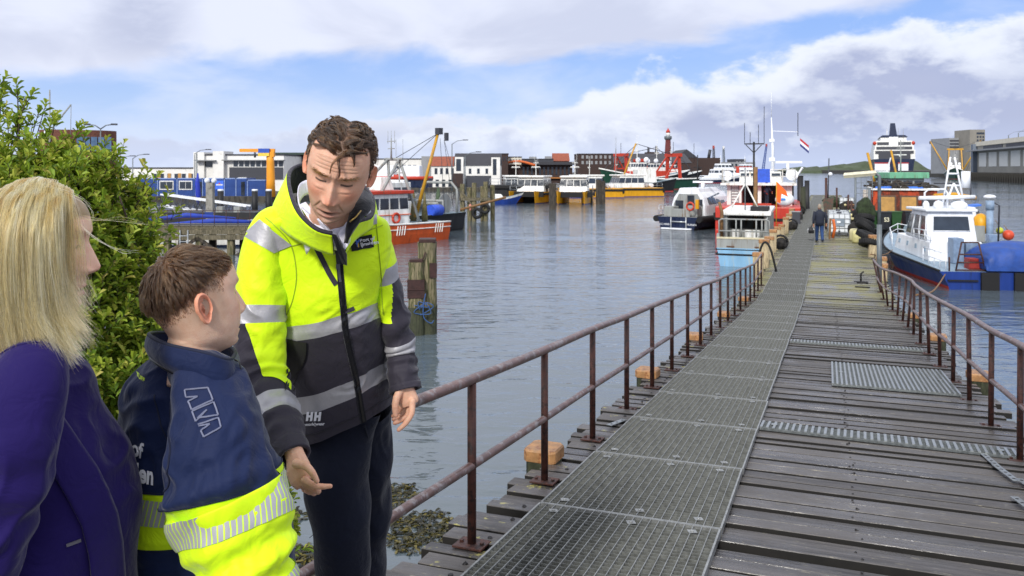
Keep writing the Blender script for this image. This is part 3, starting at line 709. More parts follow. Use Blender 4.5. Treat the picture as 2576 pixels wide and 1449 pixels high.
# ------------------------------------------------------------------ the man in the yellow jacket
HIVIS = cloth_mat('hivis_yellow', (.66, .93, .012), .55, .15, 1100, .1, .05)
CHAR = cloth_mat('charcoal_softshell', '#35323c', .62, .18, 1300, .12, .10)
TAPE = M('reflective_tape', '#a6a5aa', .42, .25, var=.05, scale=30, bump=.15, bscale=35)
BLACK = cloth_mat('black_lining', '#15161d', .7, .3)
NAVYP = cloth_mat('navy_trousers', '#0d1222', .8, .15, 900, .25, .25)
NAVY = cloth_mat('navy_softshell', '#172346', .68, .22, 900, .2, .10)
WHITE = cloth_mat('white_shirt', '#e6e4f2', .7, .2)
PLUM = cloth_mat('purple_jersey', '#1c104f', .8, .2, 700, .25, .12)
SKIN = skin_mat('skin')
ZIP = M('zip_black', '#14151a', .35, .2)
SHOE = M('dark_shoe', '#1b1917', .5)
PRINT = M('silver_print', '#c9c8cf', .5)
WPRINT = M('white_print', '#e4e4ea', .6)
YPRINT = M('yellow_print', (.62, .9, .03), .6)
def crease(G, tv, a, seed, amp):                   # diagonal drag lines plus broad folds
    d1 = wob(G, seed, 5.5, 8, (1, 1, .75)); d2 = wob(G, seed + 1, 13, 8, (1.2, .5, .8)); m_ = np.clip(wob(G, seed + 2, 3., 6) * .6 + .5, 0, 1)
    return amp * (d1 * .75 + (1 - np.abs(np.sin(d2 * 1.6))) * 1.0 * m_ - .4)
# --- body: head, neck and trunk are one loft
HM = Head(P(850, 437, 2.27), R(32), R(13), R(8), 1.06)
rows = head_rows(mouth=.75, jaw=1.0, chin=1.0, age=1.)
SK = (.72, .425, .295)
def scalp_m(x, y, z):
    ax = np.abs(x); line = .103 - .006 * gs(ax, .02) + .25 * np.clip(ax - .03, 0, .02) * (y < 0) - .9 * np.clip(ax - .056, 0, 1)
    up = np.clip((z - line) / .006, 0, 1); side = np.clip((y + .028 - .25 * np.clip(.06 - z, 0, 1)) / .008, 0, 1) * np.clip((ax - .045) / .01, 0, 1) * np.clip((z - .005) / .02, 0, 1)
    back = np.clip((y - .02) / .01, 0, 1) * np.clip((z + .055) / .02, 0, 1)
    return np.maximum(np.maximum(up, side), back) * .88, (.085, .055, .036)
cols = face_colors(rows, SK, (.42, .17, .13), scalp_m, .42, .75, .9, (.20, .12, .07), wr=.75)
body = Body(); G = HM.w(rows)
aa = head_angles()
def ring_at(px0, py0, px1, py1, d, th):
    a, b = P(px0, py0, d), P(px1, py1, d); c = np.array((a + b) / 2); h = np.array((b - a) / 2)
    return c + h * np.sin(aa)[:, None] - np.array([0, th, 0]) * np.cos(aa)[:, None]
ext = [ring_at(745, 545, 905, 555, 2.42, .07), ring_at(690, 590, 950, 590, 2.52, .085), ring_at(700, 760, 950, 740, 2.58, .11), ring_at(755, 960, 945, 910, 2.68, .09), ring_at(785, 1080, 950, 1030, 2.76, .07)]
G = np.concatenate([G, np.array(ext)]); C_ = np.concatenate([cols, np.tile(np.array(SK), (len(ext), len(aa), 1))])
body.grid(G, C_, True, (1, 1))
for sx in (-1, 1):
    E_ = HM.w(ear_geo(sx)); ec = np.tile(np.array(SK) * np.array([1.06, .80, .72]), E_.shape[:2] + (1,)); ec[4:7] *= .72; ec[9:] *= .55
    body.grid(E_, ec, True, (0, 1))
# right hand (image left): pointing finger over curled ones, thumb resting along it
d0 = 2.17; q = lambda x, y, dd=0.: tuple(P(x, y, d0 + dd))
v, f, c = hand_mesh([([q(735, 1128, .06), q(744, 1152, .035), q(750, 1178, .02), q(759, 1202, .01), q(768, 1216, .005)], [(.026, .021), (.027, .022), (.036, .022), (.036, .021), (.029, .018)], (0, -1, 0))],
    [([q(766, 1208, -.022), q(790, 1221, -.026), q(811, 1224, -.024), q(831, 1223, -.022)], [.0105, .0092, .0082, .0066]),
     ([q(768, 1216, -.004), q(794, 1230, -.008), q(800, 1236, .006), q(782, 1230, .014)], [.0108, .0095, .0088, .008]),
     ([q(766, 1221, .016), q(786, 1236, .016), q(790, 1240, .03), q(772, 1234, .03)], [.0102, .0092, .0085, .0076]),
     ([q(760, 1222, .034), q(776, 1236, .036), q(778, 1238, .046), q(764, 1232, .046)], [.009, .0082, .0075, .0068]),
     ([q(746, 1166, -.012), q(769, 1172, -.034), q(786, 1190, -.044), q(797, 1210, -.042)], [.0135, .0115, .0098, .0078])], SK)
body.add(v, f, c)
# left hand hanging, fingers drooping towards the body
d0 = 2.60
v, f, c = hand_mesh([([q(1018, 955, .01), q(1018, 975), q(1022, 992), q(1028, 1008), q(1032, 1018)], [(.026, .021), (.027, .021), (.031, .02), (.032, .019), (.028, .016)], (0, -1, 0))],
    [([q(1037, 1010, -.018), q(1035, 1040, -.026), q(1021, 1064, -.028), q(1003, 1081, -.026)], [.0118, .0104, .0092, .0074]),
     ([q(1031, 1015, .004), q(1026, 1044, -.002), q(1010, 1056, -.006), q(993, 1064, -.008)], [.0112, .0098, .0088, .0074]),
     ([q(1022, 1016, .022), q(1014, 1040, .02), q(1002, 1050, .016), q(990, 1055, .012)], [.0108, .0094, .0084, .007]),
     ([q(1012, 1012, .036), q(1005, 1032, .036), q(996, 1042, .034), q(988, 1047, .03)], [.0096, .0084, .0076, .0064]),
     ([q(1008, 980, -.014), q(998, 1000, -.030), q(994, 1022, -.036), q(995, 1044, -.036)], [.0145, .0125, .0112, .0086])], SK)
body.add(v, f, c)
body.tube([P(660, 620, 2.5), P(655, 900, 2.46), P(735, 1130, 2.25)], [.05, .045, .027], SK); body.tube([P(955, 660, 2.62), P(985, 800, 2.655), P(1000, 860, 2.66), P(1016, 960, 2.61)], [.03, .035, .032, .025], SK)
man = body.build('person', SKIN)
tag(man, 'tall man in a yellow and charcoal work jacket looking down beside the railing', 'person')
# --- jacket
MR = [(770, 515, 915, 520, 2.42, .07), (700, 545, 945, 540, 2.48, .105), (640, 580, 975, 562, 2.53, .12), (622, 630, 984, 612, 2.56, .13), (650, 695, 975, 672, 2.57, .142), (688, 760, 962, 715, 2.58, .147),
      (699, 815, 960, 757, 2.60, .147), (694, 851, 963, 794, 2.61, .146), (715, 930, 968, 850, 2.64, .141), (732, 992, 974, 909, 2.68, .138), (731, 1034, 978, 949, 2.70, .138), (748, 1108, 986, 1014, 2.73, .14)]
AZ = .34                                           # the zip line, turned to the image right
def dj(G, tv, a): return crease(G, tv, a, 3, .0085) * np.clip((tv - 2) / 2, .15, 1) + .006 * np.exp(-((tv - 7.6) / 1.2) ** 2) * np.sin(tv * 3.2 + a * 4) * np.exp(-((a + 1.0) / .7) ** 2)
TOR = Cloth(MR, 128, 10, 2.35, dj)
mb = MB()
TOR.mesh(mb, lambda t, a: 2 if (6 <= t < 7 or 9 <= t < 10) else (0 if t < 6 else 1))
sl_m = lambda bands, base: (lambda t, a: base(t, a) if not any(b0 <= t < b1 for b0, b1 in bands) else 2)
def ds(seed, elbow):
    return lambda G, tv, a: crease(G, tv, a, seed, .008) + .007 * np.exp(-((tv - elbow) / .9) ** 2) * np.sin(tv * 7.5 + 1.2 * np.sin(a)) + .003 * np.exp(-((tv - elbow - 2) / .8) ** 2) * np.sin(tv * 11)
RS = Cloth.along([(735, 548, 2.49, .035, .06), (690, 572, 2.50, .062, .08), (664, 668, 2.49, .078, .092), (656, 768, 2.47, .077, .09), (655, 815, 2.46, .076, .088), (655, 890, 2.44, .075, .085), (659, 955, 2.41, .074, .082), (676, 1012, 2.36, .069, .074), (698, 1062, 2.31, .060, .065), (722, 1112, 2.26, .053, .055), (741, 1150, 2.22, .043, .045)], 88, 12, ds(21, 6.2))
RS.mesh(mb, lambda t, a: 2 if (3 <= t < 4) else (2 if 7.15 <= t < 8.0 else (0 if t < 3 else 1)))
RS.poly(mb, [(4, -.22), (4, 1.9), (7.1, 1.75), (6.5, .62)], .0022, 0, 24)
LS = Cloth.along([(925, 560, 2.58, .03, .05), (948, 605, 2.60, .040, .07), (966, 665, 2.61, .044, .075), (971, 702, 2.62, .043, .073), (984, 780, 2.64, .050, .073), (1000, 855, 2.66, .053, .07), (1008, 893, 2.66, .051, .066), (1014, 940, 2.64, .051, .06), (1022, 984, 2.62, .050, .052)], 80, 12, ds(31, 4.4))
LS.mesh(mb, lambda t, a: 2 if (2 <= t < 3 or 5 <= t < 6) else (0 if (t < 2 or (t < 4.2 and a < .75 - .55 * (t - 3) and a > -2.6)) else 1))
DM = Drape(mb); jk = mb.build('jacket', [HIVIS, CHAR, TAPE], man)
jk.modifiers.new('s', 'SUBSURF').render_levels = 1
# cuffs
for S, t0 in ((RS, 9.2), (LS, 7.55)):
    mb = MB(); n = 5; rws = []
    for i in range(n + 1):
        t = t0 + (S.tv[-1] - t0) * i / n; rws.append([S.at(t, a, .005 if 0 < i else .001) for a in S.a])
    rws.append([S.at(S.tv[-1], a, -.004) for a in S.a]); rws.append([S.at(S.tv[-1] - .5, a, -.006) for a in S.a]); mb.loft(rws, 0, False); mb.build('cuff', CHAR, jk)
# reflective tapes over the shoulders, pocket, zip, badge, prints
mb = MB(); DM.patch(mb, [(654, 553), (612, 592), (688, 637), (735, 617)], .0035, 0, 14); mb.build('shoulder_tape', TAPE, jk)
mb = MB(); DM.patch(mb, [(944, 528), (918, 532), (923, 568), (947, 562)], .0035, 0, 8); mb.build('shoulder_tape', TAPE, jk)
mb = MB(); TOR.band(mb, [(1.55, AZ - .05), (2.5, AZ - .02), (4, AZ + .02), (6, AZ + .06), (8, AZ + .10), (10, AZ + .16), (11, AZ + .18)], .020, .003, 0, 70)
TOR.band(mb, [(3.6, AZ + .0), (4, AZ + .02), (6, AZ + .06), (8, AZ + .10), (10, AZ + .16), (10.9, AZ + .18)], .007, .006, 1, 70)
TOR.band(mb, [(1.6, AZ - .09), (2.6, AZ - .05), (3.6, AZ - .0)], .012, .006, 1, 30)
zp = mb.build('zip', [BLACK, ZIP], jk)
mb = MB(); TOR.band(mb, [(3.55, AZ - .01), (3.75, AZ - .01)], .012, .009, 0, 6); TOR.band(mb, [(3.75, AZ - .0), (4.3, AZ + .02)], .008, .008, 0, 8); mb.build('zip_pull', M('zip_metal', '#55565c', .3, .7), zp)
mb = MB(); DM.line(mb, [(794, 618), (812, 655), (830, 690), (846, 716)], .0155); DM.line(mb, [(860, 750), (864, 768), (867, 784)], .012); DM.line(mb, [(862, 782), (875, 780), (890, 774)], .014); mb.build('pocket_trim', CHAR, jk)
mb = MB(); DM.patch(mb, [(724, 852), (773, 862), (770, 905), (716, 985)], .003, 0, 12); DM.line(mb, [(773, 860), (770, 900), (752, 940), (735, 985)], .003, .0045, 1); mb.build('side_pocket', [M('dark_panel', '#242424', .7), ZIP], jk)
mb = MB(); DM.patch(mb, [(879, 599), (934, 588), (939, 621), (885, 632)], .0045, 0, 8)
bd = mb.build('badge', M('badge_black', '#16171d', .8), jk)
mb = MB(); DM.text(mb, 'Port of', 12.5, (904, 604.5), (1, -.19), (-.16, -1), .0068, 0, .02); DM.text(mb, 'IJmuiden', 12.5, (905.5, 615), (1, -.19), (-.16, -1), .0068, 0, .02)
mb.build('badge_lettering', WPRINT, bd)
mb = MB(); DM.line(mb, [(894, 601), (898, 610), (899, 619)], .005, .0066); DM.line(mb, [(904, 599), (899, 609), (895, 613)], .005, .0068); DM.line(mb, [(899.5, 610), (901, 620)], .0035, .0072, 1)
mb.build('badge_emblem', [M('emblem_blue', '#3f66c8', .6), M('emblem_yellow', '#d0a93a', .6)], bd)
mb = MB()
for x in (771, 790.5):
    for u in (0, 10): DM.patch(mb, [(x + u + 2.6, 1035), (x + u + 8.6, 1034), (x + u + 6, 1057), (x + u, 1058)], .004, 0, 3)
    DM.patch(mb, [(x + 4, 1043), (x + 16, 1042), (x + 15.4, 1048), (x + 3.4, 1049)], .0042, 0, 3)
DM.text(mb, 'work|wear', 10.8, (769, 1066.5), (1, -.05), (-.05, -1), .004, 0, .02)
mb.build('hem_logo', WPRINT, jk)
# hem seam and armhole seams
mb = MB(); DM.line(mb, [(668, 548), (700, 575), (733, 618), (746, 690), (738, 750), (722, 792)], .003, .002); DM.line(mb, [(735, 618), (790, 608), (838, 606)], .003, .002); DM.line(mb, [(880, 598), (925, 580), (962, 566)], .003, .002); DM.line(mb, [(945, 560), (953, 640), (960, 720), (964, 790)], .003, .002); mb.build('seam', M('seam_yellow', (.30, .42, .01), .8), jk)
mb = MB(); TOR.band(mb, [(10.62, a) for a in np.linspace(-1.7, 1.7, 12)], .0025, .003, 0, 60); mb.build('seam', M('seam_dark', '#26242c', .8), jk)
# stand-up collar, open at the front
bot = [(842, 640, 2.32), (790, 622, 2.335), (722, 585, 2.40), (690, 540, 2.47), (702, 500, 2.55), (748, 485, 2.62), (800, 480, 2.68), (870, 485, 2.70), (930, 512, 2.65), (945, 540, 2.55), (932, 570, 2.45), (892, 600, 2.36), (862, 640, 2.33)]
top = [(836, 588, 2.28), (795, 575, 2.275), (752, 535, 2.325), (731, 485, 2.41), (727, 442, 2.51), (745, 420, 2.60), (800, 410, 2.66), (870, 425, 2.69), (918, 472, 2.64), (938, 505, 2.54), (932, 545, 2.42), (893, 562, 2.32), (872, 600, 2.29)]
B_ = spl([tuple(P(*p)) for p in bot], 60); T_ = spl([tuple(P(*p)) for p in top], 60)
rws = [[tuple(B_[i] * (1 - k) + T_[i] * k + np.array([0, 0, .004 * math.sin(k * 3.1)])) for i in range(60)] for k in np.linspace(0, 1, 9)]
mb = MB(); mb.loft(rws, 0, False, True, False)
co = mb.build('collar', [BLACK, HIVIS, CHAR], jk)
sd_ = co.modifiers.new('s', 'SOLIDIFY'); sd_.thickness = .007; sd_.offset = -1; sd_.material_offset = 1; sd_.material_offset_rim = 0
mb = MB(); mb.tube([Vector(p) + Vector((0, 0, .001)) for p in T_], .0058, 8); mb.build('collar_edge', CHAR, co)
mb = MB(); mb.loft([[P(*p) for p in r] for r in ([(893, 478, 2.42), (915, 480, 2.43), (932, 492, 2.44)], [(886, 515, 2.36), (912, 512, 2.35), (939, 513, 2.39)], [(879, 545, 2.31), (902, 542, 2.295), (930, 532, 2.345)], [(872, 572, 2.285), (890, 567, 2.275), (905, 556, 2.295)], [(867, 612, 2.29), (876, 606, 2.285), (884, 585, 2.29)])], 0, False, True, False)
fl2 = mb.build('collar_flap', BLACK, co); fl2.modifiers.new('s', 'SOLIDIFY').thickness = .004
mb = MB(); q_ = [P(880, 558, 2.265), P(895, 546, 2.275), P(908, 530, 2.295)]; mb.tube(q_, .0025, 6); mb.build('collar_zip', M('zip_brass', '#a58a4e', .3, .8), co)
# shirt: collar and a strip of chest
mb = MB()
n0 = [(772, 640, 2.375), (752, 560, 2.40), (752, 520, 2.45), (770, 490, 2.52), (830, 480, 2.56), (890, 500, 2.52), (905, 545, 2.43), (885, 600, 2.36), (862, 650, 2.345)]
n1 = [(800, 590, 2.31), (762, 535, 2.345), (750, 485, 2.41), (765, 455, 2.52), (830, 445, 2.56), (890, 470, 2.54), (905, 520, 2.42), (880, 560, 2.32), (865, 585, 2.31)]
B2 = spl([tuple(P(*p)) for p in n0], 40); T2 = spl([tuple(P(*p)) for p in n1], 40)
mb.loft([[tuple(B2[i] * (1 - k) + T2[i] * k) for i in range(40)] for k in np.linspace(0, 1, 6)], 0, False, True, False)
mb.loft([[tuple(P(*p)) for p in r] for r in ([(790, 570, 2.335), (830, 578, 2.305), (875, 566, 2.325)], [(815, 610, 2.335), (845, 612, 2.315), (878, 600, 2.335)], [(845, 628, 2.35), (856, 630, 2.34), (868, 626, 2.35)])], 0, False, True, False)
for fl in ([(752, 515, 2.35), (768, 508, 2.335), (815, 566, 2.285), (842, 592, 2.285), (838, 606, 2.295), (800, 585, 2.30)], [(870, 560, 2.30), (884, 545, 2.31), (880, 610, 2.30), (868, 628, 2.305), (850, 588, 2.295)]):
    mb.prism([P(*p) for p in fl], (0, .005, 0), 0)
sh = mb.build('shirt', WHITE, man); sh.modifiers.new('s', 'SOLIDIFY').thickness = .002
mb = MB(); mb.prism([P(*p) for p in ((834, 588, 2.262), (845, 591, 2.262), (872, 640, 2.285), (872, 668, 2.31), (860, 664, 2.31), (848, 630, 2.28))], (0, .006, 0)); mb.build('zip_flap', BLACK, jk)
# trousers
def dt_(G, tv, a): return crease(G, tv, a, 41, .0055) + .005 * np.sin(tv * 4 + a * 1.5) * np.exp(-((tv - 2.5) / 1.5) ** 2)
mb = MB()
Cloth.along([(862, 1030, 2.74, .125, .115), (852, 1110, 2.73, .115, .11), (850, 1200, 2.70, .106, .108), (853, 1300, 2.69, .098, .10), (862, 1400, 2.70, .090, .092), (868, 1500, 2.73, .08, .085), (872, 1700, 2.78, .07, .075), (872, 1840, 2.80, .066, .08)], 72, 10, dt_).mesh(mb)
Cloth.along([(925, 1030, 2.82, .085, .10), (928, 1110, 2.85, .078, .10), (934, 1200, 2.88, .072, .095), (938, 1300, 2.92, .060, .09), (928, 1400, 2.95, .062, .085), (920, 1500, 2.97, .07, .08), (915, 1700, 3.0, .068, .07), (915, 1790, 3.0, .064, .075)], 72, 10, dt_).mesh(mb)
tr = mb.build('trousers', NAVYP, man); tr.modifiers.new('s', 'SUBSURF').render_levels = 1
mb = MB(); mb.tube([P(918, 1070, 2.63), P(926, 1100, 2.68), P(922, 1140, 2.72), P(905, 1180, 2.72)], .003, 6); mb.build('fly_seam', M('seam_navy', '#0e1322', .8), tr)
for x, d in ((872, 2.72), (915, 2.92)):
    mb = MB(); p = P(x, HY + 1.90 * FPX / d, d); mb.loft([[p + Vector((.05 * s_ * math.sin(t), y, .0 + max(0, hz * (math.cos(t) * .5 + .5)))) for t in np.linspace(-math.pi, math.pi, 15)[:-1]] for y, s_, hz in ((.10, .5, .05), (.08, .8, .09), (0, .9, .10), (-.1, .95, .06), (-.17, .8, .045), (-.2, .3, .02))])
    mb.build('shoe', SHOE, man)
# --- hair: damp wavy locks
def grow(H, roots, nrm, flow, ln, k=9, wave=.0, wf=2., lift=.35, seed=1, drop=.0, rad=None):
    """paths on head space roots: follow the flow over the skull, lifted off it, with a wave across"""
    g = np.random.RandomState(seed); n = len(roots); p = roots.copy(); out = [p.copy()]; ph = g.uniform(0, 6.28, n)
    side = np.cross(nrm, flow); side /= np.linalg.norm(side, axis=1, keepdims=True) + 1e-9
    for i in range(1, k):
        u = i / (k - 1); st = ln[:, None] / (k - 1)
        nn = p / np.array([.0785, .1, .1335]) ** 2; nn /= np.linalg.norm(nn, axis=1, keepdims=True)
        fl = flow - nn * (flow * nn).sum(1, keepdims=True); fl /= np.linalg.norm(fl, axis=1, keepdims=True) + 1e-9
        d = fl + nn * (lift * (1 - 1.35 * u)) + side * (wave * np.cos(ph + wf * 6.28 * u))[:, None] + np.array([0, 0, -drop * u])
        d /= np.linalg.norm(d, axis=1, keepdims=True); p = p + d * st; out.append(p.copy())
    return np.stack(out, 1)
def scalp_points(H, rows, mask, n, seed):
    g = np.random.RandomState(seed); r = rows[:134]; nr, na = r.shape[:2]
    du = np.roll(r, -1, 1) - r; dv = np.zeros_like(r); dv[:-1] = r[1:] - r[:-1]; ar = np.linalg.norm(np.cross(du, dv), axis=2); k, _ = mask(r[..., 0], r[..., 1], r[..., 2]); wgt = (ar * (k > .4)).ravel()
    idx = g.choice(nr * na, n, p=wgt / wgt.sum()); i, j = idx // na, idx % na; f, h = g.rand(n, 1), g.rand(n, 1); i1 = np.minimum(i + 1, nr - 1); j1 = (j + 1) % na
    p = (r[i, j] * (1 - f) + r[i1, j] * f) * (1 - h) + (r[i, j1] * (1 - f) + r[i1, j1] * f) * h
    nn = p / np.array([.0785, .1, .1335]) ** 2; return p, nn / np.linalg.norm(nn, axis=1, keepdims=True)
def clump(pg, roots_g, pts, g, tight=.85, sc_=1.):
    """children follow the nearest guide and draw together towards its tip"""
    out = np.zeros((len(pts), pg.shape[1], 3)); u = np.linspace(0, 1, pg.shape[1])[None, :, None]
    for c0 in range(0, len(pts), 4000):
        q_ = pts[c0:c0 + 4000]; i = np.argmin(((q_[:, None] - roots_g[None]) ** 2).sum(2), 1); off = q_ - roots_g[i]
        sp = off[:, None] * (1 - tight * u ** .7) + g.normal(0, .0010 * sc_, (len(q_), 1, 3)) * u
        out[c0:c0 + 4000] = pg[i] * 1 + sp
    return out
g_ = np.random.RandomState(5)
gp, gn = scalp_points(HM, rows, scalp_m, 620, 8)
crown = np.array([.0, .055, .115])
fl = gp - crown; fl /= np.linalg.norm(fl, axis=1, keepdims=True) + 1e-6
front = np.clip((-gp[:, 1] + .01) / .07, 0, 1) * np.clip((gp[:, 2] - .06) / .03, 0, 1)
topk = np.clip((gp[:, 2] - .055) / .035, 0, 1)
sw = np.sign(gp[:, 0] - .004)[:, None]
fringe = front * gs(gp[:, 0] - .014, .017) * (g_.rand(len(gp)) < .42)
back_ = np.stack([sw[:, 0] * .9, np.full(len(gp), .55), np.full(len(gp), .25)], 1)
fl = fl * (1 - topk[:, None]) + back_ * topk[:, None]
fl = fl * (1 - fringe[:, None]) + fringe[:, None] * np.stack([g_.normal(.1, .5, len(gp)), np.full(len(gp), -1.), np.full(len(gp), -.3)], 1)
fl += g_.normal(0, .28, fl.shape)
ln = .008 + .044 * topk * g_.uniform(.7, 1.25, len(gp)); ln *= 1 + .25 * fringe
G1 = grow(HM, gp, gn, fl, ln, 12, .34, .8, .95, 3, .25)
pts, _ = scalp_points(HM, rows, scalp_m, 20000, 9)
HP = clump(G1, gp, pts, g_, .88)
hair('hair', HM.w(HP), .00036, .00010, hair_mat('hair_brown', ['#0b0603', '#150d07', '#25170d', '#3d2917', '#66492c']), man)
# brows and grey sideburns
bx_ = g_.uniform(-1, 1, 340); sgn = np.where(g_.rand(340) > .5, 1, -1); X = sgn * (.033 + bx_ * .02); Zb = .051 - 5 * (np.abs(X) - .036) ** 2 + g_.normal(0, .002, 340)
Yb = np.array([rows[np.argmin(np.abs(rows[:, 0, 2] - z)), np.argmin(np.abs(rows[np.argmin(np.abs(rows[:, 0, 2] - z)), :, 0] - x) + 9 * (rows[np.argmin(np.abs(rows[:, 0, 2] - z)), :, 1] > 0)), 1] for x, z in zip(X, Zb)])
b0 = np.stack([X, Yb, Zb], 1); u = np.linspace(0, 1, 4)[None, :, None]; dirb = np.stack([sgn * .008, -np.full(340, .0012), g_.normal(.001, .0012, 340)], 1)
hair('eyebrow', HM.w(b0[:, None] + dirb[:, None] * u), .00035, .0001, hair_mat('brow_fair', ['#1c1208', '#33230f', '#54401f']), man)
# ------------------------------------------------------------------ the boy, seen from behind, facing right and away
HB = Head(P(497, 772, 1.90), R(-4), R(4), R(133), .98)
rB = head_rows(young=1., mouth=.1, nose=.95, chin=.6, jaw=1.02)
SKB = (.75, .50, .36)
def top_b(x, y, z): ax = np.abs(x); line = .066 - .072 * np.clip((y - .0) / .085, 0, 1) + .030 * np.clip((-y - .04) / .03, 0, 1); return np.clip((z - line) / .012, 0, 1), (.11, .07, .042)
def fade_b(x, y, z):
    k = np.clip((z + .055 - .25 * np.clip(-y, 0, 1)) / .11, 0, 1) * np.clip((y + .035 + .4 * np.clip(.045 - z, 0, .05)) / .02, 0, 1); kt, _ = top_b(x, y, z)
    return np.maximum(k * .72, kt * .92), (.13, .09, .06)
body = Body(); G = HB.w(rB)
cB = face_colors(rB, SKB, (.50, .20, .16), fade_b, 0, .1, .5, (.20, .12, .07))
a_h = np.array(head_angles()); yaw = R(133)
def ringy(px, py, d, rx, ry):
    c = np.array(P(px, py, d)); ca, sa = math.cos(yaw), math.sin(yaw); X = rx * np.sin(a_h); Y = -ry * np.cos(a_h)
    return np.stack([c[0] + X * ca - Y * sa, c[1] + X * sa + Y * ca, np.full_like(X, c[2])], -1)
ext = [ringy(490, 930, 1.92, .075, .06), ringy(480, 1010, 1.95, .10, .08), ringy(500, 1250, 1.95, .10, .085), ringy(520, 1600, 1.98, .10, .08)]
G = np.concatenate([G, np.array(ext)]); C_ = np.concatenate([cB, np.tile(np.array(SKB), (len(ext), len(a_h), 1))])
body.grid(G, C_, True, (1, 1))
for sx in (-1, 1):
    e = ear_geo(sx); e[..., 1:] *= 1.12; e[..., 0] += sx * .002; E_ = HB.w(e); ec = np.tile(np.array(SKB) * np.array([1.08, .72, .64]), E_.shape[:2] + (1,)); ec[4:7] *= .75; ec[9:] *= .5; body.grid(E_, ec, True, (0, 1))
boy = tag(body.build('person', SKIN), 'boy with a faded haircut in a navy jacket with yellow bands, seen from behind', 'person')
def dB(G, tv, a): return crease(G, tv, a, 61, .008)
BR = [(400, 890, 590, 930, 1.93, .075), (358, 925, 610, 962, 1.95, .10), (325, 968, 640, 1005, 1.96, .12), (310, 1040, 662, 1055, 1.96, .135), (306, 1105, 676, 1100, 1.96, .14), (312, 1165, 692, 1150, 1.95, .145),
      (319, 1190, 704, 1168, 1.95, .15), (321, 1204, 708, 1184, 1.95, .152), (325, 1264, 718, 1240, 1.95, .152), (328, 1322, 726, 1290, 1.95, .152), (331, 1400, 738, 1380, 1.96, .15), (338, 1590, 742, 1570, 1.97, .14)]
BT = Cloth(BR, 120, 10, 2.3, dB)
YL = HIVIS
def stripe_mat():
    m = bpy.data.materials.new('segmented_tape'); m.use_nodes = True; g = NT(m.node_tree); nt = m.node_tree; b = nt.nodes['Principled BSDF']
    at = g.n('ShaderNodeAttribute', attribute_name='arc'); f = g.m('FRACT', g.m('MULTIPLY', at.outputs['Fac'], 1 / .0125)); k = g.mr(f, .74, .80)
    nt.links.new(g.mix(k, (.37, .37, .40), (.62, .9, .012)), b.inputs['Base Color']); b.inputs['Roughness'].default_value = .45; return m
SEG = stripe_mat()
def seg_band(S, t0, t1, name, parent, a0=-np.pi, a1=np.pi, slant=.02, off=.0022):
    n = 120; mb = MB(); arc = []; rws = []; tot = 0; last = None
    for j in range(n + 1):
        a = a0 + (a1 - a0) * j / n; p = S.at((t0 + t1) / 2, a)
        if last is not None: tot += (p - last).length
        last = p; r_ = []
        for i in range(6): r_.append(S.at(t0 + (t1 - t0) * i / 5, a, off)); arc.append(tot + slant * i / 5)
        rws.append(r_)
    mb.loft(rws, 0, False, True, False); o = mb.build(name, SEG, parent); o.data.attributes.new('arc', 'FLOAT', 'POINT').data.foreach_set('value', arc); return o
mb = MB(); BT.mesh(mb, lambda t, a: 1 if 6 <= t < 9 else 0)
def dBs(G, tv, a): return crease(G, tv, a, 71, .008) + .010 * np.exp(-((tv - 5.2) / 1.6) ** 2) * np.sin(tv * 4.5 + 1.5 * a) * np.clip(np.cos(a) + .3, 0, 1) + .012 * np.exp(-((tv - 8.4) / .9) ** 2) * np.sin(tv * 7 + a)
BA = Cloth.along([(470, 935, 1.88, .03, .05), (510, 960, 1.84, .072, .07), (536, 1030, 1.80, .088, .085), (546, 1110, 1.77, .100, .092), (550, 1185, 1.75, .112, .096), (557, 1242, 1.74, .122, .10), (561, 1257, 1.74, .123, .10), (584, 1326, 1.73, .122, .098), (604, 1400, 1.72, .102, .088), (640, 1500, 1.72, .085, .08), (690, 1560, 1.76, .06, .06), (715, 1620, 1.85, .05, .05)], 96, 10, dBs)
BA.mesh(mb, lambda t, a: 1 if t >= 5 else 0)
DB = Drape(mb); bj = mb.build('jacket', [NAVY, YL], boy); bj.modifiers.new('s', 'SUBSURF').render_levels = 1
seg_band(BT, 7, 8, 'segmented_tape', bj); seg_band(BA, 6, 7.15, 'segmented_tape', bj); seg_band(BA, 8.7, 9.6, 'segmented_tape', bj)
mb = MB()
for t in (6., 9.): BT.band(mb, [(t, a) for a in np.linspace(-2.6, 2.6, 14)], .004, .002, 0, 80)
BA.band(mb, [(5, a) for a in np.linspace(-2.6, 2.6, 14)], .004, .002, 0, 80)
BT.band(mb, [(1.6, -.25), (3, -.05), (4.5, .12), (5.2, .14)], .003, .002, 0, 40); BT.band(mb, [(1.3, .15), (2., .0), (3., .05)], .003, .002, 0, 20)
BA.band(mb, [(1.2, -.9), (2.5, -.75), (3.6, -.7), (4.1, -.85), (4.5, -1.3)], .004, .0025, 0, 40)
mb.build('seam', M('seam_navy2', '#121a34', .8), bj)
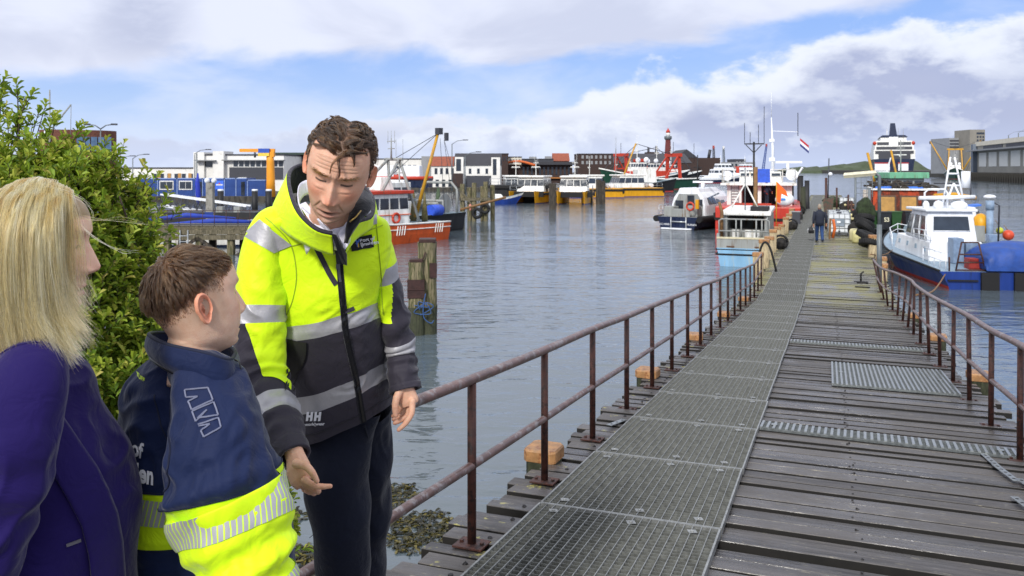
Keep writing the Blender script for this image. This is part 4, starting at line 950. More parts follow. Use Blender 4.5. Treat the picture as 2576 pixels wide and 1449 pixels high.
# tall collar
bt = [P(*p) for p in ((385, 905, 1.86), (440, 940, 1.80), (520, 972, 1.77), (575, 985, 1.79), (592, 965, 1.86), (590, 930, 1.98), (540, 905, 2.05), (450, 890, 2.03), (388, 892, 1.95))]
tp = [P(*p) for p in ((379, 846, 1.87), (425, 868, 1.80), (510, 886, 1.77), (570, 905, 1.80), (588, 896, 1.88), (585, 878, 2.00), (530, 850, 2.06), (440, 838, 2.02), (383, 838, 1.95))]
def closed(pp, n): return spl([tuple(pp[-1])] + [tuple(p) for p in pp] + [tuple(pp[0]), tuple(pp[1])], n * 2)[n * 2 // (len(pp) + 2):][:int(n * 2 * len(pp) / (len(pp) + 2))]
b_, t_ = closed(bt, 60), closed(tp, 60); mb = MB()
rws = []
for k in np.linspace(0, 1, 14):
    r_ = b_ * (1 - k) + t_ * k; c0 = r_.mean(0); o_ = r_ - c0; o_[:, 2] = 0; o_ /= np.linalg.norm(o_, axis=1, keepdims=True)
    r_ = r_ + o_ * (.006 * math.sin(k * 3.14) + .004 * wob(r_, 81, 7, 6)[:, None] * math.sin(k * 3.14)); rws.append([tuple(p) for p in r_])
mb.loft(rws, 0, False, True, True); bc = mb.build('collar', [NAVY, BLACK], bj); sd_ = bc.modifiers.new('s', 'SOLIDIFY'); sd_.thickness = .007; sd_.offset = 0
mb = MB(); mb.tube([Vector(p) for p in t_] + [Vector(t_[0])], .0045, 7); mb.build('collar_edge', M('seam_navy2', '#121a34', .8), bc)
mb = MB(); n_ = len(b_); mb.tube([Vector(b_[i]) + Vector((-.003, -.006, .004)) for i in range(0, int(n_ * .36))], .0035, 6); mb.build('collar_zip', ZIP, bc)
mb = MB(); p = P(590, 905, 1.84); mb.tube([p, p + Vector((.012, -.004, -.004)), p + Vector((.018, -.004, -.03)), p + Vector((.019, -.004, -.055))], .0016, 6); mb.cyl(p + Vector((.019, -.004, -.05)), p + Vector((.020, -.004, -.07)), .004, .003, 8); mb.build('drawcord', ZIP, bc)
# prints on the back and arm
for tx_, sz_, o_, ex_, ey_, bo_ in (('o', 52, (326, 1112), (.9, .12), (.06, -1), .03), ('of', 52, (360, 1136), (.62, .25), (.1, -1), .03), ('muiden', 64, (390, 1200), (.62, .14), (.04, -1), .035)):
    mb = MB(); DB.text(mb, tx_, sz_, o_, ex_, ey_, .0035, 0, bo_, 'RIGHT'); mb.build('back_lettering', WPRINT, bj)
mb = MB(); DB.text(mb, 'TUFF', 15, (346, 942), (.62, .45), (.1, -1), .0035, 0, .03); mb.build('yoke_lettering', YPRINT, bj)
mb = MB(); zz = [(466, 981), (524, 976), (565, 1090), (510, 1098), (502, 1082), (540, 1050), (494, 1062), (480, 1028), (522, 1004), (473, 1014), (466, 981)]
DB_l = lambda pts: [DB.line(mb, [a_, b_], .0032, .003, 0, 8) for a_, b_ in zip(pts, pts[1:])]
DB_l([(466, 981), (524, 976), (535, 1007), (483, 1032), (474, 1010), (498, 998), (470, 1000), (466, 981)]); DB_l([(484, 1036), (537, 1012), (549, 1045), (498, 1052), (521, 1032), (494, 1060), (484, 1036)]); DB_l([(500, 1068), (548, 1052), (556, 1076), (512, 1100), (504, 1084), (530, 1066), (502, 1072)])
mb.build('sleeve_print', M('grey_print', '#6b7089', .6), bj)
mb = MB(); ym = 2.0
for cx, d in ((470, 2.0), (600, 1.98)): Cloth.along([(cx, 1540, d, .11, .12), (cx, 1750, d, .09, .1), (cx, 2100, d + .02, .075, .085), (cx, 2420, d + .02, .07, .08)], 48, 8).mesh(mb)
mb.build('trousers', NAVY, boy)
for cx in (470, 600):
    p = P(cx, HY + 1.90 * FPX / 2., 2.); mb = MB(); mb.ball(p + Vector((.05, .03, .04)), (.12, .05, .05), 14); mb.build('shoe', SHOE, boy)
# hair on top, combed forward from the crown, with a sharp fade below
g_ = np.random.RandomState(15)
def hmask(x, y, z): k, c = top_b(x, y, z); return k, c
gp, gn = scalp_points(HB, rB, hmask, 900, 18); cr = np.array([.0, .06, .112])
fl = gp - cr; fl /= np.linalg.norm(fl, axis=1, keepdims=True) + 1e-6; tk = np.clip((gp[:, 2] - .08) / .03, 0, 1)[:, None]
fl = fl * (1 - .6 * tk) + tk * np.array([[0, -.8, 0]]) * (gp[:, 1:2] < .05) + g_.normal(0, .12, fl.shape)
lb_ = .066 - .072 * np.clip((gp[:, 1] - .0) / .085, 0, 1) + .03 * np.clip((-gp[:, 1] - .04) / .03, 0, 1); l1 = np.clip((gp[:, 2] - lb_) / .06, 0, 1)
G1 = grow(HB, gp, gn, fl, (.005 + .040 * l1) * g_.uniform(.8, 1.2, len(gp)), 8, .18, 1, .85, 4, .25)
pts, _ = scalp_points(HB, rB, hmask, 16000, 19)
HP = clump(G1, gp, pts, g_, .75, .9)
p2, n2 = scalp_points(HB, rB, lambda x, y, z: (np.where((fade_b(x, y, z)[0] > .12) & (z > -.05), 1., 0.), 0), 14000, 20)
lb2 = .066 - .072 * np.clip((p2[:, 1] - .0) / .085, 0, 1) + .03 * np.clip((-p2[:, 1] - .04) / .03, 0, 1); h2 = np.clip(1 + (p2[:, 2] - lb2) / .045, 0, 1)
kp = (g_.rand(len(p2)) < h2) & (h2 > .28) & (p2[:, 1] > -.035); p2, n2, h2 = p2[kp], n2[kp], h2[kp]; f2 = np.tile(np.array([[0, -.25, -1.]]), (len(p2), 1)) + g_.normal(0, .25, p2.shape)
HP = np.concatenate([HP, grow(HB, p2, n2, f2, .0018 + .0065 * h2 ** 1.5, 8, .05, 1, .35, 5)])
hair('hair', HB.w(HP), .00036, .00010, hair_mat('hair_light_brown', ['#150c06', '#26180e', '#3a2717', '#523a24', '#6e5337'], .35), boy)
# ------------------------------------------------------------------ the woman at the left edge
HW = Head(P(90, 640, 1.66), R(4), R(0), R(101), 1.02)
rW = head_rows(female=1., mouth=.45, nose=1.02, chin=.8, jaw=.95)
SKW = (.78, .51, .38)
def scalp_w(x, y, z):
    ax = np.abs(x); line = .075 - .95 * np.clip(ax - .045, 0, 1); k = np.clip((z - line) / .008, 0, 1); s_ = np.clip((y + .045 + .3 * np.clip(z, 0, 1)) / .01, 0, 1) * np.clip((z + .055) / .02, 0, 1) * np.clip((ax - .03) / .02 + (y > .03), 0, 1)
    return np.maximum(k, s_) * .95, (.30, .21, .10)
body = Body(); G = HW.w(rW); cW = face_colors(rW, SKW, (.60, .19, .19), scalp_w, 0, .45, .22, (.32, .20, .11))
yaw = R(101)
ext = [ringy(66, 860, 1.70, .06, .055), ringy(70, 960, 1.72, .12, .08), ringy(90, 1150, 1.72, .12, .09), ringy(95, 1600, 1.75, .12, .09)]
G = np.concatenate([G, np.array(ext)]); C_ = np.concatenate([cW, np.tile(np.array(SKW), (len(ext), len(a_h), 1))]); body.grid(G, C_, True, (1, 1))
woman = tag(body.build('person', SKIN), 'blond woman in a purple blazer seen in profile beside the bush', 'person')
def dW(G, tv, a): return crease(G, tv, a, 91, .007) + .006 * np.exp(-((a - .5) / .5) ** 2) * np.sin(tv * 2.6 + a * 3) * np.clip((tv - 2) / 2, 0, 1)
WR = [(-60, 880, 130, 885, 1.70, .075), (-160, 910, 168, 912, 1.70, .13), (-215, 955, 205, 955, 1.70, .165), (-235, 1020, 226, 1015, 1.70, .18), (-235, 1110, 272, 1105, 1.70, .19), (-228, 1180, 304, 1178, 1.70, .19), (-222, 1260, 327, 1258, 1.70, .19), (-222, 1360, 328, 1358, 1.70, .185), (-225, 1470, 330, 1470, 1.70, .185), (-235, 1640, 335, 1640, 1.72, .19)]
WT = Cloth(WR, 112, 10, 2.2, dW); mb = MB(); WT.mesh(mb)
def dWs(G, tv, a): return crease(G, tv, a, 95, .007) + .005 * np.exp(-((tv - 4.5) / 1.2) ** 2) * np.sin(tv * 6 + a)
WA = Cloth.along([(95, 885, 1.62, .03, .04), (70, 915, 1.56, .065, .055), (52, 985, 1.51, .079, .068), (36, 1080, 1.49, .080, .070), (14, 1190, 1.48, .077, .068), (-18, 1300, 1.47, .072, .065), (-48, 1400, 1.46, .068, .062), (-60, 1500, 1.46, .06, .058), (-40, 1640, 1.46, .05, .05)], 88, 10, dWs)
WA.mesh(mb); wj = mb.build('blazer', PLUM, woman); wj.modifiers.new('s', 'SUBSURF').render_levels = 1
# lapel edge, pocket flap, button
mb = MB(); WT.poly(mb, [(1.6, .62), (1.6, 1.05), (9, 1.5), (9, 1.16)], .005); WT.poly(mb, [(.6, .55), (.6, 1.1), (2.1, 1.05), (2.2, .5)], .008)
lp = mb.build('lapel', PLUM, wj); lp.modifiers.new('s', 'SOLIDIFY').thickness = .004
mb = MB(); WT.poly(mb, [(7.75, -.25), (7.72, .62), (8.6, .66), (8.6, -.22)], .006); WT.band(mb, [(7.72, -.27), (7.7, .2), (7.69, .64)], .008, .009, 0, 24)
mb.build('pocket_flap', PLUM, wj).modifiers.new('s', 'SOLIDIFY').thickness = .003
mb = MB(); WT.band(mb, [(6.42, .80), (6.38, .93)], .006, .004, 0, 6); mb.build('button', M('button_grey', '#55525c', .3), wj)
mb = MB(); WA.band(mb, [(1.25, a) for a in np.linspace(-1.2, 1.3, 10)], .003, .002, 0, 40); mb.build('seam', M('seam_plum', '#1b0f52', .8), wj)
mb = MB()
for cx in (-20, 170): Cloth.along([(cx, 1560, 1.74, .12, .12), (cx, 1800, 1.74, .085, .1), (cx, 2200, 1.74, .06, .08), (cx, 2700, 1.74, .055, .07)], 40, 8).mesh(mb)
mb.build('trousers', NAVYP, woman)
for cx in (-20, 170):
    p = P(cx, HY + 1.90 * FPX / 1.74, 1.74); mb = MB(); mb.ball(p + Vector((.05, 0, .035)), (.12, .042, .04), 14); mb.build('shoe', SHOE, woman)
# long straight hair blown towards the right
g_ = np.random.RandomState(25)
def long_hair(gp, g, ends):
    n = len(gp); K_ = 26; A3 = HW.A[:3, :3] / 1.02; c0 = HW.A[:3, 3]; wp = HW.w(gp); out = [wp]; p = wp.copy()
    nn = gp / np.array([.0785, .1, .1335]) ** 2; nn /= np.linalg.norm(nn, axis=1, keepdims=True); nw = nn @ A3.T
    part = np.stack([np.zeros(n), np.zeros(n), np.zeros(n)], 1)
    side = np.sign(gp[:, 0] + 1e-5)[:, None]; side = np.where(gp[:, 1:2] < .05, -1., side); lat = A3[:, 0][None] * side                # away from the parting
    vel = nw * .45 + lat * .9 * np.clip((gp[:, 2:3] - .05) / .05, 0, 1) + np.array([[0, 0, .1]]); L_ = ends; st = (L_ / (K_ - 1))[:, None]
    wind = g.uniform(.0, 1., (n, 1)) ** 2 - .45 * (gp[:, 0:1] > 0); ph = g.uniform(0, 6.28, n)
    fw = np.clip((-gp[:, 1:2] + .02) / .07, 0, 1)
    for i in range(1, K_):
        u = i / (K_ - 1)
        vel = vel * .80 + np.array([[0, 0, -1.]]) * .30 + np.array([[1., -.15, .25]]) * (.10 * u ** 2 * (.30 + 1.3 * wind) + .24 * fw * np.clip((u - .70) / .30, 0, 1)) + g.normal(0, .028, (n, 3))
        cl = wob(gp, 33, 14, 7) * 3; vel += np.stack([np.cos(cl + 7 * u), np.sin(cl * 1.3 + 6 * u), 0 * ph], 1) * .040 * u
        vel /= np.linalg.norm(vel, axis=1, keepdims=True); p = p + vel * st
        q_ = (p - c0) @ A3 / 1.02; r_ = q_ / np.array([.091, .112, .150]); d = np.linalg.norm(r_, axis=1)
        inn = (d < 1.0) & (q_[:, 2] > -.12); q2 = q_ / np.maximum(d, 1e-3)[:, None]
        p = np.where(inn[:, None], (q2 * 1.02) @ A3.T + c0, p)
        out.append(p.copy())
    return np.stack(out, 1)
gp, gn = scalp_points(HW, rW, scalp_w, 2200, 28)
keep = ~((gp[:, 1] < -.052) | ((gp[:, 0] > .012) & (gp[:, 1] < .065))); gp = gp[keep]
tipz = g_.uniform(.68, 1.05, len(gp)); wz = HW.w(gp)[:, 2]
ends = (wz - P(0, 868, 1.6).z) * tipz + .045
Gw = long_hair(gp, g_, ends); pts, _ = scalp_points(HW, rW, scalp_w, 42000, 29); pts = pts[(pts[:, 1] > -.055) & ~((pts[:, 0] > .014) & (pts[:, 1] < .06))]
i = np.argmin(((pts[:, None] - gp[None]) ** 2).sum(2), 1); off = (pts - gp[i]) @ (HW.A[:3, :3]).T; u = np.linspace(0, 1, Gw.shape[1])[None, :, None]
HPw = Gw[i] + off[:, None] * (1 - .6 * u) + g_.normal(0, .007, (len(pts), 1, 3)) * u ** .8
# a few fly-away strands
fa = [[P(172, 545, 1.66), P(235, 553, 1.64), P(300, 552, 1.62), P(360, 562, 1.60)], [P(178, 540, 1.66), P(230, 552, 1.64), P(290, 556, 1.63), P(375, 566, 1.6)], [P(172, 530, 1.66), P(225, 585, 1.63), P(290, 625, 1.6), P(350, 636, 1.6)], [P(168, 525, 1.66), P(230, 590, 1.63), P(300, 633, 1.6), P(330, 637, 1.6)], [P(150, 480, 1.66), P(205, 500, 1.62), P(232, 540, 1.6), P(220, 600, 1.6)], [P(60, 462, 1.64), P(130, 470, 1.62), P(195, 490, 1.6), P(228, 515, 1.6)]]
fl_ = np.stack([spl([tuple(p) for p in f_], 26) for f_ in fa] + [spl([tuple(Vector(p) + Vector((rnd.uniform(-.004, .004), 0, rnd.uniform(-.006, .006)))) for p in f_], 26) for f_ in fa])
HPw = np.concatenate([HPw, fl_])
hair('hair', HPw, .00030, .00013, hair_mat('hair_blond', ['#3a230d', '#87602c', '#c79c5a', '#e8cc8e', '#f8ebc8'], .28), woman)
# ------------------------------------------------------------------ ground by the water, the bush, the seaweed
M_EARTH = M('bank_earth', '#4a4030', .9, var=.4, scale=5, col2='#39421f', lo=.45, hi=.6, bump=.6, bscale=25)
M_CONC = M('quay_concrete', '#8d8a82', .8, var=.2, scale=2, col2='#5f5c55', lo=.5, hi=.65, bump=.2, bscale=30)
mb = MB(); mb.add([(-9, 3.0, 2.55), (-.95, 3.0, 2.55), (-1.35, 4.4, 2.0), (-1.95, 6.4, .9), (-2.8, 9.2, -.4), (-9, 9.4, -.4), (-9, 5, 2.0)], [(0, 1, 2, 6), (6, 2, 3), (6, 3, 5), (5, 3, 4)]); tag(mb.build('bank', M_EARTH), kind='structure')
mb = MB(); mb.bx(-9, 6, -6, 2.95, 1.2, 2.6); mb.bx(-9, -.45, 2.95, 3.15, 1.2, 2.62); tag(mb.build('quay', M_CONC), kind='structure')
def leaf_mat(name, cols, trans=.35, rough=.45):
    m = bpy.data.materials.new(name); m.use_nodes = True; g = NT(m.node_tree); nt = m.node_tree; b = nt.nodes['Principled BSDF']
    at = g.n('ShaderNodeAttribute', attribute_name='rv'); cr = g.n('ShaderNodeValToRGB'); e = cr.color_ramp.elements
    for i, c in enumerate(cols):
        x = i / (len(cols) - 1); q = e[i] if i < 2 else e.new(x); q.position = x; q.color = (*c, 1)
    nt.links.new(at.outputs['Fac'], cr.inputs[0]); nt.links.new(cr.outputs[0], b.inputs['Base Color']); b.inputs['Roughness'].default_value = rough; b.inputs['Specular IOR Level'].default_value = .4
    tr = g.n('ShaderNodeBsdfTranslucent'); nt.links.new(g.mix(.5, cr.outputs[0], (.35, .42, .03)), tr.inputs[0]); mx = g.n('ShaderNodeMixShader'); mx.inputs[0].default_value = trans
    nt.links.new(b.outputs[0], mx.inputs[1]); nt.links.new(tr.outputs[0], mx.inputs[2]); nt.links.new(mx.outputs[0], nt.nodes['Material Output'].inputs[0]); return m
def leaves(P0, D, N_, ln, wd, rv, name, mat, parent, curl=.25):
    """leaf blades: base points, directions, normals, lengths, widths"""
    n = len(P0); D = D / np.linalg.norm(D, axis=1, keepdims=True); S = np.cross(D, N_); S /= np.linalg.norm(S, axis=1, keepdims=True) + 1e-9; U = np.cross(S, D)
    l, w_ = ln[:, None], wd[:, None]
    V = np.stack([P0, P0 + D * l * .40 + S * w_ * .36 + U * w_ * curl, P0 + D * l * .80 + S * w_ * .42 + U * w_ * curl, P0 + D * l - U * l * .06, P0 + D * l * .80 - S * w_ * .42 + U * w_ * curl, P0 + D * l * .40 - S * w_ * .36 + U * w_ * curl, P0 + D * l * .5], 1).reshape(-1, 3)
    b = np.arange(n) * 7; F = np.stack([b, b + 1, b + 2, b + 6], 1), np.stack([b + 6, b + 2, b + 3, b + 3], 1)
    fs = np.concatenate([np.stack([b, b + 6, b + 2, b + 1], 1), np.stack([b, b + 5, b + 4, b + 6], 1)]).tolist() + np.concatenate([np.stack([b + 6, b + 3, b + 2], 1), np.stack([b + 6, b + 4, b + 3], 1)]).tolist()
    me = bpy.data.meshes.new(name); me.from_pydata(V.tolist(), [], fs); me.materials.append(mat); me.attributes.new('rv', 'FLOAT', 'POINT').data.foreach_set('value', np.repeat(rv, 7).astype(np.float32))
    o = bpy.data.objects.new(name, me); COL.objects.link(o)
    if parent: o.parent = parent
    return o
g_ = np.random.RandomState(44)
bush = empty('bush', P(150, 1900, 4.6), 0, 'big leafy green bush with loose shoots behind the woman', 'bush')
blobs = [(-10, 590, 4.0, .42), (110, 500, 4.3, .28), (205, 500, 4.5, .24), (285, 570, 4.5, .26), (150, 640, 4.2, .46), (30, 440, 4.2, .20), (300, 700, 4.4, .32), (240, 840, 4.3, .46), (325, 930, 4.4, .32), (150, 950, 4.0, .5), (270, 1080, 4.2, .45), (440, 1000, 4.6, .42), (540, 1080, 4.8, .38), (430, 1200, 4.7, .45), (600, 1230, 4.9, .34), (250, 1300, 4.3, .5), (690, 1330, 5.1, .17), (350, 600, 4.6, .12), (590, 960, 5.0, .17), (345, 490, 4.6, .10), (150, 420, 4.3, .13), (-80, 800, 4.0, .6), (250, 440, 4.4, .12)]
bm = MB(); PP, DD, NN, LL, WW, RV = [], [], [], [], [], []
root = np.array(P(150, 1750, 4.7)); up = np.array([0, 0, 1.])
def shoot(tip, dirv, ln, nl, size, base_r=.0035, young=.5, twig=True):
    dirv = dirv / np.linalg.norm(dirv); base = tip - dirv * ln
    if twig: bm.tube([Vector(base), Vector(base + dirv * ln * .5 + g_.normal(0, .01, 3)), Vector(tip)], [base_r, base_r * .7, .0012], 4)
    for i in range(nl):
        u = 1 - (i / nl) ** 1.2 * .9; p = base + dirv * ln * u; a = i * 2.4 + g_.uniform(0, .6); s_ = np.cross(dirv, up + g_.normal(0, .1, 3)); s_ /= np.linalg.norm(s_) + 1e-9; t_ = np.cross(dirv, s_)
        out = s_ * math.cos(a) + t_ * math.sin(a); op = .75 + .5 * (1 - u); d = dirv * (1 - .35 * op) + out * op + up * .15
        k = g_.uniform(.55, 1.3) * (1 - .25 * (i < 2)); PP.append(p); DD.append(d); NN.append(up * .8 + dirv * .6 + g_.normal(0, .25, 3)); LL.append(size * k); WW.append(size * k * .52); RV.append(np.clip((young * (u ** 2) + g_.normal(.28, .16)), 0, 1))
for (px, py, d, r_) in blobs:
    c = np.array(P(px, py, d)); n = int(900 * r_ ** 2 * 2.6 + 30)
    for i in range(n):
        v = g_.normal(size=3); v /= np.linalg.norm(v)
        if v[1] > .45: v[1] *= -1
        rr = (r_ + (g_.uniform(.0, .16) if i % 4 == 0 else 0)) * (g_.uniform(.4, 1) ** .5) * (1 + .12 * math.sin(v[0] * 7 + px) + .1 * math.sin(v[2] * 9))
        tip = c + v * rr * np.array([1, .9, 1]); dirv = v * .8 + up * .55 + g_.normal(0, .35, 3)
        shoot(tip, dirv, g_.uniform(.08, .16), g_.randint(7, 12), .048, .002, .55, i % 2 == 0)
    for i in range(5):
        e = c + g_.normal(0, r_ * .5, 3); m_ = root * .45 + e * .55 + np.array([0, .1, .15]) + g_.normal(0, .1, 3); bm.tube([Vector(p) for p in spl([tuple(root), tuple(m_), tuple(e)], 8)], list(np.linspace(.022, .004, 8)), 6)
tips = [(17, 193), (40, 203), (44, 232), (85, 232), (117, 258), (100, 274), (138, 300), (200, 312), (212, 336), (305, 383), (292, 372), (8, 240), (60, 262), (20, 290), (75, 300), (120, 330), (160, 345), (180, 355), (40, 330), (235, 400), (265, 402), (372, 430), (400, 440), (330, 455), (395, 560), (380, 520), (420, 640), (5, 215), (50, 300), (735, 1235), (720, 1275), (745, 1290), (600, 1010), (610, 890)]
for (px, py) in tips:
    d = 4.35 if px < 450 else 5.1; tip = np.array(P(px, py, d)); b = np.array(P(px * .72 - 12 + (60 if px > 450 else 0), py + 175 if px < 450 else py + 90, d)); m_ = (tip + b) / 2 + g_.normal(0, .03, 3)
    q = spl([tuple(b), tuple(m_), tuple(tip)], 9); bm.tube([Vector(p) for p in q], list(np.linspace(.0045, .0014, 9)), 5)
    for k, f in enumerate((1., .80, .62, .45)):
        p = q[int(f * 8)]; dv = (q[-1] - q[-3]) if k == 0 else (q[-1] - q[-3]) * .6 + g_.normal(0, .05, 3)
        shoot(p + g_.normal(0, .012, 3) * (k > 0) + (dv / np.linalg.norm(dv) * .05 if k else 0), dv + 1e-4, .07, 9 if k == 0 else 6, .046, .0018, .5, k > 0)
BUSHLEAF = leaf_mat('bush_leaf', [(.030, .070, .010), (.11, .20, .018), (.24, .36, .03), (.40, .47, .055), (.46, .40, .09)], .35, .55)
fo = leaves(np.array(PP), np.array(DD), np.array(NN), np.array(LL), np.array(WW), np.array(RV), 'foliage', BUSHLEAF, None)
br = bm.build('branch', M('bush_bark', '#3a2e22', .8, var=.3, scale=30))
for o in (fo, br): o.parent = bush; o.matrix_parent_inverse = Matrix.Translation(bush.location).inverted()
# bladderwrack on the shallow stones at the foot of the quay
n = 4300; X, Y = [], []
while len(X) < n:
    y = g_.uniform(8.9, 12.0); x = g_.uniform(-3.6, -.30) * y / 10
    k = math.sin(x * 3.1 + y * 1.7) + math.sin(x * 6.3 - y * 2.9 + 1) * .7 + math.sin(y * 5.1 + x) * .5
    if k > .05 + .9 * max(0, (y - 11.0)) + 2.2 * max(0, 9.25 - y) + 1.2 * max(0, x + .62): X.append(x); Y.append(y)
P0 = np.stack([X, Y, g_.uniform(-.012, .016, n)], 1); D = np.stack([g_.normal(size=n), g_.normal(size=n), g_.normal(.0, .09, n)], 1); NN_ = np.tile(up, (n, 1)) + g_.normal(0, .18, (n, 3))
sw_ = leaves(P0, D, NN_, g_.uniform(.06, .15, n), g_.uniform(.03, .06, n), g_.uniform(0, 1, n) ** 1.3, 'seaweed', leaf_mat('wrack', [(.012, .012, .009), (.030, .028, .014), (.07, .06, .018), (.16, .13, .025)], .1, .3), None, .22)
tag(sw_, 'brown bladderwrack floating on the shallow water below the man', 'seaweed', kind='stuff')
# mooring post cluster standing in the water right of the man
dol = empty('mooring_dolphin', P(1066, 840, 22.8), R(4), 'two weathered timber piles strapped together in the water right of the man', 'mooring pile')
M_DOL = M('dolphin_timber', '#7b7158', .85, var=.4, scale=3, col2='#3f4420', lo=.44, hi=.6, stretch=(5, 5, .45), bump=.7, bscale=16)
def pile8(w_, z0, z1, cx, cy, tw=0.):
    rs = []
    for i, z in enumerate(np.linspace(z0, z1, 9)):
        k = w_ / 2 * (1 + .03 * math.sin(i * 1.7)); a0 = tw; rs.append([(cx + k * 1.05 * math.copysign(abs(math.cos(t + a0)) ** .6, math.cos(t + a0)), cy + k * 1.05 * math.copysign(abs(math.sin(t + a0)) ** .6, math.sin(t + a0)), z) for t in np.linspace(0, 2 * math.pi, 17)[:-1]])
    return rs
mb = MB(); mb.loft(pile8(.50, .75, 2.50, .09, .12), 0, True, False); mb.loft(pile8(.52, -2, .76, .09, .12), 1, True, False); mb.build('tall_pile', [M_DOL, M_GREEN], dol)
mb = MB(); mb.loft(pile8(.40, .75, 1.98, -.20, -.08, .1), 0, True, False); mb.loft(pile8(.42, -2, .76, -.20, -.08, .1), 1, True, False); mb.build('short_pile', [M_DOL, M_GREEN], dol)
M_RB = M('rusty_band', '#3a2320', .6, .2, var=.3, scale=9, bump=.3)
mb = MB(); mb.bx(-.43, .03, -.31, .15, 1.02, 1.52); mb.bx(-.43, .04, -.335, -.315, 1.24, 1.29); mb.build('iron_band', M_RB, dol)
mb = MB(); mb.bx(-.13, .33, -.13, .37, 2.49, 2.60); mb.build('iron_cap', M_RB, dol, .02); mb = MB(); mb.bx(-.38, -.01, -.25, .11, 1.97, 2.07); mb.build('iron_cap', M_RB, dol, .02)
mb = MB(); mb.bx(.16, .36, -.175, -.14, 1.55, 1.95); mb.tube([(-.05, -.2, 2.0), (.0, -.22, 2.1), (.06, -.2, 2.25)], .02, 6); mb.build('iron_bracket', M_RB, dol)
mb = MB()
for s_ in range(3): mb.tube([Vector(p) for p in spl([(g_.uniform(-.3, .3), -.33 - .03 * g_.rand(), g_.uniform(.55, 1.0)) for k in range(4)], 14)], .012, 5)
mb.tube([Vector(p) for p in spl([(.06, -.34, 1.15), (.0, -.36, .8), (.02, -.36, .5), (.2, -.34, .35), (.28, -.3, .42)], 16)], .014, 5); mb.build('rope', M('blue_rope', '#34578c', .7, var=.3, scale=20), dol)
# ------------------------------------------------------------------ the far shores: quays, buildings, lamps, hills
def tex(name, c, **k): return M(name, c, **k)
M_WHITE = M('white_render', '#e3e1dc', .8, var=.06, scale=.6, col2='#b9b6ae', lo=.55, hi=.75)
M_CREAM = M('cream_render', '#d3cdbd', .8, var=.08, scale=.6)
M_GREYW = M('grey_cladding', '#8b8d90', .6, var=.1, scale=.5)
M_DKGREY = M('dark_cladding', '#3a3c44', .6, var=.1, scale=.5)
M_BRICK = M('brown_brick', '#6e4334', .85, var=.2, scale=3, col2='#4c2e26', lo=.48, hi=.62, stretch=(1, 1, 4))
M_DBRICK = M('dark_brick', '#40302c', .85, var=.2, scale=2, col2='#2b2220', lo=.48, hi=.62, stretch=(1, 1, 4))
M_ROOFD = M('dark_roof', '#34343a', .7, var=.2, scale=2)
M_ROOFR = M('red_tiles', '#8a4a36', .8, var=.2, scale=2)
M_GLASS = M('window_glass', '#2a323c', .12, var=.3, scale=1.2, spec=.8)
M_GLASSB = M('blue_glass', '#54708f', .12, var=.3, scale=1.2, spec=.8)
M_FRAME = M('white_frame', '#d8d8d6', .6)
M_BLUEC = M('blue_container', '#1d4388', .5, var=.12, scale=1.2, col2='#173a80', lo=.5, hi=.7)
M_ORANGE = M('crane_orange', '#e8981f', .5, var=.08, scale=1)
M_POLE = M('pole_grey', '#6d7478', .5, .3)
M_QUAYW = M('quay_wall', '#4b4740', .85, var=.3, scale=.8, col2='#2c2a26', lo=.45, hi=.6, stretch=(2, 2, .5))
def D_(py): return 9450.0 / (py - HY)               # distance of a point on the water
def land(name, pts, z, mat): mb = MB(); mb.prism([(x, y, -1.5) for x, y in pts], (0, 0, z + 1.5)); return tag(mb.build(name, mat), kind='structure')
XP = lambda px, d: (px - CX) / FPX * d
land('harbour_quay', [(-170, 112), (XP(745, 112), 112), (XP(745, 112) + 4, 165), (XP(1235, 165), 165), (XP(1300, 172), 172), (XP(1500, 200), 200), (XP(1720, 285), 285), (XP(1760, 420), 420), (XP(2010, 620), 620), (XP(2010, 700), 900), (-400, 900), (-400, 112)], .8, M_QUAYW)
land('harbour_quay', [(182.8, 338), (160.7, 262), (130, 160), (700, 160), (700, 900), (330, 900), (245, 500), (226, 430), (216, 385), (192, 345)], 3.2, M_QUAYW)
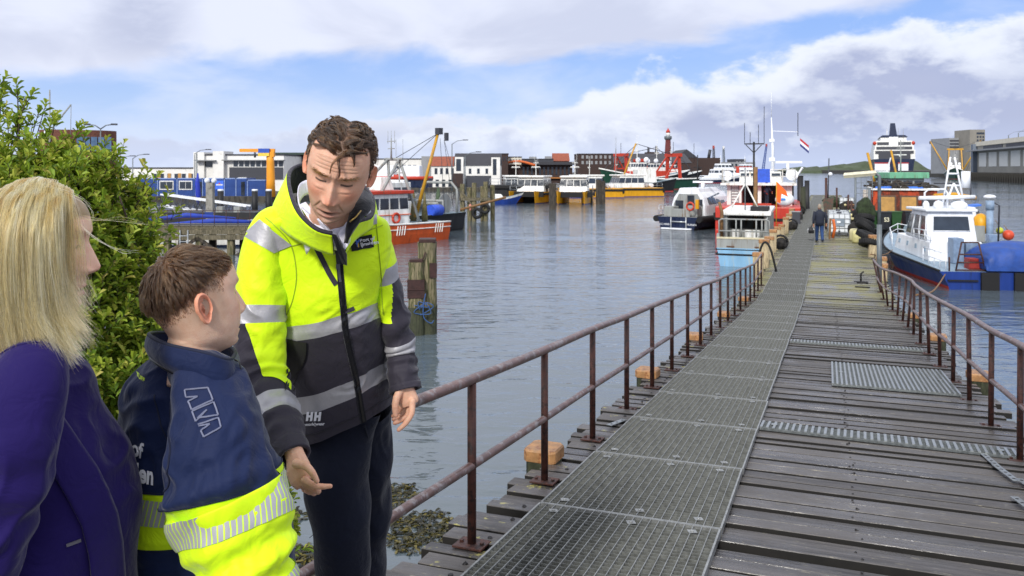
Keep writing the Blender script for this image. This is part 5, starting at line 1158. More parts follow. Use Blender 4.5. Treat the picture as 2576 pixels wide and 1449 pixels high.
class Bld:                                          # a building given by its front in the picture, at a real distance
    def __init__(s, name, label, x0, x1, yt, yb, d, depth, mat, cat='building', rz=0., roof=None, rh=0., group=None, zb=None):
        s.d = d; a, b = XP(x0, d), XP(x1, d); s.cx = (a + b) / 2; s.zt = CAMZ - (yt - HY) / FPX * d; s.zb = .8 if zb is None else zb
        s.o = empty(name, (s.cx, d, s.zb), rz, label, cat, group); s.w = b - a; s.h = s.zt - s.zb; s.dep = depth; s.n = 0
        mb = MB(); mb.bx(-s.w / 2, s.w / 2, 0, depth, -1.0, s.h); mb.build('wall', mat, s.o)
        if roof == 'gable':
            mb = MB(); w_ = s.w / 2 + .15; mb.prism([(-w_, -.25, s.h + .01), (-w_, depth + .25, s.h + .01), (-w_, depth / 2, s.h + rh)], (2 * w_, 0, 0)); mb.build('roof', M_ROOFD, s.o)
        elif roof == 'red':
            mb = MB(); w_ = s.w / 2 + .15; mb.prism([(-w_, -.25, s.h + .01), (-w_, depth + .25, s.h + .01), (-w_, depth / 2, s.h + rh)], (2 * w_, 0, 0)); mb.build('roof', M_ROOFR, s.o)
        elif roof == 'side':
            mb = MB(); mb.prism([(-s.w / 2 - .2, -.2, s.h + .01), (s.w / 2 + .2, -.2, s.h + .01), (0, -.2, s.h + rh)], (0, depth + .4, 0)); mb.build('roof', M_ROOFD, s.o)
        elif roof == 'flat':
            mb = MB(); mb.bx(-s.w / 2 - .12, s.w / 2 + .12, -.12, depth + .1, s.h + .002, s.h + .22); mb.build('roof', M_ROOFD, s.o)
    def lx(s, px): return XP(px, s.d) - s.cx
    def lz(s, py): return CAMZ - (py - HY) / FPX * s.d - s.zb
    def win(s, x0, y0, x1, y1, mat=None, frame=True, name='window', proud=.02):
        a, b, t, u = s.lx(x0), s.lx(x1), s.lz(y1), s.lz(y0)
        if frame:
            f = MB(); f.bx(a - .08, b + .08, -.03, .1, t - .08, u + .08); fo_ = f.build(name, M_FRAME, s.o); g2 = MB(); g2.bx(a, b, -.05, .0, t, u); g2.build('pane', mat or M_GLASS, fo_)
        else: g2 = MB(); g2.bx(a, b, -proud - .02, .1, t, u); g2.build(name, mat or M_GLASS, s.o)
    def blk(s, name, x0, x1, yt, yb, mat, y0=-.3, y1=2.): mb = MB(); mb.bx(s.lx(x0), s.lx(x1), y0, y1, s.lz(yb), s.lz(yt)); return mb.build(name, mat, s.o)
    def row(s, x0, x1, n, y0, y1, fill=.7, mat=None, frame=True):
        p = (x1 - x0) / n
        for i in range(n): s.win(x0 + p * (i + .5 - fill / 2), y0, x0 + p * (i + .5 + fill / 2), y1, mat, frame)
# -- left shore
bo = empty('brick_building', (XP(172, 84), 86, .8), R(28), 'tall brown brick office with a rounded front rising behind the bush', 'building')
mb = MB(); ww = 3.6; pl = [(-ww, 8), (-ww, 1.5)] + [(-ww + 3 - 3 * math.cos(t), 1.5 - 2.2 * math.sin(t)) for t in np.linspace(.2, 1.4, 6)] + [(ww - 3 + 3 * math.sin(t), -.7 + 2.2 * (1 - math.cos(t))) for t in np.linspace(.1, 1.5, 8)] + [(ww, 8)]
mb.prism([(x, y, 0) for x, y in pl], (0, 0, 7.7)); mb.build('wall', M_BRICK, bo)
for k, z in ((0, 5.5), (1, 1.4)):
    for i in range(5): mb = MB(); mb.bx(-.2 + i * .66, .36 + i * .66, -.78, -.6, z, z + 1.5); mb.build('window', M_GLASSB, bo)
B_ = Bld('low_white_building', 'long low white building with a zigzag stair beyond the blue containers', 285, 492, 424, 500, 150, 18, M_WHITE, roof='flat')
B_.row(380, 490, 6, 437, 452, .55)
for i in range(4): B_.blk('wall_panel', 396 + i * 26, 404 + i * 26, 436, 452, M('ochre_panel', '#b58a52', .8), -.06, .2)
mb = MB(); z_ = [(390, 450), (404, 434), (418, 450), (432, 434), (446, 450)]
for a, b in zip(z_, z_[1:]): mb.bar((B_.lx(a[0] - 70), -1.0, B_.lz(a[1])), (B_.lx(b[0] - 70), -1.0, B_.lz(b[1])), .5, .3)
mb.build('stair', M_FRAME, B_.o)
B_ = Bld('white_office', 'white modernist office with stair towers behind the yellow crane', 490, 714, 391, 500, 140, 14, M_WHITE, roof='flat')
B_.blk('tower', 489.5, 516, 383, 500, M_WHITE, -.5, 4); B_.blk('tower', 540, 567, 380.5, 470, M_WHITE, -.9, 4)
B_.win(505, 405, 539, 420); B_.row(586, 714, 9, 404, 419, .78); B_.blk('plinth', 578, 712, 421, 450, M_DKGREY, -.25, .3); B_.blk('canopy', 497, 549, 402.5, 405, M_GREYW, -1.6, .2); B_.blk('canopy', 562, 717, 402, 404, M_GREYW, -.9, .2)
B_.blk('name_board', 600, 622, 446, 453, M_FRAME, -.4, -.2)
B_ = Bld('brick_block', 'brown brick block with a dark green roof between the white office and the man', 708, 792, 389, 500, 152, 12, M_BRICK)
B_.blk('roof', 690, 795, 384, 389.5, M('green_roof', '#2f4039', .7), -1., 13); B_.blk('loggia', 722, 790, 394, 410, M_DKGREY, -.1, .3); B_.row(724, 790, 5, 395, 408, .5, frame=False)
# blue site cabins, one by one
cab = [(345, 395), (396, 444), (445, 491), (492, 508), (509, 534), (535, 563), (564, 592), (593, 621), (622, 667)]
lab = ['blue cabin half hidden by the bush', 'blue cabin with a broad white framed window', 'blue cabin with a pair of small dark windows', 'narrow blue cabin behind the blue flag', 'blue cabin with a dark doorway behind the white bollards', 'blue cabin carrying a blue sign', 'plain blue cabin left of the open one', 'blue cabin with an open dark door', 'blue cabin right behind the yellow crane column']
for i, ((x0, x1), l_) in enumerate(zip(cab, lab)):
    o = empty('site_cabin', (XP(x0, 114), 114, .8), 0, l_, 'site cabin', 'blue site cabins along the quay'); w_ = XP(x1, 114) - XP(x0, 114) - .03
    h = 2.42 if i < 8 else 2.2; mb = MB(); mb.bx(0, w_, 0, 4, 0, h)
    for k in range(int(w_ / .28)): mb.bx(.14 + k * .28, .20 + k * .28, -.03, 0, .1, h - .12)
    mb.build('wall', M_BLUEC, o); mb = MB(); mb.bx(-.02, .10, -.06, .1, 0, h + .03); mb.bx(-.02, w_, -.06, .05, h - .1, h + .04); mb.build('frame', M('cabin_frame', '#7f95c4', .5), o)
    if i in (1, 2): 
        mb = MB(); mb.bx(.3, w_ - .35, -.09, .02, .85, 2.1); f = mb.build('window', M_FRAME, o); mb = MB(); mb.bx(.42, w_ / 2 - .05, -.12, 0, 1.0, 1.95); mb.bx(w_ / 2 + .02, w_ - .47, -.12, 0, 1.0, 1.95); mb.build('pane', M_GLASS, f)
    if i in (4, 7, 3): mb = MB(); mb.bx(w_ * .5, w_ * .5 + .5, -.08, .02, .1, 1.95); mb.build('door', M_GLASS, o)
    if i == 5: mb = MB(); mb.bx(.4, .4 + 1.1, -.09, 0, .9, 2.1); sg = mb.build('sign', M('sign_blue', '#3f6fe0', .5), o); mb = MB(); mb.bx(.5, 1.4, -.11, 0, 1.45, 1.62); mb.prism([(.8, -.11, 1.62), (1.1, -.11, 1.62), (.95, -.11, 1.85)], (0, .04, 0), 1); mb.build('emblem', [M_FRAME, M('sign_red', '#c23a35', .5)], sg)
cr = empty('jib_crane', (XP(681, 111), 111, .8), 0, 'yellow column crane with a short jib and a blue box on the quay', 'crane')
mb = MB(); mb.tube([(0, 0, 0), (0, 0, 2.2), (-.05, 0, 4.6), (-.1, 0, 5.9)], [.62, .55, .50, .46], 14); mb.build('column', M_ORANGE, cr)
mb = MB(); mb.bx(-4.1, .55, -.22, .22, 5.95, 6.38); mb.bx(-.4, .5, -.35, .35, 5.3, 6.0); mb.build('jib', M_ORANGE, cr)
mb = MB(); mb.bx(-1.5, -.05, -.6, -.3, 5.82, 6.40); mb.build('winch_box', M('crane_blue', '#2b4fae', .5), cr); mb = MB(); mb.bx(-1.5, -.05, -.62, -.32, 5.4, 5.815); mb.build('winch_panel', M('crane_yellow', '#f2c84a', .5), cr); mb = MB(); mb.cyl((-2.1, 0, 5.9), (-2.1, 0, 5.2), .14, n=8); mb.build('hook_block', M_DKGREY, cr)
def lamp(px, yt, d, label, double=False, dx=1, zb=.8):
    zt = CAMZ - (yt - HY) / FPX * d; o = empty('street_lamp', (XP(px, d), d, zb), 0, label, 'street lamp', 'street lamps around the harbour'); h = zt - zb; r = .0022 * d / 4
    MB().cyl((0, 0, 0), (0, 0, h), max(.07, r * 1.6), max(.05, r), 8).build('pole', M_POLE, o)
    for s_ in ((-1, 1) if double else (dx,)):
        L_ = .013 * d; e = (s_ * L_, 0, h + L_ * .35); MB().tube([(0, 0, h - .05), (s_ * L_ * .5, 0, h + L_ * .28), e], .05, 6).build('arm', M_POLE, o); mb = MB(); mb.bx(min(e[0], e[0] + s_ * L_ * .5), max(e[0], e[0] + s_ * L_ * .5), -.14, .14, e[2] - .05, e[2] + .09); mb.build('lamp_head', M_DKGREY, o)
lamp(253, 323, 70, 'double armed street lamp beside the brown brick office', True); lamp(334, 398, 130, 'slim street lamp above the low white building', False)
lamp(300, 402, 140, 'faint far street lamp left of the low white building', False); lamp(490, 386, 126, 'dark street lamp at the left corner of the white office', False)
lamp(1170, 392, 120, 'street lamp arching over the white row houses', False, 1); lamp(1137, 362, 140, 'tall thin light mast behind the fishing boats')
o = empty('flagpole', (XP(495, 80), 80, 0), 0, 'tall pole with a furled blue flag at the gangway', 'flagpole'); MB().cyl((0, 0, 0), (0, 0, 6), .06).build('pole', M_POLE, o)
mb = MB(); mb.tube([(.12, 0, 4.1), (.05, 0, 3.2), (.15, 0, 2.0), (.12, 0, 1.1)], [.05, .22, .26, .1], 8); mb.build('flag', M('flag_blue', '#2236a8', .7), o)
# -- white row and other houses on the middle shore
B_ = Bld('white_terrace', 'long white flat-roofed hall behind the orange fishing boat', 905, 1090, 401, 480, 185, 14, M_WHITE, roof='flat')
B_.row(935, 1005, 7, 418, 424, .6, frame=False); B_.row(1010, 1050, 3, 415, 425, .6, frame=False)
B_ = Bld('grey_house', 'grey zinc house with small dormer windows left of the red roof', 1060, 1150, 393, 470, 180, 12, M_GREYW); B_.row(1070, 1145, 3, 403, 415, .35, frame=False)
B_ = Bld('white_house', 'white house under a low red tiled roof', 1085, 1146, 418, 480, 170, 8, M_WHITE, roof='red', rh=2.0); B_.row(1090, 1145, 4, 423, 438, .5); B_.row(1092, 1140, 3, 452, 470, .5)
B_ = Bld('white_house', 'white gabled house with a tall dark stair window', 1143, 1260, 416, 480, 168, 9, M_WHITE, roof='gable', rh=2.5)
B_.blk('gable', 1145, 1166, 395, 470, M_WHITE, -.5, 4); B_.win(1148, 400, 1160, 430, frame=False, proud=.55); B_.blk('gable', 1236, 1258, 396, 470, M_WHITE, -.5, 4); B_.win(1240, 400, 1249, 440, frame=False, proud=.55)
B_.row(1172, 1235, 3, 424, 437, .3); B_.blk('shop_front', 1172, 1258, 442, 470, M_DKGREY, -.15, .2); B_.blk('porch', 1140, 1165, 436, 470, M_DBRICK, -2, .2)
B_ = Bld('brick_house', 'dark brick house beside the white gabled one', 1256, 1278, 388, 480, 190, 10, M_DBRICK, roof='flat'); B_.row(1258, 1277, 3, 394, 404, .4, frame=False)
B_ = Bld('cream_house', 'cream flat house between the brick house and the dark hall', 1278, 1312, 396, 480, 200, 9, M_CREAM, roof='flat'); B_.row(1281, 1311, 4, 401, 409, .6, frame=False)
B_ = Bld('auction_hall', 'long dark hall with an arched orange edged roof behind the crew boats', 1266, 1440, 414, 480, 196, 14, M_DBRICK)
B_.blk('roof', 1312, 1448, 407, 414.5, M_ROOFD, -1.5, 15); mb = MB(); q_ = [(B_.lx(x), -2.2, B_.lz(y)) for x, y in spl([(1262, 417), (1280, 409), (1300, 406), (1318, 408), (1346, 416)], 14)]; mb.tube(q_, .32, 6); mb.build('roof_edge', M('orange_trim', '#c8622a', .6), B_.o)
B_.row(1312, 1436, 12, 420, 440, .45, None, False); B_.blk('rail_band', 1275, 1440, 446, 449, M('ochre_band', '#a5692f', .6), -.7, .2)
B_ = Bld('low_hall', 'low dark building with roof plant boxes behind the arched hall', 1312, 1392, 401, 480, 235, 9, M_DKGREY, roof='flat'); B_.blk('roof_plant', 1332, 1350, 394, 401, M_GREYW, 1, 5); B_.blk('roof_plant', 1372, 1388, 393, 401, M_GREYW, 1, 5)
B_ = Bld('tiled_house', 'small red tiled house with two chimneys', 1392, 1432, 405, 480, 240, 8, M_BRICK, roof='red', rh=2.3); B_.blk('chimney', 1408, 1411, 396, 405, M_DBRICK, 2, 3); B_.blk('chimney', 1424, 1427, 397, 405, M_DBRICK, 2, 3)
B_ = Bld('brick_block', 'four storey dark brick block above the yellow crew boats', 1454, 1542, 388, 480, 260, 16, M_DBRICK, roof='flat'); B_.row(1460, 1540, 7, 391, 399, .5, M_GREYW, False); B_.row(1460, 1540, 7, 405, 413, .5, M_GREYW, False)
B_ = Bld('market_hall', 'long grey roofed market hall behind the red trawlers', 1545, 1740, 410, 480, 330, 30, M_DBRICK, roof='gable', rh=4); B_.row(1560, 1720, 9, 418, 428, .6, frame=False)
B_ = Bld('engine_house', 'black stepped factory with two thin chimneys left of the lighthouse', 1624, 1680, 390, 480, 430, 25, M_DBRICK); B_.blk('annex', 1632, 1660, 382, 392, M_DBRICK, 2, 14)
for x, t_ in ((1636, 370), (1656, 366)): mb = MB(); mb.cyl((B_.lx(x), 6, B_.lz(390)), (B_.lx(x), 6, B_.lz(t_)), .7, .55); mb.build('chimney', M_DKGREY, B_.o)
B_ = Bld('gabled_hall', 'dark brick hall with a broad gable right of the lighthouse', 1700, 1755, 397, 480, 430, 30, M_DBRICK, roof='side', rh=4.4)
B_ = Bld('factory', 'dark windowless factory block with a leaning pipe', 1752, 1812, 397, 470, 440, 30, M_DBRICK); mb = MB(); mb.cyl((B_.lx(1788), 5, B_.lz(398)), (B_.lx(1792), 5, B_.lz(376)), .8, .8); mb.build('pipe', M_DKGREY, B_.o)
B_ = Bld('grey_shed', 'pale grey shed on the far shore right of the factory', 1812, 1900, 408, 450, 560, 20, M_GREYW); B_.row(1818, 1896, 8, 412, 420, .5, frame=False)
B_ = Bld('office_tower', 'small dark office tower among the far masts', 1847, 1876, 401, 450, 600, 20, M_DKGREY, roof='flat'); B_.row(1850, 1874, 3, 406, 412, .5, M_GREYW, False)
lh = empty('lighthouse', (XP(1680.5, 520), 520, .8), 0, 'dark red lighthouse with a white lantern and red cap', 'lighthouse')
k = 520 / FPX; H0 = lambda y: CAMZ - (y - HY) * k - .8
MB().lathe((0, 0, 0), [(9 * k, 0), (8.6 * k, H0(389)), (6.4 * k, H0(352))], 16).build('tower', M('lighthouse_red', '#5e2526', .8, var=.15, scale=.5), lh)
MB().lathe((0, 0, 0), [(6.8 * k, H0(352)), (9.5 * k, H0(349)), (9.5 * k, H0(343)), (9 * k, H0(342.5))], 16).build('gallery', M_POLE, lh); MB().lathe((0, 0, 0), [(5.4 * k, H0(343)), (5.4 * k, H0(333.5))], 14).build('lantern', M_FRAME, lh)
MB().lathe((0, 0, 0), [(5.8 * k, H0(334)), (4.6 * k, H0(329)), (1.5 * k, H0(325)), (.8 * k, H0(322))], 14).build('cap', M('cap_red', '#b5382b', .6), lh)
# lattice crane booms far away on the right of the lighthouse
for (x0, y0, x1, y1, d, c, l_) in ((1797, 425, 1795, 371, 560, M_DKGREY, 'dark lattice crane boom standing upright among the far masts'), (1822, 425, 1820, 372, 600, M_POLE, 'pale lattice crane boom with a white tip on the far shore'), (1918, 425, 1928, 366, 640, M('boom_blue', '#4a5f9a', .6), 'blue lattice crane boom leaning right with a red tip')):
    o = empty('lattice_crane', P(x0, y0, d), 0, l_, 'crane', 'far crane booms'); h = P(x1, y1, d) - P(x0, y0, d); mb = MB()
    for sx, sy in ((-1, -1), (1, -1), (1, 1), (-1, 1)): mb.bar((sx * .8, sy * .8, -4), (h.x + sx * .4, sy * .4, h.z), .35)
    for i in range(10): u = i / 10; mb.bar((h.x * u - .8, -.8, h.z * u), (h.x * (u + .1) + .8, -.8, h.z * (u + .1)), .25); 
    mb.build('boom', c, o); MB().box((h.x, 0, h.z), (1.2, 1.2, 2.5)).build('boom_tip', M('tip_red', '#a8463f', .6) if x0 != 1822 else M_FRAME, o)
# hills
def hill(pts, d, dep, label):
    mb = MB(); rows_ = []; q_ = spl(pts, 40)
    for i, (x, y) in enumerate(q_):
        p = P(x, y, d); h = max(.4, p.z - .4 + 1.2 * math.sin(i * 1.3) * (1 if 2 < i < 38 else 0)); rows_.append([(p.x, d - dep * .5, -.5), (p.x, d - dep * .45, min(h, 2.2)), (p.x, d - dep * .2, h * .6 + .4), (p.x, d, h), (p.x, d + dep, h * .7), (p.x, d + dep * 1.6, -.5)])
    mb.loft(rows_, 0, False, True, False); return tag(mb.build('hills', M('dune_grass', '#454f3c', .9, var=.3, scale=.05, col2='#39442c', lo=.45, hi=.6)), kind='structure')
hill([(1975, 430), (2000, 424), (2030, 419), (2060, 420), (2085, 422), (2110, 415), (2150, 411), (2190, 404), (2230, 402), (2300, 404), (2330, 425)], 900, 60, '')
# -- warehouse on the right quay
wh = empty('warehouse', (186, 334, 3.2), -R(106), 'long grey warehouse with white doors on the right quay', 'warehouse')
mb = MB(); mb.bx(0, 190, 0, 45, -.5, 10.4); mb.build('wall', M('warehouse_grey', '#96948c', .7, var=.15, scale=.2), wh); mb = MB(); mb.bx(-.5, 190.5, -.5, 45.5, 10.4, 12.0); mb.build('roof_edge', M_CREAM, wh); mb = MB(); mb.bx(-.5, 190, -4, 0, 8.2, 8.7); mb.build('canopy', M_GREYW, wh)
for i in range(10): mb = MB(); mb.bx(4 + i * 14, 14.5 + i * 14, -.2, .2, 2.2, 7.6); mb.build('door', M('door_white', '#e2e3df', .6), wh)
for i in range(5): mb = MB(); mb.bx(10 + i * 30, 36 + i * 30, -.15, .2, 8.9, 10.2); mb.build('window_band', M_DKGREY, wh)
mb = MB(); mb.bx(-3, .5, -1.5, 6, -.5, 11.2); mb.build('end_pier', M('pier_blue_grey', '#6a7482', .7), wh)
B_ = Bld('office_tower', 'square grey concrete office tower behind the warehouse', 2440, 2478, 326, 440, 400, 14, M('tower_concrete', '#86827a', .8, var=.1, scale=.3), zb=3.2)
for j in range(5): B_.row(2456, 2477, 3, 342 + j * 8.5, 347 + j * 8.5, .6, frame=False)
B_.row(2456, 2477, 1, 333, 338, .95, frame=False)
B_ = Bld('grey_block', 'grey banded office block left of the concrete tower', 2388, 2440, 347, 440, 410, 18, M_GREYW, zb=3.2)
for j in range(3): B_.blk('window_band', 2389, 2438, 352 + j * 8, 356 + j * 8, M_DKGREY, -.15, .2)
lamp(2537, 340, 330, 'lamp mast above the warehouse roof, nearer the tower', False, 1, 3.2); lamp(2562, 334, 320, 'lamp mast above the warehouse roof at the far right', False, 1, 3.2)
# quay edge fendering of the right quay
mb = MB()
for i in range(40): u = i / 39; x = 182.3 * (1 - u) + 152 * u; y = 337 * (1 - u) + 233 * u; mb.bx(x - .9, x + .1, y - .5, y + .5, -.5, 2.9)
tag(mb.build('fender_wall', M('fender_timber', '#35322c', .9)), 'row of dark timber fenders along the right quay wall', 'fender')
# ------------------------------------------------------------------ boats: shared builders (local x = starboard, y = bow, z = up from the water)
def paint(name, c, rust=0., rough=.42, dirt='#6b4a34'): return M(name, c, rough, var=.12, scale=1.5, col2=(dirt if rust else None), lo=.57 - rust * .2, hi=.72, stretch=(2.2, 2.2, .3))
P_WHITE = paint('boat_white', '#e6e6e2', .35, .4, '#a79c88'); P_WHITE2 = paint('launch_white', '#e4e7ec', 0, .35); P_NAVY = paint('hull_navy', '#17233f', .2, .3, '#2d3a52'); P_ORANGE = paint('hull_orange', '#d4581f', .2, .45, '#a8421a'); P_RED = paint('hull_red', '#b8301f', .15, .4, '#7a2218')
P_YEL = paint('hull_yellow', '#d69a12', .25, .4, '#b07d12'); P_GREEN = paint('hull_green', '#14402f', .15, .4, '#223b30'); P_BLUE = paint('hull_blue', '#17357f', .25, .35, '#122555'); P_SKY = paint('hull_sky_blue', '#84b2d4', .3, .5, '#a9b9bd'); P_BLACK = paint('hull_black', '#15161a', .2, .6, '#2b2724')
P_GREYB = paint('boat_grey', '#8f9290', .35, .5, '#6e5b48'); P_DECK = paint('boat_deck', '#6c7f8a', .3, .6, '#555a58'); P_REDO = paint('gantry_red', '#b8371f', .15, .45); P_YG = paint('boom_yellow', '#c08f22', .15, .45); P_RUB = M('rubber_black', '#121214', .75, var=.3, scale=9); P_ALU = M('aluminium_tube', '#b9bdc0', .35, .6); P_WOOD = M('boat_wood', '#7a5a38', .7, var=.25, scale=6)
P_TEAL = paint('deckhouse_mint', '#6aa886', .1, .5)
def hull(name, parent, Ln, B, z0, zm, z1, mats, draft=.7, stern=.86, rake=.7, full=.42, n=22, flare=.12, pinch=.0, strake=.22, transom_rake=0.):
    """mats: topside, lower strip, boot, deck"""
    mb = MB(); rings = []
    for i in range(n + 1):
        u = i / n; t = max(0, (u - full) / (1 - full)); hb = B / 2 * (stern + (1 - stern) * min(1, u / full)) * (1 - t ** 2.3) if u > full else B / 2 * (stern + (1 - stern) * math.sin(min(1, u / full) * math.pi / 2))
        hb = max(hb, .03); wl = hb * (1 - flare - .35 * t ** 2); zs = z0 + (zm - z0) * min(1, u / .4) if u < .4 else zm + (z1 - zm) * ((u - .4) / .6) ** 1.7
        y = Ln * u; r = lambda z: y + rake * t ** 1.5 * (z / max(zs, .1)) - transom_rake * (1 - u) ** 8 * (z / zs); zt = zs * (1 - strake)
        sec = [(hb, zs), ((hb * .55 + wl * .45), zt), (wl, .12), (wl * .97, -.05), (wl * .6, -draft), (-wl * .6, -draft), (-wl * .97, -.05), (-wl, .12), (-(hb * .55 + wl * .45), zt), (-hb, zs)]
        rings.append([(x, r(z), z) for x, z in sec])
    idx = [0, 1, 2, 2, 2, 2, 2, 1, 0, 3]
    mb.loft(rings, 0, (1, 1), False, True, lambda i, j: idx[j])
    o = mb.build(name, mats, parent)
    rim = [[r_[0] for r_ in rings], [r_[-1] for r_ in rings]]
    return o, rim, rings
def gunwale(rim, r, name, mat, parent, dz=0.): 
    mb = MB(); p = rim[0][::-1] + rim[1]
    mb.tube([Vector(q) + Vector((0, 0, dz)) for q in rim[1]] + [Vector(q) + Vector((0, 0, dz)) for q in rim[0][::-1]], r, 6); return mb.build(name, mat, parent)
def house(name, parent, x, y0, y1, z0, z1, mat, rf=.25, rb=.05, rs=.08, bevel=.04):
    """deckhouse with raked front (bow side), back and sides"""
    mb = MB(); b = [(-x, y0, z0), (x, y0, z0), (x, y1, z0), (-x, y1, z0)]; t = [(-x + rs, y0 + rb, z1), (x - rs, y0 + rb, z1), (x - rs, y1 - rf, z1), (-x + rs, y1 - rf, z1)]
    mb.loft([b, t], 0, True, False); return mb.build(name, mat, parent, bevel)
def panes(parent, a, b, c, d, nw, mat=None, gap=.12, inset=(.18, .25), off=.015, name='window', frame=None):
    """windows on the wall quad a(bottom left) b(bottom right) c(top right) d(top left), seen from outside"""
    a, b, c, d = map(V3, (a, b, c, d)); nrm = (b - a).cross(d - a).normalized()
    f = lambda u, v: (a * (1 - u) + b * u) * (1 - v) + (d * (1 - u) + c * u) * v
    for i in range(nw):
        u0, u1 = (i + gap / 2) / nw, (i + 1 - gap / 2) / nw; v0, v1 = inset[0], 1 - inset[1]; q = [f(u0, v0), f(u1, v0), f(u1, v1), f(u0, v1)]
        mb = MB(); mb.prism([p + nrm * off for p in q], -nrm * (off + .03)); w_ = mb.build(name, mat or M_GLASS, parent)
        if frame: mb = MB(); mb.tube([p + nrm * off for p in q] + [q[0] + nrm * off], .022, 5); mb.build('frame', frame, w_)
def house_windows(parent, x, y0, y1, z0, z1, nf, ns, nb, rf=.25, rb=.05, rs=.08, inset=(.5, .14), mat=None, gap=.16, frame=None):
    if nf: panes(parent, (x, y1, z0), (-x, y1, z0), (-x + rs, y1 - rf, z1), (x - rs, y1 - rf, z1), nf, mat, gap, inset, frame=frame)
    if nb: panes(parent, (-x, y0, z0), (x, y0, z0), (x - rs, y0 + rb, z1), (-x + rs, y0 + rb, z1), nb, mat, gap, inset, frame=frame)
    if ns:
        panes(parent, (x, y0, z0), (x, y1, z0), (x - rs, y1 - rf, z1), (x - rs, y0 + rb, z1), ns, mat, gap, inset, frame=frame); panes(parent, (-x, y1, z0), (-x, y0, z0), (-x + rs, y0 + rb, z1), (-x + rs, y1 - rf, z1), ns, mat, gap, inset, frame=frame)
def tubes(name, parent, mat, lst, r=.03, n=6):
    mb = MB()
    for pts in lst: mb.tube([V3(p) for p in pts], r, n)
    return mb.build(name, mat, parent)
def railing_on(parent, pts, h, mat, r=.022, step=1.0, mid=True, name='rail'):
    mb = MB(); P_ = [V3(p) for p in pts]; up_ = Vector((0, 0, h)); mb.tube([p + up_ for p in P_], r, 6)
    if mid: mb.tube([p + up_ * .5 for p in P_], r * .8, 5)
    for a, b in zip(P_, P_[1:]):
        k = max(1, int((b - a).length / step))
        for i in range(k + 1): q = a + (b - a) * i / k; mb.cyl(q, q + up_, r, n=5)
    return mb.build(name, mat, parent)
def mast(parent, x, y, z0, z1, mat=None, r=.06, bars=((.75, .5), (.9, .3)), ants=2, name='mast', radar=True):
    mb = MB(); mb.tube([(x, y, z0), (x, y, z1)], [r, r * .5], 8); 
    for u, w_ in bars: z = z0 + (z1 - z0) * u; mb.bar((x - w_, y, z), (x + w_, y, z), r * .8)
    for i in range(ants): mb.cyl((x - .3 + .6 * i / max(1, ants - 1), y, z0 + (z1 - z0) * .75), (x - .3 + .6 * i / max(1, ants - 1), y, z1 + (z1 - z0) * .35), .012 * (1 + r * 6), n=4)
    o = mb.build(name, mat or P_WHITE, parent)
    if radar: mb = MB(); z = z0 + (z1 - z0) * .55; mb.box((x, y + .15, z), (1.1 + r * 4, .14, .12)); mb.cyl((x, y + .15, z - .25), (x, y + .15, z - .05), .12, n=8); mb.build('radar', P_WHITE, parent)
    return o
def boat(name, label, px, py, hd, cat='boat', group=None, d=None):
    """hd = compass of the bow in degrees seen from above: 0 = away from the camera, 90 = to the right"""
    d = d or D_(py); return empty(name, (XP(px, d), d, 0), -R(hd), label, cat, group)
# -- crew catamarans with yellow hulls
def crew_cat(px, py, hd, label, d=None, group='yellow crew transfer boats', col=None, dark=False):
    o = boat('crew_boat', label, px, py, hd, group=group, d=d); c = col or P_YEL
    for s_ in (-1, 1):
        q = empty('tmp'); h_, rim, _ = hull('hull', None, 15, 1.9, 1.7, 1.75, 2.1, [c, c, P_BLUE, P_DECK], rake=.5, full=.55, draft=.5); h_.parent = o; h_.location = (s_ * 2.1, 0, 0); bpy.data.objects.remove(q)
    mb = MB(); mb.bx(-2.9, 2.9, .2, 12.6, 1.25, 1.8); mb.build('deck', c, o); mb = MB(); mb.bx(-3.12, 3.12, -.05, .3, .9, 1.75); mb.bx(-3.12, 3.12, 13.2, 13.9, 1.1, 1.95); mb.bx(3.02, 3.15, .2, 12.8, 1.35, 1.7); mb.bx(-3.15, -3.02, .2, 12.8, 1.35, 1.7); mb.build('fender', P_RUB, o)
    h_ = house('wheelhouse', o, 2.35, 4.0, 10.2, 1.8, 4.2, P_WHITE, .9, .2, .25, .12); house_windows(o, 2.35, 4.0, 10.2, 1.8, 4.2, 4, 4, 3, .9, .2, .25, (.42, .16), gap=.08)
    mb = MB(); mb.prism([(-2.3, 3.7, 4.2), (2.3, 3.7, 4.2), (2.25, 9.9, 4.2), (-2.25, 9.9, 4.2)], (0, 0, .3)); mb.build('roof', P_WHITE, o, .1)
    mast(o, 0, 6.2, 4.5, 7.2, P_WHITE, .08, ((.5, .8), (.8, .5)), 2); railing_on(o, [(-2.7, 12.8, 1.8), (2.7, 12.8, 1.8)], 1.0, P_ALU, .03); railing_on(o, [(-2.8, .4, 1.8), (-2.8, 3.8, 1.8)], 1, P_ALU, .03); railing_on(o, [(2.8, .4, 1.8), (2.8, 3.8, 1.8)], 1, P_ALU, .03)
    for x in (-1.2, 1.2): mb = MB(); mb.cyl((x - .6, 2.2, 2.3), (x + .6, 2.2, 2.3), .38, n=12); mb.build('life_raft', P_WHITE2, o)
    o.scale = (.8,) * 3
    return o
crew_cat(1370, 502, 196, 'crew catamaran with bow ramp, left of the two bow-on yellow crew boats', 119); crew_cat(1452, 502, 188, 'crew catamaran with its bow towards the pier, beside the thick pile in the water', 117)
crew_cat(1560, 494, 262, 'yellow crew catamaran lying broadside, nearer the row of cut piles', 132); crew_cat(1655, 492, 254, 'yellow crew catamaran at the right end of the row, under the green trawler bow', 138)
crew_cat(1290, 503, 175, 'white crew boat lying behind the black pontoon', 124, col=P_BLACK)
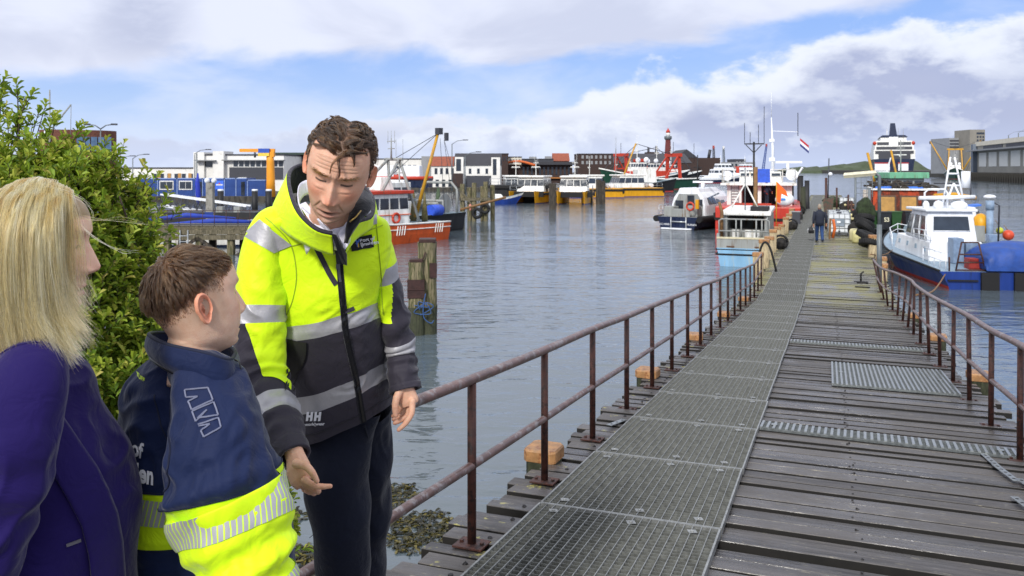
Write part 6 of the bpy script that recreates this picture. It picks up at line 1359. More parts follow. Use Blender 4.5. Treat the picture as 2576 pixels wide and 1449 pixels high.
o = boat('pontoon', 'black floating pontoon with tall side plates left of the yellow crew boats', 1300, 506, 0, 'pontoon', d=112); mb = MB(); mb.bx(-3.6, 4.2, 0, 5, -.4, 1.9); [mb.bx(x, x + .12, -.1, 0, -.3, 1.9) for x in np.arange(-3.5, 4.2, .8)]; mb.build('hull', P_BLACK, o); mb = MB(); mb.bx(-4.0, 4.3, -.3, 5, 1.9, 2.3); mb.build('deck_edge', P_RUB, o); railing_on(o, [(-3.6, .1, 2.3), (4.1, .1, 2.3)], .9, P_ALU, .03)
o = boat('rescue_boat', 'small white boat with a blue bow moored at the timber piles', 1232, 509, 80, d=106); hull('hull', o, 3.4, 1.5, .8, .8, 1.5, [P_WHITE, P_BLUE, P_BLUE, P_DECK], rake=1.0); gw2 = house('cuddy', o, .5, .5, 1.8, .8, 1.3, P_WHITE, .4)
def wpile(px, py, w_, hpx, label, n=1):
    d = D_(py); o = empty('mooring_pile', (XP(px, d), d, 0), .2, label, 'mooring pile', 'loose piles standing in the harbour'); h = hpx * d / FPX
    for i in range(n): MB().loft(pile8(w_, -1.5, h * (1 - .06 * i), (i - (n - 1) / 2) * w_ * .9, .1 * i), 0, True, False).build('pile', M_DARKP, o)
M_DARKP = M('dark_pile', '#4a4238', .85, var=.3, scale=2, col2='#26231f', lo=.45, hi=.6, stretch=(4, 4, .5))
wpile(1390, 527, .72, 66, 'single thick dark pile standing in open water before the crew boats'); wpile(1511, 514, .62, 62, 'pair of dark piles bolted together before the crew boats', 2); wpile(1482, 512, .8, 32, 'short broken stump with a leaning brace in the water', 1)
# -- trawlers with red gantries beyond
def trawler(px, py, hd, label, d, hullm, housem, gant, Ln=24, B=7, sc_=1., booms=None, gh=8.5, zb=4.2):
    o = boat('trawler', label, px, py, hd, 'trawler', d=d); o.scale = (sc_,) * 3
    _, rim, _ = hull('hull', o, Ln, B, 2.4, 2.2, zb, [hullm, hullm, P_RED, P_DECK], rake=2.2, full=.5, draft=1); gunwale(rim, .16, 'gunwale', P_WHITE, o)
    house('wheelhouse', o, B * .34, Ln * .58, Ln * .76, 2.4, 4.0, housem, .5); house('bridge', o, B * .26, Ln * .6, Ln * .72, 4.0, 5.9, P_WHITE, .5); house_windows(o, B * .26, Ln * .6, Ln * .72, 4.0, 5.9, 4, 3, 3, .5)
    g = P_REDO if gant is None else gant; w_ = B * .34; y = Ln * .22
    for yy, nm in ((y, 'gantry'),): mb = MB(); mb.bar((-w_, yy, 2.2), (-w_ * .8, yy, gh), .55); mb.bar((w_, yy, 2.2), (w_ * .8, yy, gh), .55); mb.bar((-w_ * 1.1, yy, gh), (w_ * 1.1, yy, gh), .75); mb.bar((-w_, yy, 4.6), (w_, yy, 4.6), .3); mb.bar((-w_ * .8, yy, gh), (-w_, yy + 4, 2.4), .3); mb.bar((w_ * .8, yy, gh), (w_, yy + 4, 2.4), .3); mb.build(nm, g, o)
    mast(o, 0, Ln * .66, 5.9, 10.5, P_WHITE, .12, ((.6, 1.), (.85, .7)), 2)
    for s_ in (-1, 1): mb = MB(); mb.ball((s_ * 1.6, Ln * .6, 6.5), .6, 10); mb.build('radar_dome', P_WHITE2, o)
    tubes('rigging', o, M_DKGREY, [[(0, Ln * .66, 10), (0, Ln * .22, gh)], [(0, Ln * .66, 10), (0, Ln * .98, zb)], [(-w_, Ln * .22, gh), (-B * .4, 1, 2.6)], [(w_, Ln * .22, gh), (B * .4, 1, 2.6)], [(0, Ln * .22, gh), (0, Ln * .22, gh + 3)]], .07, 4)
    if booms: 
        for s_ in (-1, 1): mb = MB(); mb.tube([(s_ * B * .3, Ln * .5, 3.0), (s_ * booms[0], Ln * .48, booms[1])], [.30, .24], 8); mb.build('boom', P_YG, o); tubes('stay', o, M_DKGREY, [[(s_ * booms[0], Ln * .48, booms[1]), (0, Ln * .5, gh)], [(s_ * booms[0], Ln * .48, booms[1]), (s_ * B * .45, Ln * .1, 2.6)]], .06, 4); mb = MB(); mb.box((s_ * booms[0], Ln * .48, booms[1] - .7), (.5, .5, 1.2)); mb.build('pulley_block', M_DKGREY, o)
    return o
trawler(1515, 484, 60, 'trawler with a tall red gantry left of the others', 205, P_BLACK, P_REDO, None, 26, 7, 1.0, gh=8.0); trawler(1565, 482, 70, 'trawler with a lower red gantry between the other red ones', 225, P_BLACK, P_REDO, None, 24, 7, .95, gh=7.2); 
t_ = trawler(1738, 476, 245, 'green hulled trawler with a red gantry below the lighthouse', 190, P_GREEN, P_REDO, None, 22, 7.5, 1.0, gh=7.6, zb=4.6)
o = boat('fishing_boat', 'fishing boat with raised yellow boom behind the crew boats', 1500, 486, 80, d=165); hull('hull', o, 16, 5, 1.6, 1.5, 2.6, [P_BLACK, P_BLACK, P_RED, P_DECK]); house('wheelhouse', o, 1.6, 8, 12, 1.8, 4.4, P_WHITE); mb = MB(); mb.tube([(0, 5, 1.6), (-1, 8.5, 9.6)], .16, 6); mb.build('boom', P_YG, o); mast(o, 0, 4, 1.6, 8.5, P_GREYB, .1)
# -- yachts
def yacht(px, py, hd, label, d, Ln, B, hm, sc_=1.):
    o = boat('motor_yacht', label, px, py, hd, 'yacht', d=d, group='yachts at the far quay'); o.scale = (sc_,) * 3; hull('hull', o, Ln, B, 2.0, 2.1, 3.2, [P_WHITE2, hm, hm, P_WHITE2], rake=2.4, full=.45, strake=.3); house('saloon', o, B * .38, Ln * .18, Ln * .68, 2.2, 4.4, P_WHITE2, 1.6, .5, .3); house_windows(o, B * .38, Ln * .18, Ln * .68, 2.2, 4.4, 3, 5, 2, 1.6, .5, .3, (.4, .2)); house('flybridge', o, B * .3, Ln * .26, Ln * .55, 4.4, 6.4, P_WHITE2, 1.2, .4, .3); house_windows(o, B * .3, Ln * .26, Ln * .55, 4.4, 6.4, 3, 4, 2, 1.2, .4, .3, (.35, .25)); mast(o, 0, Ln * .35, 6.4, 9.5, P_WHITE2, .12); return o
yacht(1762, 458, 80, 'white motor yacht with raked bow and arch mast left of the dark hulled one', 300, 22, 6, P_WHITE2); yacht(1830, 456, 75, 'white motor yacht furthest right at the far quay', 330, 22, 6, P_WHITE2)
o = boat('long_yacht', 'long low dark blue boat with white upper works across the harbour', 1740, 458.5, 86, 'boat', d=268); hull('hull', o, 15.5, 4.5, 1.6, 1.5, 2.8, [P_WHITE2, P_NAVY, P_RED, P_DECK], rake=2.5, full=.4, strake=.34); house('coachroof', o, 1.4, 3, 9, 1.5, 2.4, P_WHITE2, .6)
# -- ferry, stern-on
fe = boat('ferry', 'big white ferry with a black funnel, stern towards the camera', 2250, 440, 22, 'ferry', d=630); k = 630 / FPX
h_, rim, _ = hull('hull', fe, 150, 29, 12, 12, 15, [P_NAVY, P_NAVY, P_NAVY, P_DECK], stern=.98, full=.7, rake=6, draft=2)
mb = MB(); mb.bx(-14.3, 14.3, 1, 140, 12, 19); mb.build('lower_deckhouse', P_WHITE, fe); mb = MB(); mb.bx(-13.5, 13.5, 4, 130, 19, 22.5); mb.bx(-12.8, 12.8, 8, 128, 22.5, 26); mb.bx(-9, 9, 14, 120, 26, 29); mb.build('upper_deckhouse', P_WHITE, fe)
mb = MB(); mb.bx(-11, 11, .3, 1, 5.5, 16); mb.build('stern_door', M_DKGREY, fe)
for x0, x1 in ((-13.6, -3.2), (2.6, 9.5)): mb = MB(); mb.bx(x0, x1, -.6, .3, 3.2, 8.6); mb.build('ramp', P_WHITE2, fe); mb = MB(); mb.bx(x0 - .3, x1 + .3, -.9, .2, 8.6, 9.3); mb.build('ramp_edge', P_RED, fe)
for z, x in ((17, 13.2), (20.2, 12.4), (23.8, 11.8)): mb = MB(); mb.bx(-x, x, {17: .6, 20.2: 3.6, 23.8: 7.6}[z], {17: 1.2, 20.2: 4.2, 23.8: 8.2}[z], z - 1.0, z + 1.2); mb.build('deck_opening', M_DKGREY, fe)
mb = MB(); mb.bx(-3.5, 3.0, 6.5, 9, 22, 29); mb.build('casing', P_WHITE2, fe); mb = MB(); mb.prism([(-10, 13, 29), (10, 13, 29), (8, 13, 30.5), (-8, 13, 30.5)], (0, 60, 0)); mb.build('roof', P_NAVY, fe)
mb = MB(); mb.loft([[(-2.9, 18, 29), (2.9, 18, 29), (2.9, 30, 29), (-2.9, 30, 29)], [(-1.9, 18.5, 40), (1.3, 18.5, 40), (1.3, 26, 40), (-1.9, 26, 40)]], 0, True, False); mb.build('funnel', P_NAVY, fe); mast(fe, -3.6, 40, 29, 36, P_WHITE, .35, radar=False)
for s_ in (-1, 1): mb = MB(); mb.ball((s_ * 13.4, 10, 24.2), (1.5, 4, 1.6), 10); mb.build('lifeboat', P_REDO, fe); mb = MB(); mb.bx(s_ * 9 - 2, s_ * 9 + 2, 3, 6, 14, 16.5); mb.build('winch_house', P_WHITE, fe)
# -- trawlers at the right quay
trawler(2403, 449, 208, 'dark green beam trawler with raised yellow booms at the right quay', 392, P_GREEN, P_WHITE, P_YG, 26, 8.6, 1.05, (9.8, 16.5), 13.0, 4.8)
o = boat('work_boat', 'green roofed work boat behind the rusty orange barge', 2300, 470, 0, d=96); hull('hull', o, 12, 4, 1.4, 1.3, 2.2, [P_BLACK, P_BLACK, P_RED, P_DECK]); house('wheelhouse', o, 2.0, 1.5, 5, 1.3, 3.4, P_GREYB); house_windows(o, 2.0, 1.5, 5, 1.3, 3.4, 3, 2, 3); mb = MB(); mb.bx(-2.3, 2.3, 1.1, 5.4, 3.4, 4.1); mb.build('roof', P_TEAL, o, .06); mast(o, .3, 4, 4, 8.0, P_GREYB, .1); mb = MB(); mb.tube([(-1.6, 6, 1.5), (-2.4, 7, 6.5)], .16, 6); mb.tube([(1.2, 6, 1.5), (.5, 7, 6.8)], .13, 6); mb.build('boom', P_YG, o)
o = boat('small_ferry', 'small white boat with a raked mast left of the ferry', 2230, 447, 0, d=330); hull('hull', o, 12, 6, 1.5, 1.5, 2.5, [P_NAVY, P_NAVY, P_NAVY, P_DECK]); house('cabin', o, 2.2, 2, 8, 1.4, 3.6, P_WHITE2); mb = MB(); mb.bar((1.5, 3, 3.5), (3.0, 3, 9), .4); mb.build('mast', P_WHITE2, o)
# -- the orange fishing boat right of the man
S0 = Vector((-5.05, 54.4, 0)); fb = empty('fishing_boat', S0, R(141), 'orange hulled fishing boat with a white wheelhouse and yellow boom right of the man', 'fishing boat')
_, rim, rg = hull('hull', fb, 12, 3.6, 1.15, 1.2, 2.2, [P_ORANGE, P_ORANGE, P_ORANGE, P_DECK], stern=.8, full=.5, draft=.8, strake=.55); gunwale(rim, .06, 'gunwale', P_WHITE, fb)
mb = MB()
for s_ in (0, 9): mb.tube([Vector(r_[s_]) * .5 + Vector(r_[1 if s_ == 0 else 8]) * .5 + Vector((.03 if s_ == 0 else -.03, 0, 0)) for r_ in rg], .035, 5)
for y in (1.0, 1.2, 1.4, 1.6, 4.4, 4.6, 4.8, 5.0): 
    hx = 1.62 if y < 2 else 1.78
    for s_ in (-1, 1): mb.bar((s_ * hx, y, .55), (s_ * (hx + .06), y - .05, 1.1), .05)
mb.build('white_stripe', P_WHITE, fb)
house('wheelhouse', fb, 1.25, 3.4, 7.6, 1.1, 3.0, P_WHITE, .3, .1, .1); house_windows(fb, 1.25, 3.4, 7.6, 1.1, 3.0, 3, 5, 2, .3, .1, .1, (.52, .14)); mb = MB(); mb.bx(-1.4, 1.4, 3.2, 7.6, 3.0, 3.2); mb.build('roof', P_REDO, fb, .03); mb = MB(); mb.bx(-1.27, 1.27, 3.35, 7.6, 1.72, 1.77); mb.build('trim_line', P_ORANGE, fb)
mb = MB(); mb.torus((-1.30, 4.6, 1.55), .28, .07, 'x', 18, 8); mb.build('lifebuoy', P_REDO, fb); house('funnel', fb, .5, 4.0, 5.2, 3.2, 4.0, P_WHITE, .2, .2, .15)
tubes('gantry', fb, P_GREYB, [[(-1.3, 2.6, 1.1), (-.5, 3.6, 5.1)], [(1.3, 2.6, 1.1), (.5, 3.6, 5.1)], [(-1.1, 5.6, 3.1), (-.5, 3.6, 5.1)], [(1.1, 5.6, 3.1), (.5, 3.6, 5.1)], [(-.8, 3.6, 5.1), (.8, 3.6, 5.1)], [(-1.1, 2.8, 2.6), (1.1, 2.8, 2.6)]], .09, 8)
mast(fb, 0, 3.8, 5.1, 6.4, P_GREYB, .06, ((.5, .3), (.85, .35)), 3, radar=False); mb = MB(); mb.tube([(-.7, 2.4, 1.5), (-1.85, 1.6, 6.7)], [.12, .09], 8); mb.build('boom', P_YG, fb); mb = MB(); mb.box((-1.9, 1.55, 6.85), (.35, .35, .4)); mb.box((-2.3, 1.3, 6.5), (.2, .2, .5)); mb.build('boom_head', M_DKGREY, fb)
tubes('stay', fb, M_DKGREY, [[(-1.85, 1.6, 6.7), (0, 3.6, 5.1)], [(-1.85, 1.6, 6.7), (-1.1, 5, 4.0)], [(-2.2, 1.4, 6.3), (-2.9, .5, 2.2)], [(-2.2, 1.4, 6.3), (-2.0, .4, 2.2)], [(-1.95, 1.5, 6.4), (-1.5, .6, 1.6)]], .02, 4)
tubes('derrick', fb, P_GREYB, [[(1.2, 5.5, 1.2), (1.9, 6.2, 6.6)]], .10, 8); mb = MB(); mb.box((1.95, 6.25, 6.75), (.3, .3, .5)); mb.build('derrick_head', P_REDO, fb)
tubes('mast_post', fb, P_WHITE, [[(-.3, 7.0, 3.2), (-.3, 7.0, 4.6)], [(-.3, 7, 4.3), (.2, 7, 4.5)]], .05, 6); mb = MB(); mb.lathe((.3, 1.6, 1.1), [(.2, 0), (.22, .5), (.12, 1.4), (.05, 2.0)], 10); mb.lathe((-.4, 1.3, 1.1), [(.2, 0), (.2, .5), (.1, 1.3), (.04, 1.9)], 10); mb.build('hanging_net', M('net_brown', '#6b6442', .95, var=.35, scale=8, bump=.6, bscale=40), fb)
# -- grey trawler behind it with net drum and gantry
gt = empty('grey_trawler', (XP(1120, 63), 63, 0), R(150), 'dark grey working boat with net drum and gantry behind the orange fishing boat', 'fishing boat')
hull('hull', gt, 13, 4.2, 1.3, 1.3, 2.2, [P_BLACK, P_BLACK, P_BLACK, P_DECK], stern=.9); tubes('gantry', gt, P_GREYB, [[(-1.6, .8, 1.3), (-1.6, .8, 3.0), (-1.1, .8, 3.5), (1.1, .8, 3.5), (1.6, .8, 3.0), (1.6, .8, 1.3)], [(-1.6, 2.6, 1.3), (-1.6, 2.6, 2.2), (1.6, 2.6, 2.2), (1.6, 2.6, 1.3)]], .1, 8)
mb = MB(); mb.cyl((-1.1, 1.7, 1.9), (1.1, 1.7, 1.9), .35, n=14); [mb.cyl((x, 1.7, 1.9), (x + .06, 1.7, 1.9), .8, n=18) for x in (-1.15, 1.1)]; mb.build('net_drum', P_GREYB, gt); house('wheelhouse', gt, 1.4, 6, 9.5, 1.2, 3.6, P_WHITE); house_windows(gt, 1.4, 6, 9.5, 1.2, 3.6, 3, 3, 2); mast(gt, 0, 5.6, 1.3, 5.2, P_GREYB, .08)
mb = MB(); mb.lathe((.5, .2, .9), [(.3, 0), (.35, .6), (.2, 1.4), (.08, 2.2)], 10); mb.build('hanging_net', M('net_green', '#4a5a44', .95, var=.35, scale=8), gt); mb = MB(); mb.cyl((-1.9, 3.4, 1.6), (-1.9, 4.6, 1.6), .4, n=12); mb.build('barrel', M('barrel_blue', '#2d53c8', .5), gt); tubes('side_boom', gt, P_WOOD, [[(-2.0, 1.0, 1.5), (-4.6, -1.2, 2.4)]], .1, 6)
# -- timber pile group right of it
pg = empty('pile_jetty', (XP(1200, 72), 72, 0), R(-12), 'cluster of weathered timber piles with cross beams beside the grey working boat', 'jetty')
for i, (x, y, h) in enumerate(((-1.3, 0, 3.2), (-.75, .3, 2.9), (-.25, 0, 3.3), (.35, .6, 3.0), (.75, .1, 3.4), (1.1, 1.2, 3.1), (-1.0, 2, 2.8))): MB().loft(pile8(.36, -1.5, h, x, y), 0, True, False).build('pile', M_DOL, pg)
mb = MB(); mb.bar((-1.5, -.22, 1.9), (1.2, -.1, 1.9), .2, .26); mb.bar((-1.4, -.2, 2.6), (-.2, -.22, 1.2), .16); mb.build('cross_beam', M_WOOD, pg); mb = MB(); mb.torus((.1, -.35, .7), .36, .14, 'y', 18, 8); mb.torus((.8, -.35, 1.1), .34, .13, 'y', 18, 8); mb.build('tyre_fender', P_RUB, pg); mb = MB(); mb.ball((-.5, -.4, 1.2), (.12, .12, .3), 8); mb.build('buoy', M('buoy_pink', '#d8897a', .5), pg)
# -- ashore: rescue boats on cradles and a van
for px, l_ in ((955, 'orange rigid rescue boat on a cradle behind the white van'), (1020, 'orange rimmed lifeboat on a cradle right of the white van')):
    o = empty('lifeboat', (XP(px, 128), 128, .8), R(80), l_, 'lifeboat', 'lifeboats laid up ashore'); hull('hull', o, 8, 2.8, 1.4, 1.4, 2.4, [P_NAVY, P_NAVY, P_NAVY, P_DECK], draft=.0)[0].location = (0, -4, .9); mb = MB(); mb.tube([(1.25, -4, 2.3), (1.45, 0, 2.3), (1.0, 2.8, 2.9), (0, 4.2, 3.3), (-1.0, 2.8, 2.9), (-1.45, 0, 2.3), (-1.25, -4, 2.3)], .28, 8); mb.build('tube_collar', P_REDO, o); house('cabin', o, .9, -2.5, 1, 2.3, 4.2, P_WHITE2, .5); mb = MB(); [mb.bar((x, y, 0), (x, y, 1.5), .15) for x in (-1, 1) for y in (-2.5, 2.2)]; mb.build('cradle', M_DKGREY, o)
vn = empty('van', (XP(975, 120), 120, .8), R(0), 'white panel van parked on the quay behind the orange fishing boat', 'van'); mb = MB(); mb.prism([(-2.6, 0, .35), (2.4, 0, .35), (2.4, 0, 2.1), (-1.3, 0, 2.15), (-1.9, 0, 1.35), (-2.6, 0, 1.15)], (0, 1.9, 0)); mb.build('body', P_WHITE2, vn, .08)
for x in (-1.7, 1.5): mb = MB(); mb.cyl((x, -.03, .35), (x, .2, .35), .35, n=16); w_ = mb.build('wheel', P_RUB, vn); mb = MB(); mb.cyl((x, -.05, .35), (x, .0, .35), .18, n=12); mb.build('rim', P_ALU, w_)
mb = MB(); mb.prism([(-1.75, -.02, 1.4), (-.9, -.02, 1.4), (-.9, -.02, 2.0), (-1.25, -.02, 2.0)], (0, .05, 0)); mb.build('window', M_GLASS, vn)
# -- left: timber trestle jetty with railing, gangway, small craft
tj = empty('trestle_jetty', (XP(330, 44), 44, 0), R(-2), 'old timber trestle jetty with a thin railing on the left behind the boy', 'jetty')
w_ = 8.2; mb = MB(); mb.bx(-2.5, w_, 0, 2.2, 1.28, 1.50); mb.build('deck', M_WOOD, tj); mb = MB(); mb.bar((-2.5, -.1, .85), (w_, -.1, .95), .2, .26); mb.bar((-2.5, -.05, 1.15), (w_, -.05, 1.2), .2, .22); mb.build('beam', M_WOOD, tj)
for x in (-1.6, .2, 1.9, 3.6, 5.3, 7.0): MB().loft(pile8(.36, -1.5, 1.35, x, .1), 0, True, False).build('pile', M_DOL, tj); MB().loft(pile8(.36, -1.5, 1.35, x, 1.9), 0, True, False).build('pile', M_DARKP, tj)
for x in (.2, 3.6): mb = MB(); mb.bar((x, -.12, .9), (x + 1.7, -.12, -.3), .16); mb.bar((x + 3.4, -.12, .9), (x + 1.7, -.12, -.3), .16); mb.build('brace', M_DARKP, tj)
railing_on(tj, [(-2.5, .05, 1.5), (w_, .05, 1.5)], .82, M_RUST, .018, .62); mb = MB(); [mb.bar((2.7 + x, -.2, -.5), (2.7 + x, -.2, 1.3), .05) for x in (0, .42)]; [mb.bar((2.7, -.2, z), (3.12, -.2, z), .04) for z in (-.2, .1, .4, .7, 1.0)]; mb.build('ladder', P_ALU, tj)
mb = MB(); mb.bar((-2.5, -.06, 1.56), (w_, -.06, 1.60), .08, .06); mb.build('edge_pipe', M_DKGREY, tj)
gg = empty('gangway', P(404, 489, 72), 0, 'white lattice gangway sloping down from the quay to the moored boats', 'gangway'); e = P(620, 519, 72) - P(404, 489, 72); mb = MB()
for dy in (0, 1.2):
    for dz in (0, -1.0): mb.bar((0, dy, dz), (e.x, e.y + dy, e.z + dz), .13)
mb.build('rail', P_WHITE2, gg); mb = MB()
for i in range(13):
    u = i / 13; a = e * u
    for dy in (0, 1.2): mb.bar((a.x, dy, a.z), (a.x + e.x / 13 * .5, dy, a.z - 1.0 + e.z / 26), .06); mb.bar((a.x + e.x / 13 * .5, dy, a.z - 1.0 + e.z / 26), (a.x + e.x / 13, dy, a.z + e.z / 13), .06)
mb.bar((0, .6, -1.05), (e.x, e.y + .6, e.z - 1.05), 1.1, .06); mb.build('lattice', M_DKGREY, gg)
o = empty('barge', (XP(470, 66), 66, 0), R(0), 'dark flat barge lying under the gangway', 'barge'); mb = MB(); mb.bx(-4, 5.4, 0, 4, -.4, 1.05); mb.build('hull', P_BLACK, o); mb = MB(); [mb.bx(x, x + .5, .3, .9, 1.05, 1.5) for x in (-3, -1.2, 2.2, 3.6)]; mb.build('deck_box', P_GREYB, o)
for i, (px, py, l_, cm) in enumerate(((470, 590, 'sailing boat under a long blue cover behind the trestle railing', P_BLUE), (545, 596, 'small white boat with a blue tarpaulin behind the trestle railing', P_WHITE))):
    o = boat('moored_boat', l_, px, py, 82 + 6 * i, d=49 + 4 * (1 - i)); hull('hull', o, 6.5, 2.1, .9, .85, 1.3, [P_WHITE, P_WHITE, P_NAVY, P_DECK])[0].location = (0, -3, 0); mb = MB(); mb.tube([(0, -2.8, 1.25), (0, 0, 1.45 + .1 * (1 - i)), (0, 3.0, 1.35)], [.08, .17, .06], 8); mb.build('cover', M('cover_blue', '#1f3a9c', .7, var=.2, scale=3), o)
o = empty('quay_pedestal', P(526, 565, 60), 0, 'grey square post with white globes beside the gangway', 'post'); o.location.z = .6; mb = MB(); mb.bx(-.24, .24, 0, .48, 0, 2.9); mb.build('column', M_CONC, o); [MB().ball((x, .2, 3.05), .2, 10).build('globe', P_WHITE2, o) for x in (-.22, .28)]; mb = MB(); mb.bx(-.3, .3, -.05, 0, .4, .8); mb.build('plate', P_BLUE, o)
for px, l_ in ((555, 'black mooring post with a white top before the blue cabins'), (641, 'black mooring post with a white top left of the crane'), (676, 'black mooring post with a white top at the foot of the crane')):
    o = empty('harbour_bollard', (XP(px, 92), 92, 0), 0, l_, 'mooring post', 'white topped posts along the left quay'); h = CAMZ - (476 - HY) / FPX * 92; MB().cyl((0, 0, -1), (0, 0, h - .2), .33, n=14).build('post', P_BLACK, o); MB().cyl((0, 0, h - .2), (0, 0, h), .34, .3, 14).build('cap', P_WHITE2, o)
sb = empty('sailing_mast', (XP(125, 76), 76, 0), 0, 'tall bare mast with a slanting spar rising behind the bush', 'mast'); MB().tube([(0, 0, 0), (0, 0, CAMZ + (HY - 226) / FPX * 76)], [.14, .06], 8).build('mast', P_GREYB, sb); mb = MB(); mb.bar((.3, 0, CAMZ + 105 / FPX * 76), (1.95, 0, CAMZ + 162 / FPX * 76), .1); mb.cyl((1.95, 0, CAMZ + 162 / FPX * 76), (1.9, 0, CAMZ + 80 / FPX * 76), .03, n=4); mb.build('spar', P_GREYB, sb); mb = MB(); [mb.prism([(-.2 - .0, 0, z0), (-.55, 0, z0 + .5), (-.5, 0, z0 + .8), (-.1, 0, z0 + .35)], (0, .02, 0), k_) for k_, z0 in ((0, 7.6), (1, 7.25), (2, 6.9))]; mb.build('flag', [M('flag_navy', '#2a3570', .7), P_WHITE2, P_REDO], sb)
# ------------------------------------------------------------------ boats moored along the pier
PH = 20.7                                           # compass heading of the pier
# navy patrol launch, seen from its stern
pb = boat('patrol_boat', 'white and navy patrol launch with black fender tube, stern towards the camera', 1703, 578, 36)
_, rim, rg = hull('hull', pb, 9.5, 3.5, .95, .95, 1.5, [P_NAVY, P_NAVY, P_BLACK, P_GREYB], stern=.92, full=.45, flare=.16, rake=1.0, strake=.2)
mb = MB(); mb.tube([Vector(r_[0]) + Vector((.1, 0, -.16)) for r_ in rg] + [Vector(r_[-1]) + Vector((-.1, 0, -.16)) for r_ in rg[::-1]], .24, 10); mb.build('fender_tube', P_RUB, pb)
tubes('stern_frame', pb, P_ALU, [[(-.45, -.08, -.1), (-.45, -.08, .95)], [(.75, -.08, -.1), (.75, -.08, .95)], [(-.45, -.08, .6), (.75, -.08, .6)]], .05); mb = MB(); mb.bx(-1.2, 1.2, -.22, -.02, .03, .14); mb.build('step', P_WHITE2, pb)
mb = MB(); mb.text('GC M0001', .20, frame4((-.95, -.03, .38), (1, 0, 0), (0, 0, 1))); mb.text('IJMUIDEN', .20, frame4((1.12, -.03, .40), (1, 0, 0), (0, 0, 1))); mb.build('lettering', P_WHITE2, pb)
# cabin: a shell with a sloping roof, open door at the back
mb = MB(); sec = lambda w_, h: [(-w_, .95), (-w_ * 1.0, 1.75), (-w_ * .86, 2.35), (-w_ * .62, 2.75), (-w_ * .55, h), (w_ * .55, h), (w_ * .62, 2.75), (w_ * .86, 2.35), (w_, 1.75), (w_, .95)]
mb.loft([[(x, y, z) for x, z in sec(w_, h)] for y, w_, h in ((2.0, 1.35, 3.0), (2.2, 1.4, 3.05), (5.6, 1.4, 3.05), (6.6, 1.3, 2.6), (7.3, 1.1, 1.75))], 0, (1, 1), False); mb.build('cabin', P_WHITE2, pb, .04)
for s_ in (-1, 1): panes(pb, *( ((1.4, 2.6, 1.75), (1.4, 6.0, 1.75), (.87, 5.6, 2.75), (1.22, 2.6, 2.35)) if s_ > 0 else ((-1.4, 6.0, 1.75), (-1.4, 2.6, 1.75), (-1.22, 2.6, 2.35), (-.87, 5.6, 2.75))), 4, None, .12, (.1, .1), .05)
mb = MB(); mb.bx(-.05, .5, 1.96, 2.02, 1.0, 2.5); mb.build('door', M_GLASS, pb); mb = MB(); mb.bx(-1.05, -.4, 1.97, 2.02, 1.1, 2.1); mb.bx(.75, 1.15, 1.97, 2.02, 1.7, 2.2); mb.build('rear_window', M_GLASS, pb); mb = MB(); mb.prism([(-1.15, 1.99, 1.0), (1.15, 1.99, 1.0), (1.2, 1.99, 1.8), (.75, 1.99, 2.6), (-.75, 1.99, 2.6), (-1.2, 1.99, 1.8)], (0, .008, 0)); mb.build('rear_wall', P_GREYB, pb)
mb = MB(); mb.bx(.2, 1.2, .9, 1.7, .95, 1.75); mb.bx(-1.3, -.5, .5, 1.4, .95, 1.7); mb.bx(-.45, .95, .1, .2, .95, 1.55); mb.build('engine_box', P_GREYB, pb, .03)
mb = MB(); mb.torus((1.0, .12, 1.75), .27, .075, 'y', 20, 8); mb.build('lifebuoy', P_REDO, pb); mb = MB(); mb.bx(1.3, 1.55, .3, .5, 1.55, 2.25); mb.build('yellow_case', P_YEL, pb, .03)
mast(pb, -.2, 4.2, 3.0, 5.6, P_BLACK, .07, ((.35, .55), (.62, .35)), 1, radar=False); mb = MB(); mb.box((.5, 3.6, 3.5), (1.6, .16, .14)); mb.cyl((.5, 3.6, 3.0), (.5, 3.6, 3.45), .16, n=10); mb.build('radar', P_WHITE2, pb)
railing_on(pb, [(-1.5, .1, .95), (-1.5, 2, .95)], .85, P_ALU, .025, .6); railing_on(pb, [(1.5, 5, 1.1), (1.25, 7.5, 1.25), (.2, 9.3, 1.45), (-1.25, 7.5, 1.25), (-1.5, 5, 1.1)], .6, P_ALU, .025, .8)
mb = MB(); M4 = frame4((1.42, 4.3, 1.4), (0, 1, 0), (0, 0, 1)); mb.text('IJMUIDEN', .26, M4); mb.build('side_lettering', M('lettering_maroon', '#6d4a50', .6), pb)
# red hulled work catamaran behind the sky-blue boat
rc = boat('work_catamaran', 'red hulled catamaran with white deckhouse and upper bridge moored at the pier', 1905, 589, PH - 2, d=56)
mb = MB(); mb.bx(-2.75, 2.75, 0, 15, .35, 1.95); mb.bx(-2.75, -1.2, 0, 16.5, -.5, .4); mb.bx(1.2, 2.75, 0, 16.5, -.5, .4); mb.build('hull', P_RED, rc, .06); mb = MB(); mb.bx(-2.8, 2.8, -.12, .02, 1.05, 1.2); mb.bx(2.74, 2.88, 0, 15, 1.2, 1.5); mb.bx(-2.88, -2.74, 0, 15, 1.2, 1.5); mb.build('fender', P_RUB, rc)
mb = MB(); mb.bx(-1.6, .9, -.06, .12, 1.4, 2.2); mb.build('orange_screen', P_REDO, rc)
mb = MB(); z0, z1 = 1.95, 3.35
mb.bx(-2.2, -1.2, 3, 9, z0, z1); mb.bx(1.5, 2.2, 3, 9, z0, z1); mb.bx(-1.2, 1.5, 8.8, 9, z0, z1); mb.bx(-.1, .15, 3, 3.2, z0, z1); mb.build('deckhouse', P_WHITE, rc); mb = MB(); mb.bx(-1.2, 1.5, 6, 6.1, z0, z1); mb.build('inner_wall', M_DKGREY, rc)
